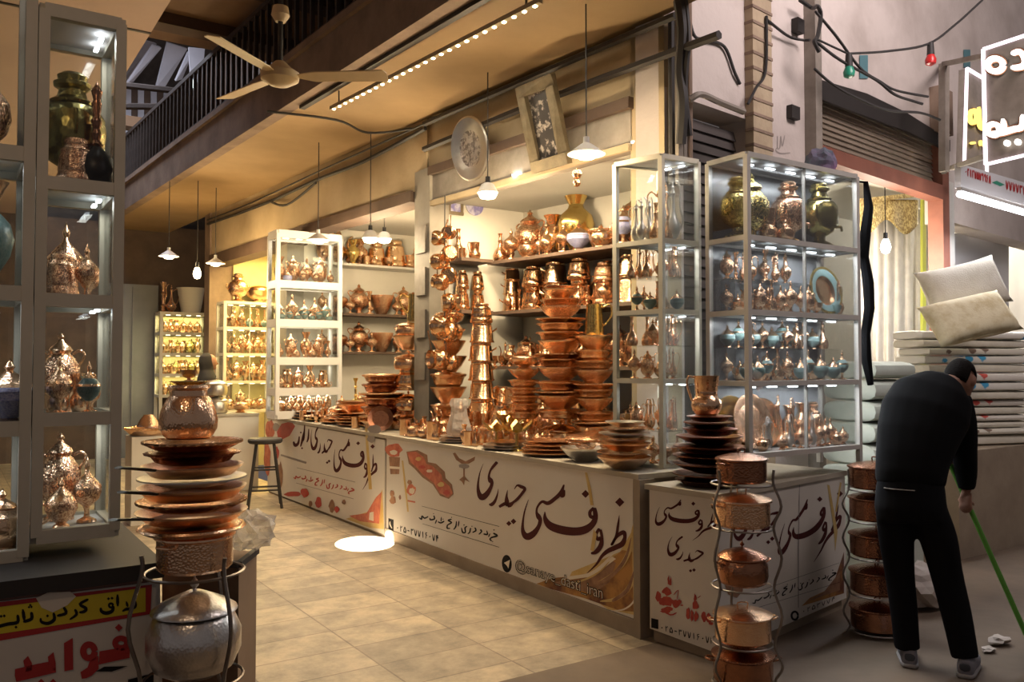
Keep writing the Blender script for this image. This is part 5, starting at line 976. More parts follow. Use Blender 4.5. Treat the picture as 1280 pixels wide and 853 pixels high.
# farther counter goods
G5 = 'trays and pots laid out on the farther counter'
for i, (y, x) in enumerate(((9.55, 3.55), (9.1, 3.5), (8.6, 3.54), (8.1, 3.5), (7.75, 3.62))):
    stack(x, y, .931, [[('tray', .03, .2), ('plate', .03, .18), ('tray', .03, .17)], [('plate_g', .03, .19), ('tray', .03, .19)], [('tray', .03, .21), ('tray', .03, .2), ('plate', .03, .17), ('bowl', .06, .13)], [('plate', .03, .19), ('tray', .03, .2), ('tray', .03, .18)], [('tray', .03, .18), ('plate_g', .03, .16)]][i], 'of the %s tray pile on farther counter' % ORD[4-i], G5)
row((3.80, 9.4), (3.80, 7.6), .931, [('pot', .2), ('sug', .18), ('mug', .15), ('tea', .16), ('cand', .26), ('pot', .16)], 'second row of the farther counter', G5, gap=.001)
row((3.98, 8.9), (3.98, 7.9), .931, [('cas', .16), ('gob', .24), ('pot', .22)], 'third row of the farther counter', G5, gap=.001)
o = standing('plate_d', 3.40, 7.28, .935, .12, .03, 'dark round pan leaning up at the near end of the farther counter', -.5, 1.3)
for (x_, y_, r_) in ((3.50, 5.42, .14), (3.47, 5.10, .15), (3.78, 5.62, .17), (3.66, 4.52, .19), (3.70, 4.25, .15), (3.83, 4.85, .14), (3.85, 5.72, .15), (3.47, 6.02, .12), (3.5, 4.22, .2)): PLACED.append((x_, y_, r_, .9, 1.25))
pack([(3.34, 6.87), (3.34, 4.35), (4.26, 4.45), (4.26, 6.87)], .931, [('urn', .34), ('can', .28), ('pot', .22), ('jug', .24), ('pail', .26), ('urn', .3)], [('mug', .12), ('tea', .13), ('sug', .13), ('jug', .15), ('mor', .15), ('pot', .12), ('vase', .16)], 'scattered on the lane counter', G4, 500, [('cup', .09), ('mug', .09), ('tea', .1), ('car', .14), ('mor', .12)], split=.3)
pack([(3.34, 9.6), (3.34, 7.35), (4.15, 7.35), (4.15, 9.55)], .931, [('urn', .32), ('can', .3), ('pot', .22)], [('mug', .12), ('tea', .12), ('sug', .14), ('jug', .16), ('vase', .18)], 'scattered on the farther counter', G5, 400, [('cup', .1), ('mug', .1), ('car', .14)], split=.4)
p = atd(721, 205, 6.5); b = B().tube([(p.x, p.y, 3.125), (p.x, p.y, p.z-.17)], .006, 6); o = b.build('hanging_ornament', 'copper'); tag(o, 'string of small copper balls hanging from the shop ceiling beside the flat lamp', 'ornament')
for k, r_ in enumerate((.035, .028, .04, .03)): B().lathe([(0, -r_), (r_*.7, -r_*.7), (r_, 0), (r_*.7, r_*.7), (0, r_)], 14, c=(p.x, p.y, p.z+.06-.07*k)).build('ball', 'copper', o)
# milk pans hanging from a rope in front of the pier
rope = B().tube([(3.66, 6.52, 3.07), (3.66, 6.52, 1.75)], .006, 6).build('hanging_rope', 'cable'); tag(rope, 'dark rope with copper pans beside the grey pier', 'rope')
hz = [(2.86, .12), (2.82, .13), (2.70, .14), (2.62, .14), (2.50, .15), (2.42, .14), (2.28, .17), (2.10, .19), (2.04, .18), (1.80, .19), (1.72, .15)]
for i, (z, s) in enumerate(hz):
    sx_ = -1 if i % 2 else 1; rz = (PI*.9 if i % 2 else .1)-.5
    aa = random.uniform(0, 6.28); spawn('pan', (3.66+.07*math.cos(aa)*1.0+sx_*.05, 6.52+.07*math.sin(aa), z-1.0*s), s, 0, 'on the rope by the grey pier', 'copper pans on the rope by the grey pier', 'stack', rot=(random.uniform(-.2, .2), -PI/2+random.uniform(-.25, .25), aa))
# framed picture + plate inside on partition
def framed(name, c, u, v, w_, h_, fw, th, m1, m2, lab, cat):
    c, u, v = Vector(c), Vector(u).normalized(), Vector(v).normalized(); n = u.cross(v).normalized()
    if n.dot(CP-c) < 0: n = -n
    b = B()
    def P(a, d, e=0): return c+u*a+v*d+n*e
    for a0, a1, d0, d1 in ((-w_/2, w_/2, h_/2-fw, h_/2), (-w_/2, w_/2, -h_/2, -h_/2+fw), (-w_/2, -w_/2+fw, -h_/2+fw, h_/2-fw), (w_/2-fw, w_/2, -h_/2+fw, h_/2-fw)):
        b.hexa([P(a0, d0), P(a1, d0), P(a1, d1), P(a0, d1), P(a0, d0, th), P(a1, d0, th*(1 if abs(d0) > h_/2-fw*.5 else .6)), P(a1, d1, th), P(a0, d1, th)])
    o = b.build(name, m1); tag(o, lab, cat)
    k = B(); k.slab([P(-w_/2+fw*.9, -h_/2+fw*.9, .002), P(w_/2-fw*.9, -h_/2+fw*.9, .002), P(w_/2-fw*.9, h_/2-fw*.9, .002), P(-w_/2+fw*.9, h_/2-fw*.9, .002)], n, .006); k.build('picture', m2, o)
    return o
c = aty(569, 256, 7.0); framed('framed_picture', c, (1, 0, 0), (0, 0, 1), .17, .2, .03, .02, 'gold_frame', 'art_blue', 'small dark framed tile on the white partition wall', 'picture')
c = aty(593, 257, 7.0); o = B().lathe([(0, 0), (.05, 0), (.07, .006), (.1, .012), (.1, .018), (.07, .01), (0, .006)], 24).build('wall_plate', 'art_blue', loc=(c.x, 7.01, c.z)); o.rotation_euler = (PI/2, 0, 0); tag(o, 'pale blue plate on the white partition wall', 'plate')
# big plate and framed picture on the shutter housing
fd = Vector((-.065, 1, 0)).normalized(); fn = Vector((-1, -.065, 0)).normalized()
def face(px, py, off): return atp(px, py, Vector((xf(4), 4, 0))+fn*off, fn)
c = face(593, 186, .10)
def dish(): return B().lathe([(0, .02), (.13, .02), (.15, .03), (.25, .05), (.265, .045), (.265, .055), (.25, .065), (.15, .045), (.13, .035), (.06, .05), (0, .045)], 40, mis={6: 0, 7: 1, 8: 1, 9: 1})
o = dish().build('wall_dish', ['tin', 'tin_engraved'], loc=c); o.rotation_euler = (fn+Vector((0, 0, -.18))).to_track_quat('Z', 'Y').to_euler(); tag(o, 'large embossed round dish hung above the shop opening', 'dish')
o.scale = (1.03, 1.03, 1)
c = face(682, 156, .15); tl = Vector((0, 0, 1))+fn*.26
framed('framed_picture', c, -fd, tl, .42, .66, .085, .05, 'gold_frame', 'art', 'large framed embossed picture leaning out above the shop opening', 'picture')
# ================================================================== LAMPS
def cord(a, b_, nm_='cord', parent=None): return B().tube([a, b_], .006, 6).build(nm_, 'cable', parent)
def hang(name, p, ztop, lab, style, pw, colr, m='bulb_warm'):
    r0 = empty(name, p); tag(r0, lab, 'lamp'); B().tube([(0, 0, .10), (0, 0, ztop-p.z)], .005, 6).build('cord', 'cable', r0)
    B().lathe([(0, .11), (.02, .11), (.022, .05), (.03, .045), (0, .04)], 12).build('socket', 'black_pot' if style != 'shade' else 'white_frame', r0)
    if style == 'shade':
        B().lathe([(.025, .07), (.04, .06), (.10, .015), (.125, .0), (.122, -.004), (.095, .010), (.03, .05)], 24).build('lamp_shade', 'white_frame', r0)
        B().lathe([(0, .03), (.05, .02), (.075, 0), (.05, -.03), (0, -.04)], 16).build('bulb', m, r0)
    elif style == 'cone':
        B().lathe([(.03, .06), (.05, .05), (.085, -.02), (.08, -.02), (.03, .04)], 20).build('lamp_shade', 'white_frame', r0); B().lathe([(0, .02), (.05, .01), (.075, -.03), (.06, -.06), (0, -.075)], 16).build('bulb', m, r0)
    else:
        B().lathe([(0, .05), (.022, .05), (.04, .01), (.05, -.04), (.035, -.085), (0, -.10)], 16).build('bulb', m, r0)
    lamp('lamp_light', 'POINT', Vector(p)+Vector((0, 0, -.16)), pw, colr, .06)
W1 = (1, .76, .46); W2 = (1, .70, .34)
hang('pendant_lamp', Vector((3.55, 5.63, 2.95)), 3.9, 'bright cone pendant bulb before the white partition of the corner shop', 'cone', 80, W1)
hang('pendant_lamp', Vector((3.4, 4.2, 2.92)), 3.9, 'flat shaded pendant lamp beside the leaning framed picture', 'shade', 34, W1)
hang('pendant_lamp', Vector((3.2, 8.4, 2.87)), 3.9, 'shaded pendant lamp in front of the white glass case', 'shade', 34, W1)
hang('pendant_lamp', Vector((3.52, 7.8, 2.86)), 3.9, 'bright pendant bulb before the middle bay shelves', 'cone', 46, W1)
hang('pendant_lamp', Vector((4.05, 8.6, 3.0)), 3.34, 'pendant bulb deeper inside the middle bay', 'cone', 34, W1)
hang('pendant_lamp', Vector((2.6, 11.0, 2.75)), 3.9, 'bare bright bulb hanging over the far lane', 'bare', 50, W2)
hang('pendant_lamp', Vector((2.3, 11.2, 2.94)), 3.9, 'shaded lamp hanging left of the bare bulb in the far lane', 'shade', 26, W2)
hang('pendant_lamp', Vector((2.9, 11.3, 2.90)), 3.9, 'shaded lamp hanging right of the bare bulb in the far lane', 'shade', 26, W2)
lamp('yellow_bay_light', 'AREA', (4.2, 12.0, 3.25), 110, (1, .74, .28), .9)  # area lamp assumed for the bay's yellow glow, no fixture built
for (px, py) in ((648, 219), (693, 207), (796, 179)):
    p = atz(px, py, 3.11)
    o = B().lathe([(0, 0), (.05, 0), (.055, .012), (.05, .012)], 16).build('ceiling_spot', 'bulb_white', loc=(p.x, p.y, 3.10)); tag(o, 'round downlight in the corner shop ceiling, %s' % {648: 'nearest the partition', 693: 'below the framed picture', 796: 'nearest the corner pier'}[px], 'downlight', 'ceiling downlights of the corner shop')
lamp('shop_ceiling_light', 'AREA', (4.05, 5.6, 3.08), 60, W1, .2, size_y=2.0, rot=(0, 0, 0))
for (px, py) in ((426, 268), (484, 254)):
    p = atz(px, py, 3.33); o = B().lathe([(0, 0), (.05, 0), (.055, .012), (.05, .012)], 16).build('ceiling_spot', 'bulb_white', loc=(p.x, p.y, 3.325)); tag(o, 'round downlight in the middle bay ceiling, %s' % ('above the white case' if px < 450 else 'nearer the grey pier'), 'downlight', 'ceiling downlights of the middle bay')
# LED batten under the balcony
a = Vector((2.72, 6.85, 3.76)); c = Vector((2.965, 4.10, 3.76))
r0 = empty('led_batten', (a+c)/2); tag(r0, 'long white light batten with a row of small bright lights under the balcony', 'light')
B().bar(a-r0.location+Vector((0, 0, .02)), c-r0.location+Vector((0, 0, .02)), .035, .03).build('housing', 'plaster_warm', r0)
d_ = c-a
for k in range(27):
    q_ = a+d_*((k+.5)/27)-r0.location; B().box(q_.x-.010, q_.y-.012, q_.z-.004, q_.x+.010, q_.y+.012, q_.z+.006).build('led', 'led_warm', r0)
B().tube([a+d_*.95-r0.location+Vector((0, 0, .03)), a+d_*.95-r0.location+Vector((0, 0, .14))], .006, 6).build('hanger', 'cable', r0); B().tube([a+d_*.05-r0.location+Vector((0, 0, .03)), a+d_*.05-r0.location+Vector((0, 0, .14))], .006, 6).build('hanger', 'cable', r0)
lamp('batten_light', 'AREA', (a+c)/2+Vector((0, 0, -.04)), 28, (1, .88, .66), .03, size_y=2.7, rot=(0, 0, math.atan2(d_.y, d_.x)-PI/2))
# ================================================================== CEILING FAN
fc = atd(350, 96, 5.0); r0 = empty('ceiling_fan', fc); tag(r0, 'beige ceiling fan with three long blades hanging over the lane', 'fan')
B().tube([(0, 0, .05), (0, 0, 5.08-fc.z)], .016, 8).build('rod', 'iron', r0)
B().lathe([(0, .42), (.045, .42), (.055, .37), (.03, .33), (0, .33)], 16).build('rod_cover', 'fan_blade', r0)
B().lathe([(0, -.055), (.06, -.05), (.11, -.02), (.115, .02), (.07, .05), (.03, .09), (0, .09)], 24).build('motor', 'fan_blade', r0)
tips = [atz(264, 40, fc.z+.02), atz(299, 118, fc.z-.01), atz(478, 96, fc.z)]
for t in tips:
    v = (t-fc); v.z = 0; v = v.normalized(); s = Vector((-v.y, v.x, 0)); b = B()
    b.slab([v*.10-s*.025+UZ*.0, v*.2-s*.05+UZ*.008, v*.62-s*.065+UZ*.014, v*.64-s*.03+UZ*.008, v*.64+s*.05-UZ*.012, v*.2+s*.055-UZ*.012, v*.10+s*.025], UZ, .006); b.build('blade', 'fan_blade', r0)
# ================================================================== BALCONY RAILING
rr = empty('balcony_railing', (xo(8), 8, 4.33)); tag(rr, 'dark iron railing along the balcony edge', 'railing'); ofs = Vector(rr.location)
def rp(y, z, dx=-.02): return Vector((xo(y)-.05+dx, y, z))-ofs
for z, t in ((5.06, .05), (4.40, .03)): B().bar(rp(2.6, z), rp(15.2, z), t, t).build('rail', 'rail_iron', rr)
y = 2.8
me = None
while y < 15:
    q_ = rp(y, 4.33)
    if me is None: me = B().box(-.018, -.018, 0, .018, .018, .72).mesh('baluster', 'rail_iron')
    o = bpy.data.objects.new('baluster', me); col.objects.link(o); o.parent = rr; o.location = q_; y += .17 if y > 5 else .15
# ================================================================== CABLES, PIPES
def cable(pts, r, lab, m='cable', nm_='cable', seg=6): o = B().tube(bez([tuple(p) for p in pts], 6), r, seg).build(nm_, m); tag(o, lab, 'cable' if m == 'cable' else 'pipe'); return o
wl = lambda y, off, z: Vector((xf(y)-off, y, z))
cable([wl(7.0, .04, 3.80), wl(8.2, .05, 3.72), wl(9.4, .05, 3.73), wl(11, .05, 3.70), wl(13.3, .05, 3.74)], .022, 'thick sagging cable bundle along the lane wall under the balcony')
cable([wl(7.0, .05, 3.84), wl(9, .09, 3.80), wl(11.5, .06, 3.78), wl(13.3, .06, 3.8)], .012, 'thin cable above the thick sagging bundle')
cable([wl(3.9, .05, 3.84), wl(5.4, .05, 3.84), wl(7.0, .05, 3.84)], .028, 'straight black pipe in the corner under the balcony', 'iron', 'pipe')
cable([wl(3.55, .05, 3.60), wl(5.4, .05, 3.62), wl(7.0, .05, 3.60)], .03, 'dark steel channel below the black pipe, sticking out past the corner', 'iron', 'channel')
cable([wl(9.4, .05, 3.70), wl(10.2, .07, 3.56), wl(10.8, .06, 3.70)], .015, 'drooping cable loop with a small black box on the far wall')
cable([Vector((2.40, 7.6, 3.89)), atz(420, 150, 3.86), atz(460, 166, 3.86), wl(7.2, .05, 3.84)], .012, 'thin cable sagging across the balcony underside')
cable([rpt(862, 25, -.02), rpt(868, 45, -.03), rpt(880, 50, -.02), rpt(905, 58, -.02), rpt(918, 90, -.02), rpt(925, 105, -.015)], .012, 'black wire looping over the pale wall near the corner')
cable([atd(862, 125, 5.48), atd(876, 118, 5.5), atd(900, 128, 5.7), atd(930, 140, 5.85)], .022, 'grey hose running over the dark roller shutter', 'conduit', 'hose')
cable([rpt(935, 130, -.085), rpt(945, 110, -.09), rpt(957, 88, -.09), rpt(958, 20, -.085)], .011, 'black wire climbing the brick pilaster')
cable([rpt(959, 25, -.085), rpt(985, 45, -.05), rpt(1003, 50, -.06), rpt(1012, 50, -.115)], .011, 'black wire between the brick pilaster and the pale post')
cable([atd(848, 0, 5.4), atd(853, 40, 5.4), atd(850, 90, 5.45), atd(854, 130, 5.45), atd(851, 180, 5.5)], .035, 'tangled dark cable bundle down the shop corner')
cable([atd(856, 0, 5.4), atd(860, 50, 5.4), atd(856, 110, 5.45), atd(862, 170, 5.5)], .02, 'second cable hanging beside the dark bundle on the shop corner')
for (pts, r, lab) in (([(1000, 0), (1015, 10), (1022, 8), (1026, 20), (1022, 45), (1018, 52), (1024, 65)], .016, 'looped black wire at the top of the pale post'),
                      ([(1019, 48), (1040, 58), (1062, 68)], .009, 'thin wire from the pale post to the green bulb'),
                      ([(1019, 14), (1045, 45), (1075, 85), (1100, 102), (1120, 113), (1160, 121)], .011, 'black wire running from the post across the plaster to the sign side'),
                      ([(1020, 52), (1050, 75), (1095, 100), (1118, 118), (1140, 126), (1153, 130)], .012, 'second black wire twisting along the first across the plaster'),
                      ([(1018, 86), (1040, 105), (1070, 122), (1110, 138), (1150, 141), (1175, 150)], .011, 'lower black wire above the shutter shadow strip'),
                      ([(1062, 67), (1110, 64), (1160, 55), (1195, 30), (1228, 0)], .010, 'festoon wire carrying the green and red bulbs')):
    cable([atd(x, y_, 6.35+(x-1000)*.004) if x > 1016 else rpt(x, y_, -.115) for x, y_ in pts], r, lab)
def cbulb(px, py, m, lab):
    p = atd(px, py, 6.35+(px-1000)*.004); r0 = empty('festoon_bulb', p); tag(r0, lab, 'bulb'); B().lathe([(0, 0), (.025, 0), (.03, -.10), (0, -.10)], 12).build('socket', 'cable', r0); B().lathe([(0, -.09), (.028, -.10), (.045, -.14), (.04, -.175), (0, -.195)], 16).build('bulb', m, r0)
cbulb(1061, 68, 'plastic_green', 'small green bulb in black socket on the festoon wire'); cbulb(1163, 54, 'plastic_red', 'small red bulb in black socket on the festoon wire')
for i, (x0, y0, x1, y1, lab) in enumerate(((1075, 69, 1085, 98, 'teal paper strip stuck on the plaster beside the green bulb'), (1205, 62, 1213, 84, 'teal paper strip near the top of the lit sign'))):
    pa = [rpt(x0, y0, -.012), rpt(x1, y0, -.012), rpt(x1, y1, -.012), rpt(x0, y1, -.012)]; tag(B().slab(pa, RN, .004).build('paper_strip', 'teal_tape'), lab, 'strip')
def wbox(x0, y0, x1, y1, n, m, name, lab, cat):
    a = rpt(x0, y1); c = rpt(x1, y0); t0, t1 = (a-R0).dot(RD), (c-R0).dot(RD); o = rpr(t0, t1, -n, -.004, min(a.z, c.z), max(a.z, c.z)).build(name, m); tag(o, lab, cat)
wbox(983, 136, 993, 148, .05, 'iron', 'wall_socket', 'small dark socket on the pale wall between pilaster and post', 'socket'); wbox(989, 28, 997, 41, .06, 'iron', 'junction_box', 'black junction box high on the pale wall', 'box')
g = B()
for s in ([(972, 170, 1), (972, 185, 1.2), (975, 184, 1), (976, 170, 1), (978, 183, 1.2), (981, 169, 1)], [(969, 188, 1.6), (976, 192, 1.8), (988, 191, 1.2)], [(969, 188, 1), (972, 184, 1)]):
    ribbon(g, bez(s, 5), lambda x, y: rpt(x, y, -.002))
tag(g.build('wall_graffiti', 'ink_grey', sharp=None, recalc=False), 'scribbled arrow and strokes on the pale wall above the tall case', 'graffiti')
# ================================================================== LEFT VITRINE AND ITS COUNTER
def vx(px): return aty(px, 458, 3.2).x
x0, xm, x1 = -.45, vx(42), vx(151)
vc = B().prism([(-1.2, 2.96), (.57, 2.96), (.57, 3.75), (-1.2, 3.75)], 0, .86).build('vitrine_counter', 'cardboard_edge'); tag(vc, 'dark counter under the glass vitrine with a red and yellow sign on it', 'counter')
B().prism([(-1.2, 2.93), (.60, 2.93), (.60, 3.78), (-1.2, 3.78)], .86, .91).build('worktop', 'black_wood', vc)
zR = [zof(100, y, (.37, 3.2)) for y in (668, 524, 376, 232, 20)]
PVR = [(xm+.004, 3.2), (x1, 3.2), (x1, 3.56), (xm+.004, 3.56)]
case('glass_vitrine', PVR, zR, 'vitrine_frame', 'tall glass vitrine at the lane edge holding a dark brass samovar on top', .034, led=((x1-.06, 3.28), (x1-.06, 3.5), 'led_cold', .35, (.95, .97, .9)), rail_h=.045)
zL = [zof(20, y, (.15, 3.2)) for y in (700, 537, 366, 190)]+[3.25]
PVL = [(-.40, 3.2), (xm-.004, 3.2), (xm-.004, 3.56), (-.40, 3.56)]
case('glass_vitrine', PVL, zL, 'vitrine_frame', 'glass vitrine cut by the photo edge with a blue lidded pot inside', .034, led=((-.1, 3.3), (.17, 3.3), 'led_cold', .5, (.85, .9, 1)), rail_h=.05)
GV = 'vessels in the lane edge vitrine'
k_h = [('body', lt([(0, 0), (.10, 0), (.15, .05), (.175, .16), (.15, .27), (.06, .36), (.045, .38), (.06, .40), (.035, .44), (.05, .5), (.03, .54), (.05, .62), (.03, .66), (.045, .78), (.03, .82), (.05, .9), (.02, .95), (0, 1)], ['black_pot', 'copper_brown'], 20, mis={k: 1 for k in range(6, 17)}), None)]
kind('hook', 'water_pipe', 'water pipe', 'black bellied water pipe', k_h)
def inV(px, d, zs, i): p = aty(px, 458, d); return (p.x, d, zs[i]+.0135)
spawn('sam_d', ((xm+x1)/2-.01, 3.40, zR[3]+.0135), .43, 1.57, label='tall dark brass samovar on the top level of the lane edge vitrine', grp=GV, sx=.34)
spawn('hook', inV(116, 3.275, zR, 3), .38, 0, label='black bellied water pipe beside the samovar in the vitrine', grp=GV)
spawn('can_e', inV(92, 3.28, zR, 3), .16, 0, label='small dark canister at the samovar foot in the vitrine', grp=GV)
PV_ = [(xm+.03, 3.23), (x1-.03, 3.23), (x1-.03, 3.54), (xm+.03, 3.54)]
for li, (bk, fr) in enumerate((([('urn_e', .32), ('vase', .34)], [('sug', .18), ('gob', .24), ('tea', .13)]), ([('urn', .3), ('gob', .32), ('car', .34)], [('gob', .2), ('gob_t', .19), ('jug', .14)]), ([('gob', .32), ('vase', .3), ('can', .26), ('urn', .28)], [('can_e', .15), ('gob', .2), ('vase', .2)]))):
    pack(PV_, zR[li]+.0135, bk, fr, '%s level of lane edge vitrine' % LV[li], GV, 200, [('cup', .1), ('gob', .15)])
spawn('ewer_e', (.10, 3.38, zL[3]+.0135), .44, 1.3, sx=.30, label='dark copper ewer at the photo edge, top of the left vitrine', grp=GV); spawn('vase_t', (.10, 3.38, zL[2]+.0135), .38, 0, sx=.3, label='pale enamelled vase in the vitrine at the photo edge', grp=GV)
spawn('sug_b', inV(12, 3.30, zL, 1), .22, 0, label='blue lidded pot in the vitrine at the photo edge', grp=GV); spawn('tea', inV(6, 3.34, zL, 0), .2, 0, label='teapot on the bottom level of the vitrine at the photo edge', grp=GV)
# sign on the vitrine counter
SY = 2.955
def mpS(x, y, e=.002): return aty(x, y, SY-e)
sg = B().slab([mpS(-60, 760, 0), mpS(200, 727, 0), mpS(206, 1000, 0), mpS(-60, 1040, 0)], (0, -1, 0), -.006).build('banner', 'banner', vc, label='white sign with red lettering')
b = B(); b.poly([mpS(-60, 760), mpS(190, 731), mpS(188, 768), mpS(-60, 812)]); b.build('red_border', 'sign_red', sg, None, recalc=False)
b = B(); b.poly([mpS(-60, 767, .003), mpS(182, 735, .003), mpS(182, 765, .003), mpS(-60, 802, .003)]); b.build('yellow_band', 'sign_yellow', sg, None, recalc=False)
b = B(); K4 = lambda st: sc_(st, 0, 720, 6.4)
mp4 = lambda x, y: mpS(x, y, .004)
letter(b, K4([[(1078, 200, 22), (1082, 245, 26), (1040, 265, 26), (1010, 268, 24), (978, 286, 12)], [(1010, 205, 14), (1022, 250, 24)], [(940, 150, 24), (942, 245, 26)], [(905, 240, 24), (898, 282, 28), (850, 300, 30), (812, 285, 26), (806, 255, 16)], ring(888, 238, 16, 16, 18, 10), [(708, 188, 22), (640, 228, 24), (688, 262, 26), (672, 288, 26), (632, 294, 16)], [(598, 268, 20), (612, 310, 24), (556, 352, 14)], [(508, 250, 22), (528, 300, 26), (455, 322, 22)], [(428, 296, 20), (434, 350, 28), (385, 382, 28), (332, 370, 24), (325, 338, 14)],
                [(250, 290, 24), (252, 345, 28), (185, 370, 24)], [(182, 268, 26), (196, 362, 28)], [(140, 312, 22), (140, 372, 28), (60, 388, 28), (-40, 415, 28)]]), mp4, 4)
dots(b, scd([(1040, 306, 26), (868, 184, 26), (896, 180, 26), (380, 322, 26), (232, 252, 22), (252, 250, 22), (242, 236, 22), (128, 412, 26), (8, 325, 26), (34, 322, 26)], 0, 720, 6.4), mp4); b.build('black_lettering', 'ink_black', sg, None, recalc=False)
b = B(); P4 = lambda pts: b.poly([mp4(x/6.4, 720+y/6.4) for x, y in pts])
P4([(512, 540), (582, 498), (586, 752), (515, 766)]); P4([(1040, 560), (1036, 658), (790, 712), (795, 606), (900, 588)]); P4([(786, 640), (790, 745), (735, 800), (690, 822), (654, 826), (644, 772), (700, 735), (715, 690)]); P4([(120, 748), (300, 706), (385, 690), (445, 700), (448, 775), (130, 851), (118, 800)]); P4([(383, 650), (428, 612), (446, 700), (440, 760), (390, 720)]); P4([(186, 682), (224, 642), (256, 700), (256, 760), (205, 770)])
letter(b, K4([ring(968, 540, 48, 38, 46, 14), ring(712, 606, 46, 54, 52, 14)]), mp4, 3); dots(b, scd([(950, 416, 62), (330, 850, 50), (425, 850, 50)], 0, 720, 6.4), mp4); b.build('red_lettering', 'sign_red', sg, None, recalc=False)
b = B(); b.poly([mpS(*q_, .005) for q_ in ((45, 748), (60, 741), (88, 740), (95, 746), (84, 757), (66, 766), (52, 760))]); b.build('torn_patch', 'print_cream', sg, None, recalc=False, label='torn white patch')
b = B(); b.poly([mp4(x, y) for x, y in ((120, 840), (130, 834), (160, 833), (140, 840))]); b.poly([mp4(x, y) for x, y in ((160, 850), (192, 842), (192, 870), (160, 874))]); b.build('black_marks', 'ink_black', sg, None, recalc=False)
# ================================================================== WIRE POT STANDS
def wire_stand(c, zs, R, ztop, lab, rot=0):
    r0 = empty('wire_pot_stand', (c[0], c[1], 0)); tag(r0, lab, 'pot stand')
    for k in range(3):
        a = rot+k*2*PI/3; u = Vector((math.cos(a), math.sin(a), 0)); pts = [u*(R*1.35)+UZ*.0]
        for i, z in enumerate(zs): pts += [u*(R*1.03)+UZ*(z if z > .04 else .05)] + ([u*(R*1.28)+UZ*((z+zs[i+1])/2)] if i+1 < len(zs) else [])
        pts.append(u*R*1.05+UZ*ztop); B().tube(bez([tuple(p) for p in pts], 4), .0065, 6).build('leg', 'wire_steel', r0)
    for z in zs:
        n = 24; z = max(z, .03); B().tube([(R*math.cos(2*PI*i/n), R*math.sin(2*PI*i/n), z-.0075) for i in range(n+1)], .005, 5, False).build('ring', 'wire_steel', r0)
    return r0
def zat(py, d): return 1.55-(py-458)/1050*d
cS = (3.214, 2.782); dS = 4.1
zs = [.03, zat(797, dS), zat(728, dS), zat(656, dS), zat(602, dS)]
wire_stand(cS, zs, .145, zat(585, dS), 'wire stand of copper casseroles before the corner counter', rot=math.radians(-62))
GS = 'casseroles on the wire stand by the corner counter'
for i, (z, s, k, lab) in enumerate(((zs[0], .195, 'cas_d', 'dark casserole on the lowest tier of the wire stand by the corner'), (zs[1], .185, 'cas', 'bright copper casserole on the second tier from the ground'), (zs[2], .19, 'pot_d', 'brown round lidded pot on the middle tier of the corner stand'), (zs[3], .185, 'cas', 'copper casserole with a strap lid handle on the fourth tier'), (zs[4], .165, 'cas_d', 'brown casserole on the topmost tier of the corner stand'))):
    spawn(k, (cS[0], cS[1], z+.002), s*.98 if k != 'pot_d' else .21, math.radians(-34+8*i), label=lab, grp=GS, sx=s if k != 'pot_d' else .22)
cT = (4.50, 2.90); zs = [.03, .24, .45, .66, .84]
wire_stand(cT, zs, .155, .95, 'wire stand of dark pots behind the sweeping man', rot=.5)
for i, z in enumerate(zs): spawn('cas_d', (cT[0], cT[1], z+.002), .18, .3*i, where='on the stand behind the sweeping man', grp='pots on the stand behind the man', mode='stack', sx=.2)
# front left stand
cF = Vector((.665, 2.80, 0)); dF = 2.72
zs = [zat(836, dF), zat(707, dF)]
st = wire_stand((cF.x, cF.y), [.1, .34]+zs, .15, .96, 'wire stand of copper trays and pots beside the red and yellow sign', rot=math.radians(-70))
GF = 'pots and pans on the lane edge stand'
k_b = [('body', lt([(0, 0), (.30, 0), (.50, .10), (.60, .30), (.60, .50), (.50, .70), (.45, .74), (0, .74)], 'tin', 30), None), ('lid', lt([(.55, .735), (.54, .76), (.40, .84), (.2, .92), (.09, .96), (0, .965)], 'tin', 30), 0), ('knob', knob(.96, .12, 'tin'), 1)]
kind('bigtin', 'round_pot', 'pot', 'silvery round pot', k_b)
spawn('bigtin', (cF.x, cF.y, zs[0]+.002), .275, 0, label='silvery hammered round pot on the stand beside the red lettered sign', grp=GF, sx=.24)
spawn('cas', (cF.x, cF.y, zs[1]+.002), .155, .6, label='copper casserole with domed lid under the tray pile at lane edge', grp=GF, sx=.16)
k_fry = [('body', lt([(0, 0), (.72, 0), (.80, .1), (.98, .85), (1, 1), (.95, .95), (.76, .25), (0, .2)], ['copper', 'copper_dark'], 28, mis={4: 1, 5: 1, 6: 1}), None), ('handle', B().tube([(-.95, 0, .85), (-1.2, 0, 1.1), (-1.75, 0, 1.5)], [.09, .12, .10], 8).mesh('handle', 'black_pot'), 0)]
kind('fry', 'frying_pan', 'pan', 'copper frying pan with black handle', k_fry)
z = 1.005
for i, (k, h, r_, rz) in enumerate((('braz', .05, .165, 1), ('fry', .035, .17, .55), ('tray', .03, .165, 0), ('fry', .04, .165, .62), ('plate_tin', .025, .165, 0), ('fry', .036, .155, .5), ('frill_b', .04, .145, 0), ('tray', .03, .15, 0))):
    spawn(k, (cF.x-.01, cF.y, z+.001), h, rz, 'of the pile at lane edge', GF, 'stack', sx=r_); z += KINDS[k]['h']*h*(1 if k != 'fry' else .68)+.002
z += .004
spawn('ket', (cF.x-.02, cF.y+.02, z), .17, 0, label='round hammered copper pot crowning the tray pile at lane edge', grp=GF, sx=.125)
spawn('plate_g', (cF.x-.02, cF.y+.02, z+.171), .012, 0, label='small brass plate on the hammered pot at the lane edge', sx=.06); spawn('cup', (cF.x-.02, cF.y+.02, z+.184), .035, label='tiny copper cup on the brass plate of the lane edge pile', sx=.05)
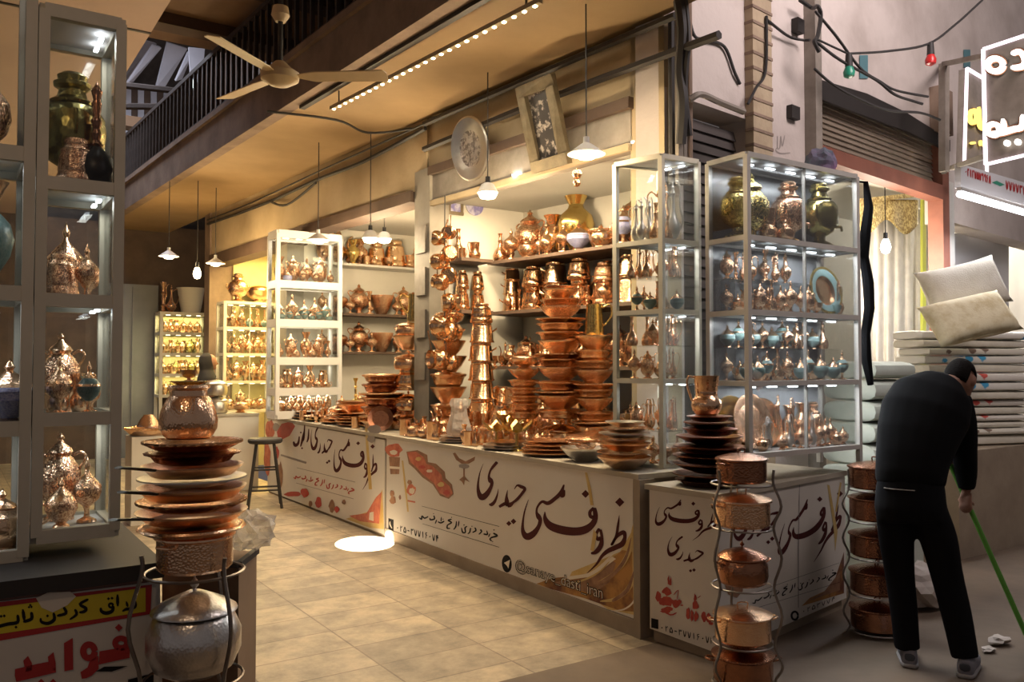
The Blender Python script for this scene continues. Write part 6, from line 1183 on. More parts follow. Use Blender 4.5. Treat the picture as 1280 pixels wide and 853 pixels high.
# brown box behind the stand, plastic bag on it
a, c, e = [Vector((q_.x, q_.y, 0)) for q_ in (atd(206, 458, 3.05), atd(301, 458, 2.92), atd(323, 458, 3.14))]
o = B().prism([a, c, e, a+(e-c)], 0, .86).build('wooden_box', 'cardboard'); tag(o, 'tall brown box standing behind the pot stand at the lane edge', 'box')
bx = B().bar(c+Vector((0, 0, .865)), e+Vector((0, 0, .865)), .02, .02); bx.bar(a+Vector((0, 0, .865)), c+Vector((0, 0, .865)), .02, .02); bx.build('rim', 'black_wood', o)
def crumple(name, c, rx, ry, rz, m, lab, cat, sd=1, sub=3, amp=.35):
    bm = bmesh.new(); bmesh.ops.create_icosphere(bm, subdivisions=sub, radius=1); r = random.Random(sd); 
    for v in bm.verts:
        k = 1+r.uniform(-amp, amp); v.co = Vector((v.co.x*rx*k, v.co.y*ry*k, max(v.co.z, -.8)*rz*k))
    mn = min(v.co.z for v in bm.verts)
    for v in bm.verts: v.co.z -= mn
    me = bpy.data.meshes.new(name); bm.to_mesh(me); bm.free(); me.materials.append(M[m]); o = bpy.data.objects.new(name, me); o.location = c; col.objects.link(o); tag(o, lab, cat); return o
pb = (c+e)*.5+Vector((.02, .06, .878)); crumple('plastic_bag', pb, .085, .08, .07, 'plastic_film', 'crumpled clear plastic bag on the brown box at lane edge', 'bag', 3)
# ================================================================== DARK TRAY STACK + JUG on the corner counter
GD = 'dark dishes stacked on the corner counter'
zt = stack(3.565, 3.315, .881, [('frill_d', .042, .19), ('plate_d', .028, .2), ('bowl_d', .055, .2), ('frill_d', .05, .205), ('frill_d', .05, .20), ('bowl_d', .05, .185), ('frill_d', .045, .15), ('plate_d', .03, .14), ('frill_d', .036, .125)], 'of the dark dish stack on the corner counter', GD)
spawn('jug', (3.555, 3.325, zt), .22, PI*.85, label='shiny copper jug on top of the dark dish stack', sx=.24)
# bundle on the tall case and dark cloth strip beside it
o = crumple('cloth_bundle', (4.66, 3.36, zB_[-1]+.012), .10, .09, .10, 'fabric_purple', 'dark teal and purple bundle on top of the tall glass case', 'bundle', 5, 3, .12)
b = B(); pts = []
v0 = atd(1083, 300, 5.45)
for i in range(9):
    zz = 2.75-i*.165; pts.append((v0.x+.03*math.sin(i*1.7), v0.y, zz))
b.tube(pts, [.015, .03, .034, .03, .036, .033, .03, .033, .02], 8); b.bar((v0.x, v0.y, 2.745), (4.80, 3.32, 2.765), .012); tag(b.build('hanging_shawl', 'black_cloth'), 'dark shawl hanging down beside the right end of the tall glass case', 'shawl')
# ================================================================== CURTAIN SHOP
def sheetcurve(name, px0, px1, y0, y1, n, m, waves, amp, lab, cat, hem=None):
    b = B(); W_ = 60; H_ = 8; g = []
    for i in range(W_+1):
        u = i/W_; colv = []
        for j in range(H_+1):
            v = j/H_; x = px0+(px1-px0)*u; yb = y1 if not hem else y1+hem(u); y = y0+(yb-y0)*v
            colv.append(b.bm.verts.new(rpt(x, y, n+amp*math.sin(u*waves*2*PI)*(.3+.7*v))))
        g.append(colv)
    for i in range(W_):
        for j in range(H_): b.face([g[i][j], g[i+1][j], g[i+1][j+1], g[i][j+1]], True)
    o = b.build(name, m, recalc=False); md = o.modifiers.new('thickness', 'SOLIDIFY'); md.thickness = .008; tag(o, lab, cat); return o
sheetcurve('curtain', 1074, 1153, 262, 600, .75, 'curtain', 6, .035, 'pale grey satin curtain hanging in the shop doorway', 'curtain')
va = sheetcurve('curtain_valance', 1074, 1147, 250, 280, .66, 'curtain_gold', 3, .015, 'gold patterned scalloped valance above the pale curtain', 'valance', hem=lambda u: 9*math.sin(u*2*PI*1.5+.4)+4)
b = B(); b.bar(rpt(1070, 252, .64), rpt(1150, 243, .64), .03, .05); b.build('valance_board', 'curtain_gold', va)
tag(B().bar(rpt(1154, 250, .62), rpt(1154, 620, .62), .07, .03).build('curtain_edge', 'yellow_green'), 'yellow green vertical strip at the curtain edge', 'strip')
tag(B().slab([rpt(1160, 255, .7), rpt(1180, 258, .7), rpt(1180, 600, .7), rpt(1160, 600, .7)], RN, .03).build('fabric_panel', 'curtain'), 'narrow pale fabric panel right of the yellow green strip', 'fabric')
hang('pendant_lamp', rpt(1107, 305, .25), 3.45, 'glaring bulb hanging before the pale curtain', 'bare', 80, (1, .90, .72), 'bulb_white')
tag(B().slab([rpt(1192, 292, .3), rpt(1261, 283, .3), rpt(1261, 560, .3), rpt(1192, 560, .3)], RN, .03).build('white_board', 'board_white'), 'plain white board standing behind the pillows', 'board')
for i, (px, py) in enumerate(((1213, 269), (1231, 272))):
    p = rpt(px, py, .35); r0 = empty('spot_lamp', p); tag(r0, 'small round spot lamp above the white board, %s' % ('larger and nearer the door post' if i == 0 else 'farther from the door post'), 'lamp', 'spot lamps of the bedding shop'); B().lathe([(0, .05), (.05, .05), (.07, 0), (0, 0)], 16).build('housing', 'white_frame', r0); B().lathe([(0, -.004), (.06, -.004), (.05, -.02), (0, -.03)], 16).build('bulb', 'bulb_white', r0)
lamp('bedding_shop_light', 'POINT', rpt(1220, 285, .5), 40, (1, .93, .84), .08)
tb0, tb1 = rpt(1199, 243, -.70), rpt(1300, 272, -.70)
r0 = empty('fluorescent_lamp', (tb0+tb1)/2); tag(r0, 'long white fluorescent tube under the white fascia board', 'lamp'); B().tube([tb0-r0.location, tb1-r0.location], .025, 10).build('tube', 'tube_light', r0); B().bar(tb0-r0.location+UZ*.045, tb1-r0.location+UZ*.045, .04, .03).build('housing', 'white_frame', r0)
v = tb1-tb0; lamp('tube_light', 'AREA', (tb0+tb1)/2-UZ*.10, 60, (.93, .94, 1), v.length, size_y=.05, rot=(0, 0, math.atan2(v.y, v.x)))
# white fascia board with red digits
fb = B().slab([rpt(1201, 205, -.64), rpt(1300, 234, -.64), rpt(1300, 262, -.64), rpt(1201, 234, -.64)], RN, .05).build('fascia_sign', 'board_white'); tag(fb, 'white sign board with red digits above the fluorescent tube', 'sign')
b = B(); mpF = lambda x, y: rpt(x, y, -.643); digits(b, '02127579968', (1206, 208), (1239, 219), 12, 12, mpF); digits(b, '7777377777', (1257, 224), (1300, 238), 13, 13, mpF); b.build('red_digits', 'sign_red', fb, None, recalc=False)
b = B(); b.poly([mpF(x, y) for x, y in ((1240, 228), (1246, 226), (1256, 231), (1250, 233))]); b.build('green_mark', 'plastic_green', fb, None, recalc=False)
# lit signs
def lit_sign(name, quad, n, th, lab, letters, dotsl, mp, me_):
    o = B().slab(quad, n, th).build(name, 'conduit'); tag(o, lab, 'sign')
    b = B(); k = len(quad)
    for i in range(k): b.bar(Vector(quad[i])-Vector(n)*.012, Vector(quad[(i+1) % k])-Vector(n)*.012, .022, .022)
    b.build('light_edge', 'sign_edge', o); b = B(); letter(b, [[(x, y, w_*1.6) for x, y, w_ in s] for s in letters], lambda x, y: mp(x, y, .016), 4); b.build('letter_backing', 'print_flame' if me_ == 'sign_amber' else 'copper_brown', o, None, recalc=False)
    b = B(); letter(b, letters, lambda x, y: mp(x, y, .03), 4)
    for x, y, r_ in dotsl: b.poly([mp(x+r_*math.cos(a*PI/6), y+r_*math.sin(a*PI/6), .03) for a in range(12)])
    ob = b.build('lit_letters', me_, o, None, recalc=False); md = ob.modifiers.new('depth', 'SOLIDIFY'); md.thickness = .02; md.offset = 0
    return o
XS = 6.75
mpP = lambda x, y, e=0: atx(x, y, XS-e)
lit_sign('lit_sign', [mpP(1230, 62), mpP(1330, 29), mpP(1330, 183), mpP(1233, 206)], (1, 0, 0), .06, 'white edge lit sign with glowing letters projecting toward the crossing',
         sc_([ring(275, 190, 36, 30, 26, 14), [(350, 140, 20), (388, 128, 24), (412, 165, 26), (402, 196, 26), (348, 204, 22)], ring(266, 490, 28, 26, 24, 12), [(240, 512, 22), (300, 505, 26), (360, 488, 26), (398, 476, 26), (404, 420, 24)], [(310, 440, 20), (318, 490, 24)]], 1170, 30, 3.709), scd([(330, 553, 15), (380, 548, 15)], 1170, 30, 3.709), mpP, 'sign_light')
mpW = lambda x, y, e=0: rpt(x, y, -.5-e)
q4 = [mpW(1207, 86), mpW(1232, 101), mpW(1232, 224), mpW(1203, 225)]
lit_sign('lit_sign', q4, tuple(RN), .06, 'second edge lit sign with amber letters behind the projecting one', sc_([ring(172, 430, 16, 30, 16, 12), [(198, 385, 12), (203, 470, 16), (226, 488, 16)], [(160, 552, 12), (180, 552, 12)], [(205, 540, 10), (208, 565, 10)], [(222, 545, 10), (224, 570, 10)]], 1170, 30, 3.709), [], mpW, 'sign_amber')
# sign bracket
sb = B(); sb.bar(rpt(1180, 80, -.5), rpt(1180, 215, -.5), .07, .06); sb.bar(rpt(1180, 80, -.5), mpP(1230, 70, -.03), .04, .04); sb.bar(rpt(1190, 210, -.5), mpP(1233, 195, -.03), .04, .04); sb.bar(rpt(1180, 80, -.5), rpt(1180, 80, 0), .04, .04); sb.bar(rpt(1180, 215, -.5), rpt(1180, 215, 0), .04, .04)
tag(sb.build('sign_bracket', 'conduit'), 'pale metal bracket carrying the lit signs', 'bracket')
wbox(1162, 118, 1178, 165, .10, 'fascia', 'meter_box', 'dusty dark box on the wall behind the sign bracket', 'box')
# ---------- bedding
def slabsoft(L_, D_, H_, ex=4):
    b = B(); n = 16; prof = []
    for i in range(n):
        a = 2*PI*i/n; c_, s_ = math.cos(a), math.sin(a); prof.append((D_/2*math.copysign(abs(c_)**(2/ex), c_), H_/2+H_/2*math.copysign(abs(s_)**(2/ex), s_)))
    rings = []
    for x, k in ((-L_/2, .8), (-L_/2+.02, 1), (-L_/6, .97), (L_/6, 1.0), (L_/2-.02, 1), (L_/2, .8)): rings.append([b.bm.verts.new((x, p[0]*k, H_/2+(p[1]-H_/2)*k)) for p in prof])
    for i in range(len(rings)-1):
        for k in range(n): b.face([rings[i][k], rings[i][(k+1) % n], rings[i+1][(k+1) % n], rings[i+1][k]], True)
    b.face(rings[0][::-1]); b.face(rings[-1]); return b
def floral(key, c1, c2):
    m, N, L, b_ = nm(key); b_.inputs['Roughness'].default_value = .9; t = N.new('ShaderNodeTexCoord'); v_ = N.new('ShaderNodeTexVoronoi'); v_.inputs['Scale'].default_value = 6; L.new(t.outputs['Object'], v_.inputs['Vector']); n = noise(N, L, 20, 3)
    ad = N.new('ShaderNodeMath'); ad.operation = 'MULTIPLY_ADD'; ad.inputs[1].default_value = .25; L.new(n.outputs['Fac'], ad.inputs[0]); L.new(v_.outputs['Distance'], ad.inputs[2]); r = ramp(N, c1, c2, .34, .38); L.new(ad.outputs[0], r.inputs['Fac']); L.new(r.outputs['Color'], b_.inputs['Base Color']); M[key] = m
floral('floral_blue', (.06, .34, .60), (.74, .71, .64)); floral('floral_red', (.60, .10, .08), (.74, .69, .62)); floral('floral_brown', (.22, .15, .11), (.74, .70, .60))
y0 = 3.98; zp = .86
pf = B().box(6.75, 3.62, 0, 8.7, 4.25, .86).build('bedding_platform', 'stone_base'); tag(pf, 'plain beige platform under the folded bedding', 'platform')
ms = ['cloth_white', 'floral_brown', 'cloth_white', 'floral_red', 'cloth_white', 'floral_red', 'cloth_white', 'floral_blue', 'floral_red', 'cloth_white', 'floral_blue', 'floral_brown', 'cloth_white', 'floral_blue']
z = .862
hs = [.09, .055, .06, .055, .07, .06, .075, .08, .075, .075, .075, .065, .07, .075]
for i, (m_, h) in enumerate(zip(ms, hs)):
    L_ = 1.15 if i > 5 else 1.05; o = slabsoft(L_, .36, h).build('folded_bedding', m_, loc=(7.43+random.uniform(-.03, .03)+(0 if i > 5 else .08), 3.93+random.uniform(-.02, .02), z)); o.rotation_euler = (0, 0, -.31+random.uniform(-.03, .03)); z += h+.001
    o['group'] = 'folded bedding on the beige platform'; o['category'] = 'bedding'; pat = {'cloth_white': 'plain white', 'floral_brown': 'brown sprigged', 'floral_red': 'red flowered', 'floral_blue': 'blue flowered'}[m_]; REC.append((o, 'folded %s bedding' % pat, 'of the stack under the cream pillows', 'stack'))
ztop = z
def pillow(w_, h_, t_):
    b = B(); n = 16; F = []
    for sgn in (1, -1):
        g = []
        for i in range(n+1):
            r_ = []
            for j in range(n+1):
                u, v_ = -1+2*i/n, -1+2*j/n; th = (max(0, (1-u**4)*(1-v_**4)))**.55; pin = 1-.10*(1-abs(u)**2)*abs(v_)**6; pin2 = 1-.10*(1-abs(v_)**2)*abs(u)**6
                r_.append(b.bm.verts.new((u*w_/2*pin2, sgn*t_/2*th, v_*h_/2*pin)))
            g.append(r_)
        for i in range(n):
            for j in range(n): b.face([g[i][j], g[i+1][j], g[i+1][j+1], g[i][j+1]], True)
    bmesh.ops.remove_doubles(b.bm, verts=b.bm.verts, dist=.0008); return b
def put_pillow(px, py, d, w_, h_, roll, tilt, m_, lab):
    p = atd(px, py, d); o = pillow(w_, h_, .2).build('pillow', m_, loc=p, sharp=None); o.rotation_euler = (tilt, roll, math.radians(-26)); tag(o, lab, 'pillow', 'cream pillows on the bedding'); 
    B().tube(bez([(-w_/2*.9, .0, -h_/2*.88), (0, -.006, -h_/2*.9), (w_/2*.9, 0, -h_/2*.88)], 6), .008, 6).build('piping', m_, o)
    return o
put_pillow(1204, 359, 7.12, .76, .44, math.radians(-13), -.30, 'cloth_white', 'plain cream pillow lying on top of the patterned pillow')
put_pillow(1212, 398, 6.75, .74, .40, math.radians(-12), -.55, 'cloth_cream', 'faintly patterned cream pillow on top of the bedding stack')
cb = B().box(5.30, 3.44, 0, 5.92, 3.86, .70).build('cloth_chest', 'cloth_mint'); tag(cb, 'pale cloth covered chest right of the tall glass case', 'chest')
z = .701
for i in range(6):
    h = .15 if i < 5 else .13; o = slabsoft(.60-.015*i, .42, h, 3).build('folded_blanket', 'cloth_mint', loc=(5.61, 3.65, z)); z += h+.001; o['category'] = 'blanket'; o['group'] = 'pale green blankets stacked right of the tall case'; REC.append((o, 'folded pale green blanket', 'of the stack right of the tall case', 'stack'))
# litter by the broom
p = atz(1248, 806, 0); crumple('paper_scrap', (p.x, p.y, .001), .07, .05, .022, 'paper_trash', 'crumpled pale paper scrap swept on the ground by the broom', 'paper', 8, 2)
p = atz(1236, 815, 0); crumple('paper_scrap', (p.x, p.y, .001), .05, .03, .012, 'paper_trash', 'smaller flat scrap beside the crumpled paper on the ground', 'paper', 9, 2)
p = atz(1160, 768, 0); crumple('cloth_sack', (p.x+.15, p.y+.12, .001), .22, .16, .14, 'paper_trash', 'pale sack lying on the ground beyond the man', 'sack', 10, 3, .15)
# ================================================================== FAR LANE ITEMS
st = empty('bar_stool', (2.93, 9.25, 0)); tag(st, 'black wooden stool standing by the end of the farther counter', 'stool')
B().lathe([(0, .70), (.17, .70), (.185, .715), (.185, .74), (.17, .755), (0, .755)], 20).build('seat', 'black_wood', st)
for k in range(4):
    a = k*PI/2+.5; B().tube([(.13*math.cos(a), .13*math.sin(a), .70), (.25*math.cos(a), .25*math.sin(a), 0)], .016, 8).build('leg', 'black_wood', st)
for zz, r_ in ((.20, .218), (.42, .182)):
    q_ = [(r_*math.cos(k*PI/2+.5), r_*math.sin(k*PI/2+.5), zz) for k in range(5)]; b = B()
    for k in range(4): b.tube([q_[k], q_[k+1]], .010, 6)
    b.build('stretcher', 'black_wood', st)
p = aty(303, 525, 10.75); o = B().box(2.72, 10.62, 0, 3.28, 11.0, .93).build('side_table', 'white_pot'); tag(o, 'cream box table behind the black stool', 'table')
B().box(2.70, 10.60, .93, 3.28, 11.02, .96).build('table_top', 'worktop', o)
spawn('pot_tin', (2.80, 10.8, .961), .26, 0, label='lower silvery pot on the cream table behind the stool', sx=.26); spawn('pot_tin', (2.80, 10.8, 1.183), .24, 0, label='silvery pot stacked on another on the cream table', sx=.24)
row((2.98, 10.8), (3.26, 10.8), .961, [('braz', .14, .12)], 'on the cream table behind the stool', 'pots behind the stool')
pd = B().box(1.50, 8.85, 0, 1.86, 9.2, .86).build('pedestal', 'white_pot'); tag(pd, 'white pedestal under a copper tray, beyond the hammered pot', 'pedestal')
spawn('tray', (1.68, 9.02, .862), .08, 0, label='copper tray on the white pedestal beyond the hammered pot', sx=.22); spawn('bowl', (1.68, 9.02, .945), .12, 0, label='upturned copper bowl on the pedestal tray', sx=.11, rot=(PI, 0, 0)).location.z = 1.066
# ================================================================== PEOPLE
def loft(b, secs, n=16, ex=2.3):
    rings = []
    for c_, u, v_ in secs:
        c_, u, v_ = Vector(c_), Vector(u), Vector(v_); r_ = []
        for k in range(n):
            a = 2*PI*k/n; x, y = math.cos(a), math.sin(a); r_.append(b.bm.verts.new(c_+u*math.copysign(abs(x)**(2/ex), x)+v_*math.copysign(abs(y)**(2/ex), y)))
        rings.append(r_)
    for i in range(len(rings)-1):
        for k in range(n): b.face([rings[i][k], rings[i][(k+1) % n], rings[i+1][(k+1) % n], rings[i+1][k]], True)
    b.face(rings[0][::-1]); b.face(rings[-1])
def limb(b, pts, n=12, k=4):
    p = bez(pts, k); b.tube([q_[:3] for q_ in p], [q_[3] for q_ in p], n)
def ball(b, c_, rx, ry, rz, R=None, seg=16):
    bm2 = bmesh.new(); bmesh.ops.create_uvsphere(bm2, u_segments=seg, v_segments=seg//2+2, radius=1); mp_ = {}
    for v in bm2.verts:
        q_ = Vector((v.co.x*rx, v.co.y*ry, v.co.z*rz)); q_ = (R @ q_) if R else q_; mp_[v] = b.bm.verts.new(Vector(c_)+q_)
    for f in bm2.faces: b.face([mp_[v] for v in f.verts], True)
    bm2.free()
def fuse(b, name, m_, vox, parent=None, smooth=4, label=None, hf=.5):
    bmesh.ops.recalc_face_normals(b.bm, faces=b.bm.faces); me = bpy.data.meshes.new(name); b.bm.to_mesh(me); b.bm.free(); t = bpy.data.objects.new('tmp', me); col.objects.link(t)
    r_ = t.modifiers.new('r', 'REMESH'); r_.mode = 'VOXEL'; r_.voxel_size = vox; s_ = t.modifiers.new('s', 'SMOOTH'); s_.iterations = smooth; s_.factor = hf
    dg = bpy.context.evaluated_depsgraph_get(); me2 = bpy.data.meshes.new_from_object(t.evaluated_get(dg)); bpy.data.objects.remove(t); me2.name = name
    me2.materials.clear(); me2.materials.append(M[m_]); me2.polygons.foreach_set('use_smooth', [True]*len(me2.polygons)); o = bpy.data.objects.new(name, me2); col.objects.link(o)
    if parent: o.parent = parent
    if label: o['label'] = label
    return o
MO = Vector((4.2165, 2.39, 0)); MF = Vector((math.sin(math.radians(62)), math.cos(math.radians(62)), 0)); MR = Vector((MF.y, -MF.x, 0))
def W(r_, f_, z_): return MO+MR*r_+MF*f_+UZ*z_
def W4(r_, f_, z_, q_): p = W(r_, f_, z_); return (p.x, p.y, p.z, q_)
hand = W(.150, .36, .800); foot = atz(1291, 824, .02); bdir = (foot-hand).normalized()
# head orientation: bowed forward and a little to the right
hc = W(.128, .44, 1.475); hf_ = (MF*.72+MR*.25-UZ*.55).normalized(); hr = hf_.cross(UZ).normalized(); hu = hr.cross(hf_).normalized(); HR = Matrix((hr, hf_, hu)).transposed()
b = B()
torso = [((-.105, .0, .90), .15, .115), ((-.10, .02, 1.04), .155, .115), ((-.075, .08, 1.17), .18, .12), ((-.04, .16, 1.30), .20, .12), ((0, .24, 1.39), .18, .10), ((.035, .31, 1.435), .10, .075)]
def secs(T, g=0):
    out = []
    for i, (c_, a_, d_) in enumerate(T):
        n0 = T[max(i-1, 0)][0]; n1 = T[min(i+1, len(T)-1)][0]; sp = (W(*n1)-W(*n0)).normalized(); u = (MR-sp*MR.dot(sp)).normalized(); v_ = sp.cross(u).normalized(); out.append((W(*c_), u*(a_+g), v_*(d_+g)))
    return out
loft(b, secs(torso))
limb(b, [W4(.02, .29, 1.40, .062), W4(.06, .34, 1.44, .056), W4(.105, .39, 1.46, .056)])
ball(b, hc, .074, .094, .105, HR); ball(b, hc+hf_*.035-hu*.05, .055, .06, .06, HR); ball(b, hc+hf_*.10-hu*.015, .014, .022, .018, HR, 8)
for s in (-1, 1): ball(b, hc+hr*.075*s-hf_*.005-hu*.012, .010, .022, .032, HR, 8)
arms = {1: [W4(.10, .26, 1.37, .055), W4(.135, .28, 1.24, .047), W4(.142, .30, 1.09, .040), W4(.148, .33, .97, .036), W4(.150, .345, .885, .028)], -1: [W4(-.17, .27, 1.36, .055), W4(-.19, .34, 1.24, .047), W4(-.15, .44, 1.12, .040), W4(-.05, .46, 1.05, .035), W4(.03, .44, 1.02, .028)]}
for s in (1, -1): limb(b, arms[s])
def grip(b, P, wrist, side):
    # palm behind the stick, four fingers and a thumb closing round it
    ax = bdir; to = (P-wrist); to = (to-ax*to.dot(ax)); off = -(MF*.6+MR*.2*side); off = (off-ax*off.dot(ax)).normalized(); o2 = ax.cross(off).normalized()*side
    pc = P+off*.030; loft(b, [(wrist, o2*.026, ax.cross(o2)*.020), (wrist.lerp(pc, .5), o2*.034, off*.017), (pc+ax*.0, o2*.036, off*.016), (pc+ax*.03, o2*.03, off*.014)], 12)
    for k, (al, ln) in enumerate(((-.034, 1.0), (-.011, 1.1), (.012, 1.05), (.034, .85))):
        pts = []
        for j in range(7):
            an = -.5+j*.62*ln; q_ = P+ax*(al+.0)+(off*math.cos(an)+o2*math.sin(an))*.027; pts.append((*q_, .0092-.0005*j))
        limb(b, pts, 8, 2)
    pts = []
    for j in range(5):
        an = .3-j*.62; q_ = P-ax*(.036-.012*j)+(off*math.cos(an)+o2*math.sin(an))*.030; pts.append((*q_, .0115-.0008*j))
    limb(b, pts, 8, 2)
    limb(b, [(*wrist, .022), (*(wrist.lerp(pts_v(pts[0]), .5)), .017), pts[0]], 8, 2)
def pts_v(p): return Vector(p[:3])
grip(b, hand, W(.150, .345, .885), 1)
top = hand-bdir*.27
grip(b, top, W(.03, .44, 1.02), -1)
legs = {-1: [(-.185, -.005, .80, .085), (-.18, .01, .66, .078), (-.165, .03, .47, .056), (-.15, .02, .30, .052), (-.135, .015, .10, .036), (-.13, .03, .05, .036)], 1: [(-.025, -.005, .80, .085), (.02, .02, .66, .078), (.055, .045, .48, .056), (.095, .02, .30, .052), (.13, -.01, .10, .036), (.137, .0, .05, .036)]}
for s in (1, -1):
    limb(b, [W4(*q_) for q_ in legs[s]]); q_ = legs[s][-1]; limb(b, [W4(q_[0], q_[1]-.03, .045, .030), W4(q_[0], q_[1]+.08, .035, .034), W4(q_[0], q_[1]+.16, .028, .024)])
ball(b, W(-.105, -.01, .86), .15, .11, .12, Matrix((MR, MF, UZ)).transposed())
man = fuse(b, 'person', 'skin', .0062, None, 2); tag(man, 'man in black sweater and trousers bending forward, sweeping with a green broom', 'person')
b = B(); T2 = [((-.108, -.005, .935), .165, .135), ((-.108, .0, .98), .17, .138), ((-.10, .03, 1.06), .178, .14), ((-.08, .085, 1.17), .20, .145), ((-.045, .16, 1.29), .222, .148), ((-.01, .235, 1.385), .205, .125), ((.03, .30, 1.435), .135, .10), ((.05, .335, 1.45), .072, .07)]
loft(b, secs(T2), 20)
for s in (1, -1): limb(b, [(p[0], p[1], p[2], q_) for p, q_ in zip(arms[s], (.085, .072, .064, .056, .043))], 14)
sw = fuse(b, 'sweater', 'black_cloth', .012, man, 6); 
b = B(); loft(b, secs([((-.108, -.005, .985), .155, .125), ((-.11, -.01, .90), .165, .135), ((-.11, -.015, .82), .172, .145), ((-.105, -.015, .755), .165, .135)]), 20)
TL = {-1: [(-.185, -.01, .80, .092), (-.18, .0, .66, .088), (-.168, .03, .47, .074), (-.15, .025, .28, .068), (-.135, .01, .08, .062)], 1: [(-.025, -.01, .80, .092), (.018, .01, .66, .090), (.052, .04, .48, .078), (.095, .02, .28, .072), (.130, -.012, .085, .064)]}
for s in (1, -1): limb(b, [W4(*q_) for q_ in TL[s]], 16)
fuse(b, 'trousers', 'trouser', .012, man, 5)
b = B(); loft(b, secs([((-.108, -.006, .916), .172, .142), ((-.108, -.006, .926), .177, .147)]), 24); uh = fuse(b, 'undershirt_hem', 'belt_white', .012, man, 1)
bm = bmesh.new(); bm.from_mesh(uh.data); bmesh.ops.delete(bm, geom=[v for v in bm.verts if not (-.235 < (v.co-MO).dot(MR) < -.075 and (v.co-MO).dot(MF) < 0)], context='VERTS'); bm.to_mesh(uh.data); bm.free()
b = B(); R3 = HR; ball(b, hc+hu*.012-hf_*.012, .080, .098, .108, R3, 24)
bm3 = b.bm
for v in list(bm3.verts):
    q_ = v.co-hc; 
    if q_.dot(hf_) > .045-.25*max(0, q_.dot(hu)-.05) and q_.dot(hu) < .075: bm3.verts.remove(v)
    elif q_.dot(hu) < -.068 or (abs(q_.dot(hr)) > .05 and q_.dot(hu) < .012 and q_.dot(hf_) > -.045): bm3.verts.remove(v)
hr_o = b.build('hair', 'hair', man, sharp=None); md = hr_o.modifiers.new('t', 'SOLIDIFY'); md.thickness = .012
for s, q_ in ((-1, legs[-1][-1]), (1, legs[1][-1])):
    b = B(); y_ = q_[1]; x_ = q_[0]; tw = .12*s
    def S(r_, f_, z_): return W(x_+r_+f_*tw, y_+f_, z_)
    loft(b, [(S(0, -.075, .05), MR*.030, UZ*.040), (S(0, -.05, .05), MR*.040, UZ*.048), (S(0, .03, .055), MR*.043, UZ*.052), (S(0, .12, .04), MR*.050, UZ*.036), (S(0, .18, .035), MR*.044, UZ*.028), (S(0, .205, .032), MR*.02, UZ*.02)], 16, 2.6)
    sh = fuse(b, 'shoe', 'shoe_grey', .007, man, 3)
    b = B(); loft(b, [(S(0, -.082, .012), MR*.032, UZ*.012), (S(0, -.05, .012), MR*.044, UZ*.012), (S(0, .12, .012), MR*.054, UZ*.012), (S(0, .20, .012), MR*.035, UZ*.012), (S(0, .213, .012), MR*.012, UZ*.01)], 16, 3); fuse(b, 'sole', 'shoe_sole', .006, sh, 1)
    b = B(); loft(b, [(S(0, -.079, .055), MR*.022, UZ*.02), (S(0, -.06, .06), MR*.036, UZ*.022)], 12, 3); fuse(b, 'heel_patch', 'shoe_dark', .006, sh, 1)
br = empty('broom', foot); tag(br, 'broom with a bright green handle held by the sweeping man', 'broom')
B().tube([hand-bdir*.36-foot, Vector((0, 0, .05))], .0135, 10).build('handle', 'broom_green', br)
hd = bdir.cross(UZ).normalized(); hb = B(); hb.bar(hd*-.15+UZ*.075, hd*.15+UZ*.075, .05, .04); hb.build('brush_block', 'broom_blue', br)
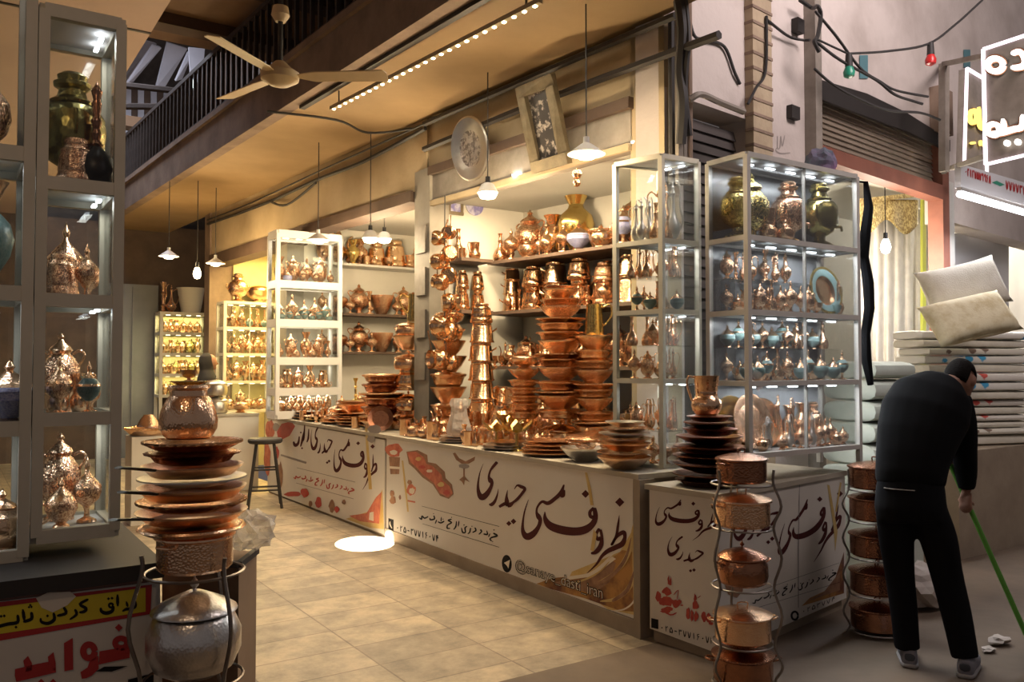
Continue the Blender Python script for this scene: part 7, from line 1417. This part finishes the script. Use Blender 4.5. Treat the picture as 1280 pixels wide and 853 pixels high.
hb = B(); hb.hexa([hd*-.15-hd.cross(UZ)*.02+UZ*.055, hd*.15-hd.cross(UZ)*.02+UZ*.055, hd*.15+hd.cross(UZ)*.02+UZ*.055, hd*-.15+hd.cross(UZ)*.02+UZ*.055][::-1]+[hd*-.17-hd.cross(UZ)*.03-UZ*.015, hd*.17-hd.cross(UZ)*.03-UZ*.015, hd*.17+hd.cross(UZ)*.03-UZ*.015, hd*-.17+hd.cross(UZ)*.03-UZ*.015][::-1]); hb.build('bristles', 'broom_blue', br)
# woman in a chador, far down the lane, turned to the shelves
wo = Vector((2.86, 11.45, 0)); X = Vector((1, 0, 0)); Yv = Vector((0, 1, 0))
b = B(); loft(b, [(wo+UZ*.06, X*.10, Yv*.14), (wo+UZ*.5, X*.12, Yv*.16), (wo+UZ*.9, X*.13, Yv*.18), (wo+UZ*1.25, X*.12, Yv*.18), (wo+UZ*1.40, X*.08, Yv*.16), (wo+UZ*1.45, X*.05, Yv*.06), (wo+UZ*1.52, X*.05, Yv*.05)]); ball(b, wo+X*.02+UZ*1.60, .092, .072, .11); ball(b, wo+X*.115+UZ*1.585, .02, .012, .016, None, 8); ball(b, wo+X*.07+UZ*1.535, .04, .04, .035, None, 8)
for s in (-1, 1):
    limb(b, [(wo.x, wo.y+.17*s, 1.36, .05), (wo.x+.02, wo.y+.2*s, 1.1, .042), (wo.x+.16, wo.y+.12*s, 1.02, .03)]); limb(b, [(wo.x-.05, wo.y+.08*s, .04, .035), (wo.x+.1, wo.y+.08*s, .035, .035)])
    for k in range(5): limb(b, [(wo.x+.16, wo.y+.12*s, 1.02, .02), (wo.x+.2, wo.y+.10*s+.012*(k-2), 1.02-.004*k, .008), (wo.x+.235-.006*abs(k-2), wo.y+.085*s+.014*(k-2), 1.0, .007)], 6, 2)
wm = fuse(b, 'person', 'skin', .009, None, 2); tag(wm, 'woman in a long black chador standing before the yellow lit shelves', 'person')
b = B(); loft(b, [(wo+UZ*.03, X*.22, Yv*.27), (wo+UZ*.5, X*.20, Yv*.26), (wo+X*.01+UZ*.95, X*.19, Yv*.25), (wo+UZ*1.25, X*.155, Yv*.22), (wo-X*.01+UZ*1.40, X*.115, Yv*.17), (wo-X*.02+UZ*1.50, X*.085, Yv*.095), (wo-X*.03+UZ*1.60, X*.095, Yv*.09), (wo-X*.03+UZ*1.68, X*.08, Yv*.075), (wo-X*.025+UZ*1.725, X*.035, Yv*.03)], 20); fuse(b, 'chador', 'chador', .014, wm, 5)
finish_labels()
